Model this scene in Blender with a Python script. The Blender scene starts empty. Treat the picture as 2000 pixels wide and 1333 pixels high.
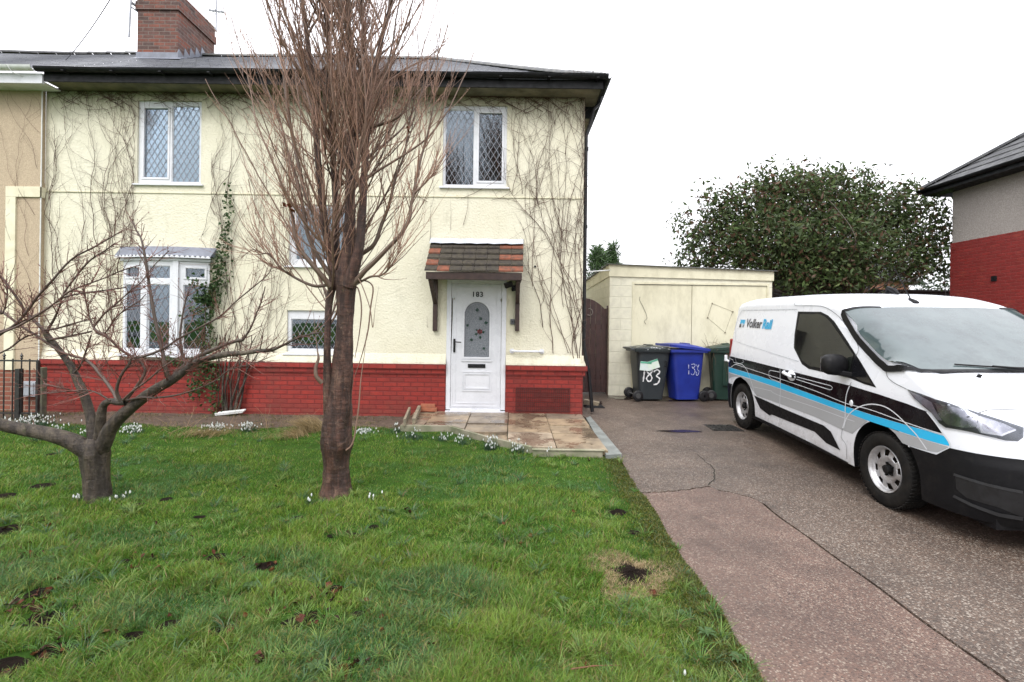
import bpy, bmesh, math, random
import numpy as np
from mathutils import Vector, Matrix, noise
from mathutils.bvhtree import BVHTree
random.seed(7); RNG = np.random.default_rng(11)
SC = bpy.context.scene; COL = SC.collection
# ------------------------------------------------------------------ camera
F, ROLL, CH = 940.0, 0.0135, 1.6          # focal length in photo pixels, roll, eye height
CX, CY = 1000.0, 631.0
def ray(px, py):
    u, v = px - CX, py - CY; c, s = math.cos(ROLL), math.sin(ROLL)
    return (u*c + v*s)/F, (-v*c + u*s)/F
def at(px, py, Y):
    a, b = ray(px, py); return Vector((a*Y, Y, CH + b*Y))
def atz(px, py, z=0.0):
    a, b = ray(px, py); Y = (z - CH)/b; return Vector((a*Y, Y, z))
def drive_z(Y):
    return max(0.0, min(.14, (Y - 4.1)*.025)) + .008
def atd(px, py):
    p = atz(px, py, 0.0)
    for _ in range(6): p = atz(px, py, drive_z(p.y))
    return p
cam = bpy.data.cameras.new('camera'); co = bpy.data.objects.new('camera', cam); COL.objects.link(co)
co.matrix_world = Matrix.Translation((0, 0, CH)) @ Matrix.Rotation(math.pi/2, 4, 'X') @ Matrix.Rotation(ROLL, 4, 'Z')
cam.sensor_width = 36; cam.lens = F/2000*36; cam.shift_y = -(666.5 - CY)/2000
cam.clip_start = .05; cam.clip_end = 2000
SC.camera = co
# ------------------------------------------------------------------ helpers
def link(name, me, parent=None):
    o = bpy.data.objects.new(name, me); COL.objects.link(o)
    if parent is not None: o.parent = parent
    return o
def tag(o, label=None, cat=None, group=None, kind=None):
    for k, v in (('label', label), ('category', cat), ('group', group), ('kind', kind)):
        if v: o[k] = v
    return o
def empty(name, loc=(0, 0, 0), rz=0, **kw):
    o = bpy.data.objects.new(name, None); COL.objects.link(o)
    o.location = loc; o.rotation_euler = (0, 0, rz); o.empty_display_size = .1
    return tag(o, **kw)
def copy_tree(o, parent=None):
    c = o.copy(); COL.objects.link(c)
    if parent is not None: c.parent = parent
    for ch in list(o.children): copy_tree(ch, c)
    return c
class MB:
    """collects geometry, links it as one mesh"""
    def __init__(s, M=None): s.v = []; s.f = []; s.M = M or Matrix(); s.mi = []; s.cur = 0
    def add(s, vs, fs):
        n = len(s.v); M = s.M
        s.v += [tuple(M @ Vector(p)) for p in vs]; s.f += [tuple(i + n for i in f) for f in fs]; s.mi += [s.cur]*len(fs); return s
    def box(s, x0, x1, y0, y1, z0, z1):
        return s.add([(x0,y0,z0),(x1,y0,z0),(x1,y1,z0),(x0,y1,z0),(x0,y0,z1),(x1,y0,z1),(x1,y1,z1),(x0,y1,z1)],
                     [(0,3,2,1),(4,5,6,7),(0,1,5,4),(1,2,6,5),(2,3,7,6),(3,0,4,7)])
    def bar(s, a, b, w, h=None, up=(0,0,1)):
        a, b = Vector(a), Vector(b); h = h or w; d = (b - a).normalized(); up = Vector(up)
        if abs(d.dot(up)) > .97: up = Vector((0,1,0))
        x = d.cross(up).normalized(); y = x.cross(d).normalized(); q = []
        for p in (a, b):
            for sx, sy in ((-1,-1),(1,-1),(1,1),(-1,1)): q.append(p + x*sx*w/2 + y*sy*h/2)
        return s.add(q, [(0,1,2,3),(7,6,5,4),(0,4,5,1),(1,5,6,2),(2,6,7,3),(3,7,4,0)])
    def tube(s, pts, r, n=8, cap=True):
        pts = [Vector(p) for p in pts]; k = len(pts)
        rs = r if hasattr(r, '__len__') else [r]*k
        vs = []; fs = []; ref = None
        for i, p in enumerate(pts):
            t = (pts[min(i+1,k-1)] - pts[max(i-1,0)]).normalized()
            if ref is None: ref = t.orthogonal().normalized()
            ref = (ref - t*ref.dot(t)).normalized(); w = t.cross(ref)
            for j in range(n):
                a = 2*math.pi*j/n; vs.append(p + (ref*math.cos(a) + w*math.sin(a))*rs[i])
        for i in range(k-1):
            for j in range(n):
                fs.append((i*n+j, i*n+(j+1)%n, (i+1)*n+(j+1)%n, (i+1)*n+j))
        if cap: fs.append(tuple(range(n-1,-1,-1))); fs.append(tuple((k-1)*n+j for j in range(n)))
        return s.add(vs, fs)
    def lathe(s, prof, n=32, axis='z', cap=False):
        vs = []; fs = []; k = len(prof)
        for r, h in prof:
            for j in range(n):
                a = 2*math.pi*j/n; c, d = r*math.cos(a), r*math.sin(a)
                vs.append((c,d,h) if axis == 'z' else ((c,h,d) if axis == 'y' else (h,c,d)))
        for i in range(k-1):
            for j in range(n): fs.append((i*n+j, i*n+(j+1)%n, (i+1)*n+(j+1)%n, (i+1)*n+j))
        if cap: fs.append(tuple(range(n-1,-1,-1))); fs.append(tuple((k-1)*n+j for j in range(n)))
        return s.add(vs, fs)
    def prism(s, poly, d):                       # poly: list of 3D points, d: extrusion vector
        n = len(poly); d = Vector(d); P = [Vector(p) for p in poly]
        fs = [tuple(range(n)), tuple(range(2*n-1, n-1, -1))]
        for i in range(n): fs.append((i, i+n, (i+1)%n+n, (i+1)%n))
        return s.add(P + [p + d for p in P], fs)
    def build(s, name, mat, parent=None, bevel=0, smooth=False, local=False, angle=40, fixn=True, col=None):
        off = Vector((0,0,0))
        if parent is not None and not local:
            p = parent
            while p is not None: off += Vector(p.location); p = p.parent
        me = bpy.data.meshes.new(name)
        me.from_pydata([(v[0]-off.x, v[1]-off.y, v[2]-off.z) for v in s.v], [], s.f); 
        if fixn:
            bm = bmesh.new(); bm.from_mesh(me); bmesh.ops.recalc_face_normals(bm, faces=bm.faces); bm.to_mesh(me); bm.free()
        for m_ in (mat if isinstance(mat, (list, tuple)) else [mat]): me.materials.append(m_)
        if isinstance(mat, (list, tuple)) and len(s.mi) == len(me.polygons): me.polygons.foreach_set('material_index', s.mi)
        if smooth:
            me.shade_smooth(); me.set_sharp_from_angle(angle=math.radians(angle))
        o = link(name, me, parent)
        if bevel:
            m = o.modifiers.new('bevel', 'BEVEL'); m.width = bevel; m.segments = 2; m.limit_method = 'ANGLE'; m.angle_limit = math.radians(35)
        return o
def tubes_mesh(paths, sides=5):
    """many tapering tubes as numpy arrays: paths = [(pts(n,3), radii(n))]"""
    V = []; Fc = []; base = 0; ang = np.arange(sides)*2*np.pi/sides; ca, sa = np.cos(ang), np.sin(ang)
    for pts, r in paths:
        pts = np.asarray(pts, float); r = np.asarray(r, float); n = len(pts)
        t = np.gradient(pts, axis=0); t /= np.linalg.norm(t, axis=1)[:, None] + 1e-9
        ref = np.array([.31, .87, .12]) if abs(t[0, 1]) < .8 else np.array([.9, .1, .2])
        a = np.cross(t, ref); a /= np.linalg.norm(a, axis=1)[:, None] + 1e-9
        b = np.cross(t, a)
        ring = pts[:, None, :] + r[:, None, None]*(a[:, None, :]*ca[None, :, None] + b[:, None, :]*sa[None, :, None])
        V.append(ring.reshape(-1, 3))
        i = np.arange(n-1)[:, None]*sides; j = np.arange(sides)[None, :]; k = (j+1) % sides
        Fc.append(base + np.stack([i+j, i+k, i+sides+k, i+sides+j], -1).reshape(-1, 4)); base += n*sides
    return np.concatenate(V), np.concatenate(Fc)
def np_mesh(name, V, Fc, mat, parent=None, off=None, smooth=True, colr=None, tri=None):
    """V (n,3); Fc (m,k) all the same size"""
    me = bpy.data.meshes.new(name); V = np.asarray(V, np.float32)
    if off is not None: V = V - np.asarray(off, np.float32)
    k = Fc.shape[1]; m = len(Fc)
    me.vertices.add(len(V)); me.vertices.foreach_set('co', V.ravel())
    me.loops.add(m*k); me.loops.foreach_set('vertex_index', Fc.astype(np.int32).ravel())
    me.polygons.add(m); me.polygons.foreach_set('loop_start', np.arange(0, m*k, k, dtype=np.int32))
    try: me.polygons.foreach_set('loop_total', np.full(m, k, np.int32))
    except Exception: pass
    if smooth: me.polygons.foreach_set('use_smooth', np.ones(m, bool))
    me.update(calc_edges=True)
    if colr is not None:
        at_ = me.attributes.new('Col', 'FLOAT_COLOR', 'POINT')
        c4 = np.ones((len(V), 4), np.float32); c4[:, :3] = colr; at_.data.foreach_set('color', c4.ravel())
    if mat: me.materials.append(mat)
    return link(name, me, parent)
# ------------------------------------------------------------------ materials
class NT:
    def __init__(s, name):
        s.m = bpy.data.materials.new(name); s.m.use_nodes = True; s.t = s.m.node_tree; s.n = s.t.nodes; s.l = s.t.links
        s.b = s.n['Principled BSDF']; s.out = s.n['Material Output']; s.tc = s.n.new('ShaderNodeTexCoord')
    def lk(s, a, b): s.l.new(a, b)
    def node(s, typ, **kw):
        n = s.n.new(typ)
        for k, v in kw.items():
            if k in n.inputs.keys(): n.inputs[k].default_value = v
            else: setattr(n, k, v)
        return n
    def noise(s, scale, detail=4, rough=.55, vec=None, out='Fac'):
        n = s.n.new('ShaderNodeTexNoise'); n.inputs['Scale'].default_value = scale; n.inputs['Detail'].default_value = detail
        n.inputs['Roughness'].default_value = rough; s.lk(vec or s.tc.outputs['Object'], n.inputs['Vector']); return n.outputs[out]
    def voro(s, scale, feature='F1', out='Distance', vec=None, rnd=1.0):
        n = s.n.new('ShaderNodeTexVoronoi'); n.feature = feature; n.inputs['Scale'].default_value = scale
        n.inputs['Randomness'].default_value = rnd
        s.lk(vec or s.tc.outputs['Object'], n.inputs['Vector']); return n.outputs[out]
    def ramp(s, fac, stops):
        n = s.n.new('ShaderNodeValToRGB'); cr = n.color_ramp
        while len(cr.elements) < len(stops): cr.elements.new(.5)
        for e, (p, c) in zip(cr.elements, stops):
            e.position = p; e.color = (c, c, c, 1) if not hasattr(c, '__len__') else (*c, 1)
        s.lk(fac, n.inputs[0]); return n.outputs[0]
    def mix(s, fac, a, b, mode='MIX'):
        n = s.n.new('ShaderNodeMix'); n.data_type = 'RGBA'; n.blend_type = mode
        for inp, v in ((n.inputs[0], fac), (n.inputs[6], a), (n.inputs[7], b)):
            if hasattr(v, 'is_linked') or hasattr(v, 'links'): s.lk(v, inp)
            elif hasattr(v, '__len__'): inp.default_value = (*v, 1)
            else: inp.default_value = v
        return n.outputs[2]
    def math(s, op, a, b=0.0):
        n = s.n.new('ShaderNodeMath'); n.operation = op
        for inp, v in ((n.inputs[0], a), (n.inputs[1], b)):
            if hasattr(v, 'links'): s.lk(v, inp)
            else: inp.default_value = v
        return n.outputs[0]
    def bump(s, h, strength=.5, dist=.01, normal=None):
        n = s.n.new('ShaderNodeBump'); n.inputs['Strength'].default_value = strength; n.inputs['Distance'].default_value = dist
        s.lk(h, n.inputs['Height'])
        if normal is not None: s.lk(normal, n.inputs['Normal'])
        s.lk(n.outputs[0], s.b.inputs['Normal']); return n.outputs[0]
    def vec(s, scale=(1,1,1), rot=(0,0,0), loc=(0,0,0)):
        n = s.n.new('ShaderNodeMapping'); n.inputs['Scale'].default_value = scale; n.inputs['Rotation'].default_value = rot; n.inputs['Location'].default_value = loc
        s.lk(s.tc.outputs['Object'], n.inputs['Vector']); return n.outputs[0]
    def set(s, col=None, rough=None, **kw):
        for inp, v in (('Base Color', col), ('Roughness', rough)):
            if v is None: continue
            if hasattr(v, 'links'): s.lk(v, s.b.inputs[inp])
            elif hasattr(v, '__len__'): s.b.inputs[inp].default_value = (*v, 1)
            else: s.b.inputs[inp].default_value = v
        for k, v in kw.items(): s.b.inputs[k.replace('_', ' ')].default_value = v
        return s.m
def simple(name, c1, c2=None, rough=.6, scale=8, bump=0.0, bscale=60, bd=.003, metal=0.0, rvar=.15, detail=5, **kw):
    t = NT(name); c2 = c2 or tuple(x*.75 for x in c1)
    f = t.noise(scale, detail); col = t.mix(t.ramp(f, [(.35, 0.), (.65, 1.)]), c1, c2)
    rr = t.ramp(t.noise(scale*1.7, 3), [(.3, max(0, rough-rvar)), (.7, min(1, rough+rvar))])
    t.set(col, rr, Metallic=metal, **kw)
    if bump: t.bump(t.noise(bscale, 4), bump, bd)
    return t.m
MT = {}
MT['upvc'] = simple('white_upvc', (.69,.70,.73), (.62,.63,.66), .3, 3)
MT['upvc_dirty'] = simple('weathered_upvc', (.74,.75,.75), (.58,.60,.56), .4, 5)
MT['black_plastic'] = simple('black_plastic', (.008,.008,.009), (.018,.018,.020), .42, 9, .15, 120, .001, Specular_IOR_Level=.3)
MT['black_paint'] = simple('black_weathered_paint', (.006,.006,.007), (.015,.016,.017), .55, 7, .3, 40, Specular_IOR_Level=.2)
MT['black_iron'] = simple('black_iron_paint', (.012,.012,.012), (.03,.028,.026), .4, 20)
MT['dark_wood'] = simple('dark_stained_wood', (.030,.016,.014), (.055,.030,.024), .5, 12, .4, 60)
MT['gate_wood'] = simple('brown_gate_wood', (.035,.014,.012), (.06,.024,.02), .5, 9, .4, 60)
MT['lead'] = simple('grey_lead', (.20,.215,.26), (.14,.15,.18), .5, 6, .4, 25)
MT['white_flash'] = simple('painted_flashing', (.55,.58,.64), (.42,.45,.50), .4, 7, .5, 30, .004)
MT['room'] = simple('room_dark', (.05,.048,.045), (.02,.02,.02), .9, 3)
MT['came'] = simple('lead_came', (.25,.26,.29), (.20,.21,.24), .5, 10)
MT['blind'] = simple('pale_blue_blind', (.40,.47,.52), (.34,.42,.47), .8, 3)
MT['timber'] = simple('weathered_timber', (.30,.25,.17), (.16,.14,.10), .8, 14, .5, 70)
MT['concrete'] = simple('mossy_concrete', (.30,.27,.20), (.16,.17,.10), .85, 6, .5, 60)
MT['slab_grey'] = simple('grey_slab', (.20,.215,.20), (.13,.14,.13), .6, 5, .4, 50)
MT['terracotta'] = simple('terracotta', (.36,.12,.06), (.24,.09,.05), .7, 10, .4, 60)
MT['metal_grey'] = simple('galvanised_grey', (.33,.34,.36), (.22,.23,.25), .4, 9, metal=.5)
MT['grey_plastic'] = simple('grey_plastic', (.36,.38,.41), (.30,.32,.35), .5, 6)
MT['cream_trim'] = simple('cream_trim', (.72,.69,.52), (.62,.58,.42), .7, 5, .3, 90)
def glass_mat(name, tint=(1,1,1), boost=2.6, rough=.02, wob=.15):
    t = NT(name); n, l = t.n, t.l
    tr = n.new('ShaderNodeBsdfTransparent'); tr.inputs[0].default_value = (*tint, 1)
    gl = n.new('ShaderNodeBsdfGlossy'); gl.inputs['Roughness'].default_value = rough; gl.inputs[0].default_value = (.82,.91,1,1)
    fr = n.new('ShaderNodeFresnel'); fr.inputs[0].default_value = 1.5
    bp = n.new('ShaderNodeBump'); bp.inputs['Strength'].default_value = wob; bp.inputs['Distance'].default_value = .01
    t.lk(t.noise(2.5, 1), bp.inputs['Height']); t.lk(bp.outputs[0], gl.inputs['Normal']); 
    m = t.math('MINIMUM', t.math('MULTIPLY', fr.outputs[0], boost), 1.0)
    mx = n.new('ShaderNodeMixShader'); t.lk(m, mx.inputs[0]); t.lk(tr.outputs[0], mx.inputs[1]); t.lk(gl.outputs[0], mx.inputs[2])
    t.lk(mx.outputs[0], t.out.inputs[0]); return t.m
MT['glass'] = glass_mat('window_glass', (.8,.86,.88))
MT['glass_clear'] = glass_mat('clear_lens', (.96,.97,.98), 1.6)
# cream roughcast
def roughcast(name, c1, c2, dirt, grain=48, bs=.9, bd=.012, pebble=None, eaves=.75):
    t = NT(name)
    col = t.mix(t.ramp(t.noise(1.1, 6), [(.35, 0.), (.7, 1.)]), c1, c2)
    sep = t.n.new('ShaderNodeSeparateXYZ'); t.lk(t.tc.outputs['Object'], sep.inputs[0])
    # damp streaks: algae and dirt that grow below the eaves and above the plinth
    st = t.noise(3.0, 6, .7, t.vec((2.6, 1, .35)))
    hi = t.n.new('ShaderNodeMapRange'); t.lk(sep.outputs[2], hi.inputs[0])
    hi.inputs[1].default_value = 4.75; hi.inputs[2].default_value = 5.35
    top = t.math('MULTIPLY', hi.outputs[0], t.ramp(st, [(.25, .25), (.6, 1.)]))
    lo = t.n.new('ShaderNodeMapRange'); t.lk(sep.outputs[2], lo.inputs[0]); lo.inputs[1].default_value = 1.15; lo.inputs[2].default_value = .85
    low = t.math('MULTIPLY', lo.outputs[0], t.ramp(st, [(.4, 0.), (.75, .6)]))
    col = t.mix(t.math('MULTIPLY', t.math('MAXIMUM', top, low), eaves), col, dirt)
    col = t.mix(t.ramp(t.noise(2.2, 7, .75, t.vec((1.5,1,.5))), [(.55, 0.), (.8, .35)]), col, dirt)
    col = t.mix(t.ramp(t.noise(1.4, 8, .8, t.vec((5,1,.45), (0,0,0), (3,0,7))), [(.56, 0.), (.78, .5)]), col, tuple(k*.55 for k in c2))
    if pebble:
        col = t.mix(t.ramp(t.voro(90, out='Color'), [(.3, 0.), (.6, .8)]), col, pebble)
    t.set(col, .88)
    h = t.mix(.5, t.noise(grain, 3, .6), t.voro(grain*.8, 'SMOOTH_F1'))
    t.bump(h, bs, bd); return t.m
MT['cream'] = roughcast('cream_roughcast', (.71,.68,.545), (.655,.62,.475), (.19,.18,.10), 46, 1.0, .012)
MT['beige'] = roughcast('beige_pebbledash', (.50,.40,.28), (.46,.37,.26), (.27,.22,.13), 60, .8, .008, (.38,.30,.21))
MT['grey_dash'] = roughcast('grey_pebbledash', (.42,.385,.35), (.37,.335,.305), (.24,.22,.20), 70, .9, .01, (.26,.235,.215), .1)
MT['shed_cream'] = simple('cream_masonry_paint', (.66,.64,.50), (.58,.55,.40), .8, 2.5, .3, 60)
MT['shed_board'] = NT('cream_board_paint')
t = MT['shed_board']; c = t.mix(t.ramp(t.noise(1.8, 8, .7, t.vec((1.6,1,.7))), [(.45, 0.), (.75, 1.)]), (.66,.63,.47), (.47,.44,.31))
c = t.mix(t.ramp(t.noise(26, 4, .7, t.vec((3,1,.6))), [(.62, 0.), (.72, .5)]), c, (.35,.34,.26)); t.set(c, .75); t.bump(t.noise(45, 5), .4, .004); MT['shed_board'] = t.m
def brick_mat(name, cols, mortar, bw=.225, rh=.075, ms=.010, bump=.8, axis='xz', rough=.6, patches=None, mortar_show=1.0):
    t = NT(name)
    cb = t.n.new('ShaderNodeCombineXYZ'); sp = t.n.new('ShaderNodeSeparateXYZ'); t.lk(t.tc.outputs['Object'], sp.inputs[0])
    xy = t.math('ADD', sp.outputs[0], sp.outputs[1]) if axis == 'sum' else sp.outputs[{'xz':0,'yz':1}[axis]]
    t.lk(xy, cb.inputs[0]); t.lk(sp.outputs[2], cb.inputs[1])
    b = t.n.new('ShaderNodeTexBrick'); t.lk(cb.outputs[0], b.inputs['Vector']); b.inputs['Scale'].default_value = 1
    b.inputs['Brick Width'].default_value = bw; b.inputs['Row Height'].default_value = rh; b.inputs['Mortar Size'].default_value = ms
    b.inputs['Mortar Smooth'].default_value = .3; b.inputs['Bias'].default_value = 0
    b.inputs['Color1'].default_value = (0,0,0,1); b.inputs['Color2'].default_value = (1,1,1,1); b.inputs['Mortar'].default_value = (.5,.5,.5,1)
    r = t.ramp(b.outputs['Color'], [(i/(len(cols)-1), c) for i, c in enumerate(cols)])
    r = t.mix(t.ramp(t.noise(9, 5), [(.4, 0.), (.7, .5)]), r, tuple(x*.7 for x in cols[0]))
    if axis == 'xz':                                # soil splashed up from the bed
        zz = t.n.new('ShaderNodeMapRange'); t.lk(sp.outputs[2], zz.inputs[0]); zz.inputs[1].default_value = .34; zz.inputs[2].default_value = .0
        r = t.mix(t.math('MULTIPLY', zz.outputs[0], t.ramp(t.noise(6, 7, .8), [(.35, .15), (.65, .85)])), r, (.10,.045,.030)); r = t.mix(t.ramp(t.noise(3.1, 8, .8, t.vec((1,1,2.5))), [(.60, 0.), (.72, .55)]), r, (.30,.10,.085))
    if patches: r = t.mix(t.ramp(t.noise(2.2, 5, .7), [(.56, 0.), (.68, .8)]), r, patches)
    mm = t.math('MULTIPLY', b.outputs['Fac'], mortar_show) if not hasattr(mortar_show, 'links') else b.outputs['Fac']
    col = t.mix(mm, r, mortar)
    t.set(col, t.ramp(t.noise(14, 3), [(.3, rough-.15), (.7, rough+.15)]))
    h = t.math('ADD', t.math('MULTIPLY', b.outputs['Fac'], -1.0), t.math('MULTIPLY', t.noise(40, 4), .35))
    t.bump(h, bump, .006); return t.m
MT['red_brick'] = brick_mat('red_painted_brick', [(.22,.016,.011),(.29,.024,.015),(.17,.018,.012)], (.15,.013,.010), patches=(.14,.030,.018), ms=.010)
MT['chimney_brick'] = brick_mat('chimney_brick', [(.060,.034,.028),(.115,.048,.036),(.20,.060,.035),(.085,.048,.042)], (.13,.095,.08), axis='sum', rough=.8)
MT['plain_brick'] = brick_mat('brown_red_brick', [(.17,.055,.035),(.25,.08,.045)], (.26,.18,.13), axis='sum', rough=.8)
MT['side_brick'] = brick_mat('worn_red_painted_brick', [(.20,.018,.015),(.25,.022,.018)], (.20,.030,.024), axis='yz', rough=.7, patches=(.27,.05,.03))
_m = MT['side_brick'].node_tree
# slate
def slate(name, c1, c2, w=.25, h=.20, r0=.18, r1=.5):
    t = NT(name); b = t.n.new('ShaderNodeTexBrick'); t.lk(t.tc.outputs['Object'], b.inputs['Vector'])
    b.inputs['Scale'].default_value = 1; b.inputs['Brick Width'].default_value = w; b.inputs['Row Height'].default_value = h; b.inputs['Mortar Size'].default_value = .004
    b.inputs['Color1'].default_value = (*c1, 1); b.inputs['Color2'].default_value = (*c2, 1); b.inputs['Mortar'].default_value = (.01,.01,.012,1)
    col = t.mix(t.ramp(t.noise(6, 6, .7), [(.5, 0.), (.75, .6)]), b.outputs['Color'], (.12,.13,.11))
    t.set(col, t.ramp(t.noise(5, 4), [(.3, r0), (.7, r1)])); t.bump(t.math('MULTIPLY', b.outputs['Fac'], -1.0), .7, .006); return t.m
MT['slate'] = slate('wet_slate', (.055,.06,.075), (.10,.105,.125))
MT['conc_tile'] = slate('dark_concrete_tile', (.018,.019,.022), (.032,.033,.036), .3, .3, .5, .8)
MT['canopy_tile'] = simple('mossy_canopy_tile', (.030,.024,.021), (.062,.052,.034), .85, 16, .8, 90, .005)
MT['canopy_orange'] = simple('orange_canopy_tile', (.23,.070,.035), (.11,.05,.032), .8, 16, .6, 90, .004)
# bark
def bark(name, c1, c2, c3, sc=(8,8,40), bumpd=.012, spots=None):
    t = NT(name)
    v = t.vec(sc); n1 = t.noise(1, 6, .7, v); n2 = t.noise(2.2, 6, .7)
    col = t.mix(t.ramp(n1, [(.38, 0.), (.62, 1.)]), c1, c2); col = t.mix(t.ramp(n2, [(.52, 0.), (.68, .85)]), col, c3)
    if spots: col = t.mix(t.ramp(t.noise(9, 5, .8), [(.62, 0.), (.70, .9)]), col, spots)
    v2 = t.vec((17,17,2.2)); n3 = t.noise(1, 7, .75, v2); n4 = t.noise(11, 7, .8)
    col = t.mix(t.ramp(n3, [(.44, 0.), (.56, .8)]), col, tuple(k*.38 for k in c1)); col = t.mix(t.ramp(n4, [(.55, 0.), (.66, .55)]), col, c3)
    t.set(col, t.ramp(n2, [(.3, .28), (.7, .75)])); t.bump(t.math('ADD', t.math('MULTIPLY', n1, .3), t.math('ADD', t.math('MULTIPLY', n3, -1.7), t.math('MULTIPLY', n4, .9))), 1.0, bumpd*1.3); return t.m
MT['bark_cherry'] = bark('dark_red_bark', (.046,.019,.012), (.118,.053,.034), (.23,.145,.10), (7,7,55), .016, (.26,.24,.10))
MT['bark_apple'] = bark('apple_bark', (.045,.031,.021), (.085,.064,.045), (.15,.125,.09), (8,8,60), .012, (.10,.10,.04))
def attr_mat(name, rough=.5, transl=.0, spec=.4, vary=.25, nscale=20):
    t = NT(name); a = t.n.new('ShaderNodeAttribute'); a.attribute_name = 'Col'
    col = t.mix(t.math('MULTIPLY', t.noise(nscale, 3), vary), a.outputs['Color'], (.02,.02,.01))
    t.set(col, rough); t.b.inputs['Specular IOR Level'].default_value = spec
    if transl:
        tr = t.n.new('ShaderNodeBsdfTranslucent'); t.lk(col, tr.inputs[0]); mx = t.n.new('ShaderNodeMixShader'); mx.inputs[0].default_value = transl
        t.lk(t.b.outputs[0], mx.inputs[1]); t.lk(tr.outputs[0], mx.inputs[2]); t.lk(mx.outputs[0], t.out.inputs[0])
    return t.m
MT['blades'] = attr_mat('grass_blades', .40, .4, .42)
MT['leaf'] = attr_mat('leaf_surface', .5, .3, .28)
MT['twig'] = attr_mat('twig_bark', .5, 0, .4)
MT['petal'] = attr_mat('petal', .5, .3, .3, .02)
MT['litter'] = attr_mat('leaf_litter', .45, .1, .5, .4, 40)
# ================================================================== HOUSE
YW = 7.93
def wp(px, py, Y=YW):
    p = at(px, py, Y); return p.x, p.z
XL, XR = wp(86, 500)[0], 1.155
ZE = 5.36                               # top of wall under the soffit
YB = 13.57
house = empty('house', (XL, YW, 0), label='cream rendered semi-detached house with red painted brick base and white front door', cat='house')
def R4(px0, py0, px1, py1):            # pixel rectangle on the facade -> x0,x1,z0,z1
    x0, z1 = wp(px0, (py0+py1)/2)[0], wp((px0+px1)/2, py0)[1]; x1, z0 = wp(px1, (py0+py1)/2)[0], wp((px0+px1)/2, py1)[1]
    return x0, x1, z0, z1
O_UL = R4(268, 197, 393, 360); O_UR = R4(865, 206, 990, 366); O_ST = R4(564, 400, 686, 520)
O_SM = R4(560, 607, 686, 691); O_BAY = R4(246, 508, 408, 693); O_DOOR = R4(872, 545, 988, 798)
ZP = wp(600, 708)[1]                    # top of brick base
PATZ = .13
def wall_sheet(mb, xs0, xs1, z0, z1, y, holes, rev=.12):
    xs = sorted({xs0, xs1, *[h[0] for h in holes], *[h[1] for h in holes]}); xs = [x for x in xs if xs0 <= x <= xs1]
    zs = sorted({z0, z1, *[h[2] for h in holes], *[h[3] for h in holes]}); zs = [z for z in zs if z0 <= z <= z1]
    for i in range(len(xs)-1):
        for j in range(len(zs)-1):
            cx, cz = (xs[i]+xs[i+1])/2, (zs[j]+zs[j+1])/2
            if any(h[0] < cx < h[1] and h[2] < cz < h[3] for h in holes): continue
            mb.add([(xs[i],y,zs[j]),(xs[i+1],y,zs[j]),(xs[i+1],y,zs[j+1]),(xs[i],y,zs[j+1])], [(0,1,2,3)])
    for h in holes:
        a, b, c, d = h; c2 = max(c, z0); d2 = min(d, z1)
        if c2 >= d2: continue
        mb.add([(a,y,c2),(a,y+rev,c2),(a,y+rev,d2),(a,y,d2)], [(0,1,2,3)]); mb.add([(b,y,c2),(b,y+rev,c2),(b,y+rev,d2),(b,y,d2)], [(3,2,1,0)])
        if d <= z1: mb.add([(a,y,d),(b,y,d),(b,y+rev,d),(a,y+rev,d)], [(0,1,2,3)])
        if c >= z0: mb.add([(a,y,c),(b,y,c),(b,y+rev,c),(a,y+rev,c)], [(3,2,1,0)])
mb = MB(); wall_sheet(mb, XL, XR, ZP, ZE, YW, [O_UL, O_UR, O_ST, O_SM, O_BAY, O_DOOR])
mb.add([(XR,YW,ZP),(XR,YB,ZP),(XR,YB,ZE),(XR,YW,ZE)], [(0,1,2,3)]); mb.add([(XL,YB,0),(XR,YB,0),(XR,YB,ZE),(XL,YB,ZE)], [(3,2,1,0)])
wall = mb.build('render_wall', MT['cream'], house, fixn=False)
# bell-cast flare and the band above the bricks
mb = MB()
for a, b in ((XL, O_BAY[0]-.05), (O_BAY[1]+.05, O_DOOR[0]-.002), (O_DOOR[1]+.002, XR+.03)):
    P = [(a,YW-.002,ZP+.17),(a,YW-.055,ZP+.03),(a,YW-.06,ZP+.003),(a,YW+.01,ZP+.003)]
    mb.prism(P, (b-a,0,0))
P = [(XR+.002,YW-.05,ZP+.17),(XR+.06,YW-.055,ZP+.03),(XR+.06,YW-.055,ZP+.003),(XR-.03,YW-.05,ZP+.003)]
mb.prism(P, (0,3,0)); mb.build('render_flare', MT['cream'], house)
# thin string line between the floors
zs = wp(600, 381)[1]; mb = MB(); mb.box(XL, XR, YW-.014, YW+.01, zs-.008, zs+.008)
for px in (835, 893, 992, 1041, 1091, 1120): x = wp(px, 383)[0]; mb.box(x-.012, x+.012, YW-.022, YW-.004, zs-.016, zs+.03)
mb.build('string_course', MT['cream_trim'], house)
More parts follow.
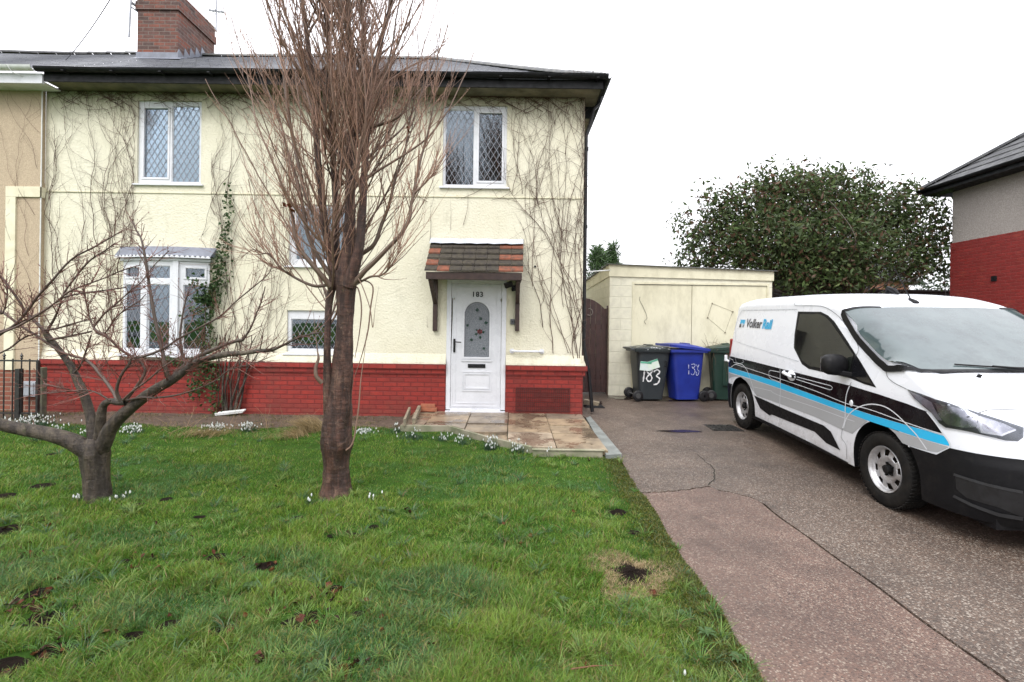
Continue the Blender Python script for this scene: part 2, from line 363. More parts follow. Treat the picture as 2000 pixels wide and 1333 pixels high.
# red brick base: plinth with two corbelled courses
grill = R4(1008, 757, 1112, 803)
def plinth(name, a, b, z0, z1, proj, hl=[]):
    mb = MB(); y = YW-proj; wall_sheet(mb, a, b, z0, z1, y, hl, .1)
    mb.add([(a,y,z1),(b,y,z1),(b,YW+.05,z1),(a,YW+.05,z1)], [(0,1,2,3)]); mb.add([(a,y,z0),(b,y,z0),(b,YW+.05,z0),(a,YW+.05,z0)], [(3,2,1,0)])
    for x in (a, b): mb.add([(x,y,z0),(x,YW+.05,z0),(x,YW+.05,z1),(x,y,z1)], [(0,1,2,3)])
    return mb
dl, dr = O_DOOR[0]-.002, O_DOOR[1]+.002
mb = MB()
for a, b in ((XL-.01, dl), (dr, XR+.02)):
    mb.v, mb.f = mb.v, mb.f
    for q in (plinth('', a, b, -.1, ZP-.165, .03), plinth('', a, b, ZP-.163, ZP-.082, .055), plinth('', a, b, ZP-.080, ZP+.001, .085)):
        mb.add(q.v, q.f)
mb.add([(XR+.02,YW-.03,-.1),(XR+.02,YB,-.1),(XR+.02,YB,ZP-.165),(XR+.02,YW-.03,ZP-.165)], [(0,1,2,3)])
mb.box(XR-.02, XR+.055, YW-.053, YB, ZP-.163, ZP-.082); mb.box(XR-.02, XR+.085, YW-.083, YB, ZP-.08, ZP+.001)
mb.build('brick_base', MT['red_brick'], house, fixn=True)
# metal mesh grille on the base
mb = MB(); a, b, c, d = grill; yy = YW-.045
mb.box(a, b, yy-.006, yy+.006, d-.012, d); mb.box(a, b, yy-.006, yy+.006, c, c+.012); mb.box(a-.006, a+.006, yy-.006, yy+.006, c, d); mb.box(b-.006, b+.006, yy-.006, yy+.006, c, d)
n = 11
for i in range(1, n): z = c+(d-c)*i/n; mb.box(a, b, yy-.004, yy+.002, z-.003, z+.003)
n = 26
for i in range(1, n): x = a+(b-a)*i/n; mb.box(x-.003, x+.003, yy-.007, yy-.003, c, d)
mb.build('vent_grille', simple('red_rusty_grille', (.10,.014,.012), (.045,.012,.010), .6, 20), house)

# ------------------------------------------------------------------ windows
def frame_M(P0, P1):
    P0, P1 = Vector(P0), Vector(P1); u = (P1-P0).normalized(); n = Vector((u.y, -u.x, 0))   # n looks at the street
    M = Matrix((( u.x, -n.x, 0, P0.x), (u.y, -n.y, 0, P0.y), (u.z, 0, 1, P0.z), (0,0,0,1))); return M, (P1-P0).length
def diamonds(mb, x0, x1, z0, z1, y, step=.108, k=1.62, w=.0035):
    for sgn in (1, -1):
        L = []
        s0 = min(z0*1 - sgn*k*x1, z0 - sgn*k*x0); s1 = max(z1 - sgn*k*x0, z1 - sgn*k*x1)
        c = math.floor(s0/(step*k))*(step*k)
        while c < s1:
            pts = []
            for x in (x0, x1):
                z = sgn*k*x + c
                if z0 <= z <= z1: pts.append((x, z))
            for z in (z0, z1):
                x = (z-c)/(sgn*k)
                if x0 < x < x1: pts.append((x, z))
            if len(pts) >= 2:
                p, q = pts[0], pts[-1]
                if math.hypot(p[0]-q[0], p[1]-q[1]) > .02:
                    mb.bar((p[0], y - (.0005 if sgn > 0 else 0), p[1]), (q[0], y - (.0005 if sgn > 0 else 0), q[1]), w*2, .003, up=(0,1,0))
            c += step*k
def window(P0, P1, z0, z1, lights, parent, behind='blind', name='window', depth=.06, step=.108, sill=True, holes_frame=.045, lattice=True, curtain=None):
    """lights: (u0,u1,v0,v1,opening) as fractions of the frame; P0,P1 lie on the outer face of the frame"""
    M, W = frame_M((P0[0], P0[1], z0), (P1[0], P1[1], z0)); Hh = z1-z0; fr = holes_frame
    w = empty(name, (0,0,0)); w.parent = parent
    poff = Vector((0,0,0)); p = parent
    while p is not None: poff += Vector(p.location); p = p.parent
    w.location = Vector((P0[0], P0[1], z0)) - poff
    f = MB(M); L = [(a*W, b*W, c*Hh, d*Hh, op) for a, b, c, d, op in lights]
    # the frame is everything between the lights
    xs = sorted({0, W, *[l[0] for l in L], *[l[1] for l in L]}); zs = sorted({0, Hh, *[l[2] for l in L], *[l[3] for l in L]})
    for j in range(len(zs)-1):
        i = 0
        while i < len(xs)-1:
            cz = (zs[j]+zs[j+1])/2
            ins = lambda i: any(l[0] < (xs[i]+xs[i+1])/2 < l[1] and l[2] < cz < l[3] for l in L)
            if ins(i): i += 1; continue
            k = i
            while k+1 < len(xs)-1 and not ins(k+1): k += 1
            f.box(xs[i], xs[k+1], 0, depth, zs[j], zs[j+1]); i = k+1
    fo = f.build('frame', MT['upvc'], w)
    sash = MB(M); gl = MB(M); ld = MB(M)
    for a, b, c, d, op in L:
        s = .034 if op else .012; y0 = -.012 if op else .012
        for bx in ((a, b, c, c+s), (a, b, d-s, d), (a, a+s, c+s, d-s), (b-s, b, c+s, d-s)): sash.box(bx[0], bx[1], y0, depth-.01, bx[2], bx[3])
        a, b, c, d = a+s, b-s, c+s, d-s; gl.box(a, b, .020, .024, c, d)
        if lattice: diamonds(ld, a, b, c, d, .0175, step)
    sash.build('sash', MT['upvc'], w, bevel=.004); g = gl.build('pane', MT['glass'], w)
    if lattice: ld.build('lead_lattice', MT['came'], g if False else w)
    if sill:
        s = MB(M); s.box(-.05, W+.05, -.075, .03, -.03, -.002); s.build('sill', MT['upvc'], w, bevel=.005)
    r = MB(M)                                      # the room behind: five dark faces
    dd = 1.0; r.add([(0,depth,0),(W,depth,0),(W,dd,0),(0,dd,0),(0,depth,Hh),(W,depth,Hh),(W,dd,Hh),(0,dd,Hh)], [(0,1,2,3),(7,6,5,4),(0,3,7,4),(1,5,6,2),(3,2,6,7)])
    r.build('room_recess', MT['room'], w, fixn=False)
    if behind in ('blind', 'both'):
        b = MB(M); n = 24
        pts = [(W*i/n, .10 + .012*math.sin(i*1.9), 0) for i in range(n+1)]
        for i in range(n): b.add([pts[i], pts[i+1], (pts[i+1][0], pts[i+1][1], Hh), (pts[i][0], pts[i][1], Hh)], [(0,1,2,3)])
        b.build('curtain', curtain or MT['blind'], w, smooth=True, angle=60, fixn=False)
    return w, M, W, Hh
yf = YW+.035
window((O_UL[0], yf), (O_UL[1], yf), O_UL[2], O_UL[3], [(.055,.49,.06,.94,True), (.52,.955,.03,.95,False)], house, 'blind', step=.098)
window((O_UR[0], yf), (O_UR[1], yf), O_UR[2], O_UR[3], [(.03,.485,.03,.955,False), (.53,.955,.06,.94,True)], house, 'none', step=.098)
window((O_ST[0], yf), (O_ST[1], yf), O_ST[2], O_ST[3], [(.10,.955,.10,.95,False)], house, 'blind', step=.098)
wsm, Msm, Wsm, Hsm = window((O_SM[0], yf), (O_SM[1], yf), O_SM[2], O_SM[3], [(.05,.95,.09,.80,False)], house, 'none', step=.098)
# soft grey-blue curtains drawn to the sides of the upper right window
# bow window, three facets
A = wp(243, 600)[0]; D = wp(411, 600)[0]; yb = YW-.17
Bx = wp(283, 600, yb)[0]; Cx = wp(343, 600, yb)[0]
bay = empty('bow_window', (0,0,0)); bay.parent = house; bay.location = Vector((A, YW, 0)) - Vector(house.location)
zb0, zb1 = O_BAY[2]+.02, O_BAY[3]-.04
tr = (wp(330, 552)[1]-zb0)/(zb1-zb0)
cur = simple('net_curtain', (.50,.50,.50), (.40,.41,.42), .9, 6)
window((A, YW-.03), (Bx, yb), zb0, zb1, [(.10,.80,.05,tr-.03,False), (.10,.80,tr+.03,.95,True)], bay, 'none', 'window', .05, sill=False, step=.125)
window((Bx, yb), (Cx, yb), zb0, zb1, [(.10,.80,.05,tr-.03,False), (.10,.80,tr+.03,.95,False)], bay, 'none', 'window', .05, sill=False, step=.125)
window((Cx, yb), (D, YW-.03), zb0, zb1, [(.22,.92,.05,tr-.03,False), (.22,.92,tr+.03,.95,True)], bay, 'none', 'window', .05, sill=False, step=.125)
mb = MB()                                           # mullion posts at the corners, board under and over
for x, y in ((Bx, yb), (Cx, yb)): mb.box(x-.045, x+.045, y-.02, y+.05, zb0-.01, zb1+.005)
mb.build('corner_post', MT['upvc'], bay, bevel=.005)
for nm, za, zc, e, mt in (('sill_board', zb0-.05, zb0-.005, .05, 'upvc'), ('head_board', zb1+.004, zb1+.05, .03, 'upvc')):
    mb = MB(); P = [(A-e, YW-.0, za), (A-e, YW-.03-e, za), (Bx-e*.3, yb-e, za), (Cx+e*.3, yb-e, za), (D+e, YW-.03-e, za), (D+e, YW, za)]
    mb.prism(P, (0,0,zc-za)); mb.build(nm, MT[mt], bay, bevel=.004)
# lead covered top with a scalloped white trim
za = zb1+.052; mb = MB(); e = .07
lo = [(A-e-.02, YW, za+.03), (A-e, YW-.06-e, za+.03), (Bx-.03, yb-e-.02, za+.03), (Cx+.03, yb-e-.02, za+.03), (D+e, YW-.06-e, za+.03), (D+e+.02, YW, za+.03)]
hi = [(x, min(YW, y+.13), za+.19) for x, y, z in lo]
mb.add(lo+hi, [(i, i+1, i+7, i+6) for i in range(5)]+[(11,10,9,8,7,6)]); mb.build('lead_top', MT['lead'], bay, fixn=True)
mb = MB()
for (x0, y0, _), (x1, y1, _) in zip(lo[1:-2], lo[2:-1]):
    n = max(3, round(math.hypot(x1-x0, y1-y0)/.075)); 
    for i in range(n):
        a = Vector((x0+(x1-x0)*i/n, y0+(y1-y0)*i/n, 0)); b = Vector((x0+(x1-x0)*(i+1)/n, y0+(y1-y0)*(i+1)/n, 0)); m = (a+b)/2
        poly = [Vector((a.x,a.y,za)), Vector((b.x,b.y,za)), Vector((b.x,b.y,za+.004))]
        for q in range(1, 6): s_ = q/6; pnt = b.lerp(a, s_); poly.append(Vector((pnt.x, pnt.y, za+.006+.035*math.sin(s_*math.pi))))
        poly.append(Vector((a.x,a.y,za+.004))); mb.prism(poly, (0, .012, 0))
mb.build('scalloped_trim', MT['upvc'], bay)
# things in the rooms
def plant_leaves(n, c, rad, size, colr, up=.4, seed=3):
    rng = np.random.default_rng(seed); V = []; Fc = []; C = []
    for i in range(n):
        d = rng.normal(size=3); d /= np.linalg.norm(d); d[2] = abs(d[2])*.6+up*.3
        p = np.array(c) + d*rad*rng.uniform(.3, 1)
        t = d + rng.normal(size=3)*.5; t /= np.linalg.norm(t); s = np.cross(t, rng.normal(size=3)); s /= np.linalg.norm(s)
        L = size*rng.uniform(.6, 1.3); w = L*.32; b = len(V)*1
        V += [p, p+t*L*.5+s*w, p+t*L, p+t*L*.5-s*w]; Fc.append((b, b+1, b+2, b+3)); cc = np.array(colr)*rng.uniform(.6, 1.4); C += [cc]*4
    return np.array(V), np.array(Fc), np.array(C)
pc = Msm @ Vector((Wsm*.42, .30, .22)); pl = empty('house_plant', pc, label='bright yellow-green potted plant behind the small leaded window', cat='plant')
V, Fc, C = plant_leaves(170, pc, .22, .11, (.42,.55,.05)); np_mesh('foliage', V, Fc, MT['leaf'], pl, pc, False, C)
mb = MB(); mb.tube([pc-Vector((0,0,.3)), pc-Vector((0,0,.1))], [.06,.08], 14); mb.build('plant_pot', MT['upvc'], pl)
# ------------------------------------------------------------------ door
xd0, xd1, zd0, zd1 = O_DOOR; zd0 = PATZ+.03; WD = xd1-xd0
door = empty('front_door', (0,0,0)); door.parent = house; door.location = Vector((xd0, YW, zd0)) - Vector(house.location)
mb = MB(); fw = .075; yd = YW+.01
mb.box(xd0, xd0+fw, yd-.03, yd+.06, zd0, zd1); mb.box(xd1-fw, xd1, yd-.03, yd+.06, zd0, zd1); mb.box(xd0+fw, xd1-fw, yd-.03, yd+.06, zd1-.085, zd1)
mb.box(xd0+fw, xd1-fw, yd-.04, yd+.06, zd0-.02, zd0+.03); mb.box(xd0-.0, xd1, yd-.09, yd-.03, zd0-.05, zd0-.01)
mb.build('frame', MT['upvc'], door, bevel=.006)
la, lb, lc, ldz = xd0+fw+.004, xd1-fw-.004, zd0+.034, zd1-.089    # leaf
def dpx(px, py): x, z = wp(px, py); return x, z
gx0, gz1 = dpx(908, 590); gx1, gz0 = dpx(955, 698)
gx0 += .0; cx = (gx0+gx1)/2; rr = (gx1-gx0)/2; zarc = gz1-rr
# slab with arched hole, built as a filled face with bridge to the arch outline
def arch_pts(x0, x1, z0, zc, r, n=20, grow=0):
    c = (x0+x1)/2; P = [(x0-grow, z0-grow), (x1+grow, z0-grow)]
    for i in range(n+1):
        a = math.pi*i/n; P.append((c+(r+grow)*math.cos(a), zc+(r+grow)*math.sin(a)))
    return P
def ring_solid(mb, outer, inner, y0, y1):
    """outer and inner have equal counts"""
    n = len(outer)
    for y, fl in ((y0, False), (y1, True)):
        vs = [(x,y,z) for x,z in outer]+[(x,y,z) for x,z in inner]
        fs = [(i, (i+1)%n, n+(i+1)%n, n+i) for i in range(n)]; mb.add(vs, fs)
    for ring in (outer, inner):
        mb.add([(x,y0,z) for x,z in ring]+[(x,y1,z) for x,z in ring], [(i, (i+1)%n, n+(i+1)%n, n+i) for i in range(n)])
leaf = MB(); yl = yd-.018
inner = arch_pts(gx0, gx1, gz0, zarc, rr)
outer = []
N = len(inner); px0, px1, pz0, pz1 = la, lb, gz0-.06, gz1+.06
for i, (x, z) in enumerate(inner):
    if i == 0: outer.append((px0, pz0))
    elif i == 1: outer.append((px1, pz0))
    else:
        a = math.pi*(i-2)/20; c_, s_ = math.cos(a), math.sin(a)
        k = min((px1-cx)/max(abs(c_),1e-6), (pz1-zarc)/max(s_,1e-6)); outer.append((cx+c_*k, zarc+s_*k))
ring_solid(leaf, outer, inner, yl, yl+.045)
leaf.box(la, lb, yl, yl+.045, lc, pz0); leaf.box(la, lb, yl, yl+.045, pz1, ldz)
leaf.build('door_leaf', MT['upvc'], door, fixn=True)
m2 = MB()                                            # raised mouldings
ring_solid(m2, arch_pts(gx0,gx1,gz0,zarc,rr,20,.032), arch_pts(gx0,gx1,gz0,zarc,rr,20,.004), yl-.014, yl+.01)
def rect_ring(mb, a, b, c, d, w, y0, y1): ring_solid(mb, [(a,c),(b,c),(b,d),(a,d)], [(a+w,c+w),(b-w,c+w),(b-w,d-w),(a+w,d-w)], y0, y1)
ex0, ez1 = dpx(902, 725); ex1, ez0 = dpx(960, 765); rect_ring(m2, ex0, ex1, ez0, ez1, .02, yl-.010, yl+.01); rect_ring(m2, ex0+.04, ex1-.04, ez0+.04, ez1-.04, .015, yl-.012, yl+.01)
rect_ring(m2, la+.07, lb-.07, lc+.07, ldz-.05, .012, yl-.007, yl+.01); rect_ring(m2, la+.02, lb-.02, lc+.02, ldz-.02, .012, yl-.006, yl+.01)
m2.box(gx0-.05, gx1+.05, yl-.014, yl+.01, gz0-.075, gz0-.045)
m2.build('moulding', MT['upvc'], door, bevel=.003)
t = NT('textured_door_glass'); c = t.mix(t.ramp(t.noise(60, 3), [(.35,0.),(.7,1.)]), (.13,.14,.155), (.22,.235,.26)); t.set(c, .2); t.bump(t.noise(75, 2), .35, .003); MT['door_glass'] = t.m
g = MB(); P = arch_pts(gx0,gx1,gz0,zarc,rr,20,-.001); g.prism([(x, yl+.012, z) for x,z in P], (0,.008,0)); dg = g.build('door_glazing', MT['door_glass'], door)
mb = MB(); ring_solid(mb, arch_pts(gx0,gx1,gz0,zarc,rr,20,-.022), arch_pts(gx0,gx1,gz0,zarc,rr,20,-.026), yl+.009, yl+.013)
st = [(934,598),(934,612),(942,620),(947,630),(945,650),(938,655),(925,665),(918,668)]
mb.tube([(*[dpx(a,b)[0]], yl+.010, dpx(a,b)[1]) for a,b in st], .0022, 5)
for pts in ([(934,612),(924,622),(918,634)], [(938,655),(940,670),(944,685)]): mb.tube([(dpx(a,b)[0], yl+.010, dpx(a,b)[1]) for a,b in pts], .0018, 5)
mb.build('lead_came', MT['came'], dg)
def blob(mb, px, py, r, n=6, rot=0, y=None, tip=1.3):
    x, z = dpx(px, py); P = []; r *= 1.45; y = (y or yl+.006)-.003
    for i in range(n*2):
        a = rot+math.pi*i/n; q = r*(1 if i % 2 == 0 else .72)*(tip if i == 0 else 1); P.append((x+q*math.cos(a), (y or yl+.006), z+q*math.sin(a)))
    mb.prism(P, (0,.005,0))
lf = MB()
for px, py, r, ro in ((939,623,.020,2.2),(949,631,.022,.2),(913,636,.017,1),(921,664,.018,3),(945,681,.017,.5),(930,653,.016,3.4),(938,659,.017,4.8),(944,649,.016,.3),(931,645,.014,2.5)): blob(lf, px, py, r, 4, ro)
rs = lf; rs.cur = 1; blob(rs, 937, 648, .034, 6, 1.6, yl+.004, 1.1); rs.cur = 0; blob(rs, 932, 606, .022, 4, 1.57, yl+.004, 1.3)
rs.build('rose_design', [simple('glass_green_leaf', (.012,.045,.03), None, .3), simple('glass_red_rose', (.13,.010,.014), (.04,.012,.015), .3, 25)], dg)
# letterbox, handle, number
a0, z1_ = dpx(914, 711); a1, z0_ = dpx(948, 719); mb = MB(); mb.box(a0, a1, yl-.014, yl+.01, z0_, z1_); mb.box(a0+.015, a1-.015, yl-.02, yl-.008, z0_+.012, z1_-.012)
mb.build('letterbox', MT['black_plastic'], door, bevel=.003)
hx, hz1 = dpx(888, 662); _, hz0 = dpx(888, 688); mb = MB(); mb.box(hx-.016, hx+.016, yl-.02, yl+.005, hz0, hz1); mb.tube([(hx, yl-.02, hz1-.05), (hx, yl-.06, hz1-.05), (hx+.02, yl-.065, hz1-.05), (hx+.115, yl-.06, hz1-.056)], .009, 8)
mb.tube([(hx, yl-.03, hz0+.04), (hx, yl-.018, hz0+.04)], .012, 10); mb.build('handle', MT['black_plastic'], door, bevel=.002)
def text_mesh(txt, size, ext=.004, shear=0, space=1.0, bold=0.0):
    cu = bpy.data.curves.new('text', 'FONT'); cu.body = txt; cu.size = size; cu.extrude = ext; cu.shear = shear; cu.space_character = space; cu.offset = bold
    o = bpy.data.objects.new('text', cu); COL.objects.link(o); dg_ = bpy.context.evaluated_depsgraph_get(); dg_.update()
    me = bpy.data.meshes.new_from_object(o.evaluated_get(dg_)); bpy.data.objects.remove(o); bpy.data.curves.remove(cu); return me
def text_obj(name, txt, size, M, mat, parent, ext=.004, space=1.0, bold=0.0, off=None):
    me = text_mesh(txt, size, ext, 0, space, bold); me.transform(M)
    if off is not None: me.transform(Matrix.Translation(-Vector(off)))
    me.materials.clear(); me.materials.append(mat); return link(name, me, parent)
MX = lambda x, y, z: Matrix.Translation((x, y, z)) @ Matrix.Rotation(math.pi/2, 4, 'X')
nx, nz = dpx(921.5, 580); doff = Vector(house.location)+Vector(door.location)
text_obj('door_number', '183', .118, MX(nx, yl-.004, nz), MT['black_plastic'], door, .005, 1.12, .002, doff)
# ------------------------------------------------------------------ canopy over the door
can = empty('door_canopy', (0,0,0)); can.parent = house
cz_top = wp(930, 477)[1]; yc = YW-.62
cl, czb = at(829, 532, yc).x, at(925, 532, yc).z; cr = at(1022, 532, yc).x
can.location = Vector(((cl+cr)/2, YW, czb)) - Vector(house.location)
til = MB(); tor = MB(); rows = 5; orange = {(0,6),(0,7),(1,0),(2,6),(2,7),(3,0),(4,1),(4,6),(4,7)}
tl, trr = wp(842, 477)[0]-.0, wp(1022, 477)[0]
for r_ in range(rows):
    f0, f1 = r_/rows, (r_+1)/rows
    ya, yb_ = YW-.02-(.60)*f0, YW-.02-(.60)*f1-.02; z0c = cz_top+(czb-cz_top)*f0; z1c = cz_top+(czb-cz_top)*f1
    L0, L1 = tl+(cl-tl)*f0, tl+(cl-tl)*f1; Rr0, Rr1 = trr+(cr-trr)*f0, trr+(cr-trr)*f1; nt = 8
    for i in range(nt):
        g_ = .004; xa0, xb0 = L0+(Rr0-L0)*i/nt+g_*.5, L0+(Rr0-L0)*(i+1)/nt-g_*.5; xa1, xb1 = L1+(Rr1-L1)*i/nt+g_*.5, L1+(Rr1-L1)*(i+1)/nt-g_*.5
        jz = random.uniform(-.003, .004); T = til; til.cur = 1 if (r_, i) in orange else 0
        top = [(xa0,ya,z0c+.012),(xb0,ya,z0c+.012),(xb1,yb_,z1c+.034+jz),(xa1,yb_,z1c+.034+jz)]; bot = [(x,y,z-.026) for x,y,z in top]
        T.add(top+bot, [(0,1,2,3),(7,6,5,4),(3,2,6,7),(0,3,7,4),(1,5,6,2),(0,4,5,1)])
til.build('canopy_tiles', [MT['canopy_tile'], MT['canopy_orange']], can, bevel=.003)
mb = MB(); mb.box(cl+.02, cr-.02, yc+.0, yc+.05, czb-.115, czb-.004); mb.box(cl+.02, cl+.06, yc+.05, YW, czb-.10, czb-.01); mb.box(cr-.06, cr-.02, yc+.05, YW, czb-.10, czb-.01)
mb.build('fascia', MT['dark_wood'], can, bevel=.004)
mb = MB(); mb.box(cl+.06, cr-.06, yc+.05, YW-.002, czb-.03, czb-.012); mb.build('soffit_board', MT['upvc_dirty'], can)
for px in (851, 1010.5):
    x = wp(px, 600)[0]; zt = wp(px, 549)[1]; zb = wp(px, 647)[1]; mb = MB()
    mb.box(x-.035, x+.035, YW-.075, YW-.003, zb, zt+.1)
    mb.bar((x, YW-.05, zt-.36), (x, yc+.08, czb-.10), .065, .065, up=(1,0,0)); mb.build('bracket', MT['dark_wood'], can, bevel=.004)
mb = MB(); n = 16; x0, x1 = tl-.01, trr+.0
for i in range(n):
    a = x0+(x1-x0)*i/n; b = x0+(x1-x0)*(i+1)/n; k0 = .006*math.sin(i*2.1); k1 = .006*math.sin((i+1)*2.1)
    mb.add([(a,YW-.012,cz_top+.085+k0),(b,YW-.012,cz_top+.085+k1),(b,YW-.03,cz_top+.03),(a,YW-.03,cz_top+.03),(a,YW-.13,cz_top-.012+k0),(b,YW-.13,cz_top-.012+k1)], [(3,2,1,0),(4,5,2,3)])
mb.build('flashing', MT['white_flash'], can, smooth=True, angle=60)
# security light, doorbell, grab rail
x, z = wp(992, 555); z = at(992, 556, YW-.2).z; x = at(993, 556, YW-.2).x
sl = empty('security_light', (x, YW-.1, z), label='small black security floodlight tucked under the door canopy', cat='floodlight')
mb = MB(Matrix.Translation((x, YW-.2, z)) @ Matrix.Rotation(-.35, 4, 'Y') @ Matrix.Rotation(.5, 4, 'X')); mb.box(-.07,.07,-.03,.03,-.035,.035); mb.box(-.06,.06,-.045,-.03,-.04,.045); mb.build('lamp_head', MT['black_plastic'], sl, bevel=.006)
mb = MB(); mb.tube([(x, YW-.17, z), (x+.06, YW-.10, z+.0), (x+.09, YW-.01, z-.02)], .012, 8); mb.box(x+.05, x+.13, YW-.05, YW-.001, z-.09, z-.0); mb.tube([(x+.08,YW-.05,z-.06),(x+.07,YW-.10,z-.09)], [.022,.02], 10); mb.build('sensor_bracket', MT['black_plastic'], sl, bevel=.004)
x, z = wp(1001, 629); db = empty('doorbell', (x, YW, z), label='small dark square doorbell right of the front door', cat='doorbell')
mb = MB(); mb.box(x-.035, x+.035, YW-.03, YW-.001, z-.045, z+.045); mb.build('case', simple('bell_case', (.06,.065,.075), (.1,.1,.11), .4), db, bevel=.006)
mb = MB(); mb.tube([(x, YW-.031, z), (x, YW-.036, z)], .014, 16); mb.build('button', MT['black_plastic'], db)
x0, z = wp(1000, 686); x1, _ = wp(1058, 686); mb = MB(); mb.tube([(x0, YW-.002, z), (x0, YW-.05, z), (x0+.03, YW-.075, z), (x1-.03, YW-.075, z), (x1, YW-.05, z), (x1, YW-.002, z)], .017, 12)
for x in (x0, x1): mb.tube([(x, YW-.014, z), (x, YW-.001, z)], .04, 18)
tag(mb.build('grab_rail', MT['upvc'], None, smooth=True), 'white plastic grab rail on the cream wall right of the door', 'grab rail')
mb = MB(); x, z = wp(1045, 521); mb.tube([(x, YW-.02, z), (x, YW-.001, z)], .018, 12); mb.build('vent_hole', MT['black_plastic'], house)
# ------------------------------------------------------------------ roof
ZG, YE, XE, TP = 5.5, 7.58, 1.38, .626
YR = YE+3.16; ZR = ZG-.02+TP*(YR-YE); XRr = XE-(YR-YE)*.96; XN = -22.0
roof = empty('roof', (0,0,0)); roof.parent = house; roof.location = Vector((0, YE, ZG)) - Vector(house.location)
def sag(x): return -.035*math.sin(max(0, min(1, (XE-x)/3.6))*math.pi) - .012*math.sin(x*1.7)
def slope_front(mb, xa, xb_edge, hip=True):
    n = 17
    for i in range(n):
        y0 = YE-.05+(YR-YE+.05)*i/n; y1 = YE-.05+(YR-YE+.05)*(i+1)/n; z0 = ZG-.02+TP*(y0-YE)+.016; z1 = ZG-.02+TP*(y1-YE)+.002
        xr0 = (XE+.03-(y0-YE)*.96) if hip else xb_edge; xr1 = (XE+.03-(y1-YE)*.96) if hip else xb_edge
        k = 26; 
        for j in range(k):
            a0 = xa+(xr0-xa)*j/k; b0 = xa+(xr0-xa)*(j+1)/k; a1 = xa+(xr1-xa)*j/k; b1 = xa+(xr1-xa)*(j+1)/k
            mb.add([(a0,y0,z0+sag(a0)),(b0,y0,z0+sag(b0)),(b1,y1,z1+sag(b1)),(a1,y1,z1+sag(a1)),(a0,y0,z0-.02+sag(a0)),(b0,y0,z0-.02+sag(b0))], [(0,1,2,3),(0,4,5,1)])
XP = wp(85, 300, YE)[0]
mb = MB(); slope_front(mb, XP, 0); 
YBk = 2*YR-YE
mb.add([(XE+.03,YE-.03,ZG-.01),(XE+.03,YBk+.03,ZG-.01),(XRr,YR,ZR)], [(0,1,2)]); mb.add([(XP,YBk+.03,ZG-.01),(XE+.03,YBk+.03,ZG-.01),(XRr,YR,ZR),(XP,YR,ZR)], [(3,2,1,0)])
mb.build('slates', MT['slate'], roof, fixn=False)
mb = MB()
def half_tiles(mb, p, q, r=.10, step=.40):
    p, q = Vector(p), Vector(q); n = max(1, round((q-p).length/step)); d = (q-p).normalized(); s = d.cross(Vector((0,0,1))).normalized(); u = s.cross(d)
    for i in range(n):
        a = p.lerp(q, i/n); b = p.lerp(q, (i+1)/n-.004/((q-p).length)); dz = Vector((0,0,sag(a.x)))*(1 if abs(d.x) > .3 else 0); vs = []
        for c, ra in ((a, r*1.04), (b, r*.97)):
            for k in range(9): an = math.pi*k/8; vs.append(c+dz+s*ra*math.cos(an)+u*ra*math.sin(an)*.8)
        mb.add(vs, [(k, k+1, k+10, k+9) for k in range(8)])
half_tiles(mb, (XP, YR, ZR-.02), (XRr, YR, ZR-.02)); half_tiles(mb, (XRr, YR, ZR-.02), (XE+.03, YE-.04, ZG-.03), .095)
mb.build('ridge_tiles', simple('ridge_tile', (.07,.075,.08), (.12,.12,.11), .5, 9, .4, 50), roof, smooth=True, angle=50)
# gutter, fascia, soffit - black, front and right side
def gutter(mb, p, q, r=.06):
    p, q = Vector(p), Vector(q); d = (q-p).normalized(); s = d.cross(Vector((0,0,1))).normalized(); vs = []
    n = max(2, int((q-p).length/.6)); m = 9
    for i in range(n+1):
        c = p.lerp(q, i/n) + Vector((0,0,-.006*math.sin(i*.9)))
        for ra in (r, r-.006):
            for k in range(m): an = math.pi+math.pi*k/(m-1); vs.append(c+s*ra*math.cos(an)+Vector((0,0,1))*ra*math.sin(an))
    fs = []
    for i in range(n):
        o = i*2*m; o2 = o+2*m
        for k in range(m-1): fs += [(o+k, o+k+1, o2+k+1, o2+k), (o+m+k+1, o+m+k, o2+m+k, o2+m+k+1)]
        fs += [(o, o2, o2+m, o+m), (o+m-1, o+2*m-1, o2+2*m-1, o2+m-1)]
    fs += [tuple(range(m))+tuple(range(2*m-1, m-1, -1))]; mb.add(vs, fs)
mb = MB(); gutter(mb, (XP-.06, YE-.075, ZG-.02), (XE+.07, YE-.075, ZG-.02)); gutter(mb, (XE+.075, YE-.09, ZG-.02), (XE+.075, YBk+.05, ZG-.02))
for i in range(12):
    x = XP+.4+(XE-XP-.5)*i/11; mb.box(x-.02, x+.02, YE-.14, YE-.005, ZG-.09, ZG-.075)
mb.build('gutter', MT['black_paint'], roof, smooth=True)
mb = MB(); mb.box(XP, XE, YE-.012, YE+.012, ZG-.20, ZG-.03); mb.box(XE-.012, XE+.012, YE+.013, YBk, ZG-.20, ZG-.03); mb.build('fascia', MT['black_paint'], roof)
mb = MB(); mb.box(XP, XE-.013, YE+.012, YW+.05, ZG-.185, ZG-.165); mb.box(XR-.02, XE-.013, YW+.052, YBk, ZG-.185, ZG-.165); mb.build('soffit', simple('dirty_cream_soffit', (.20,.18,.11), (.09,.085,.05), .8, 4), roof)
mb = MB()
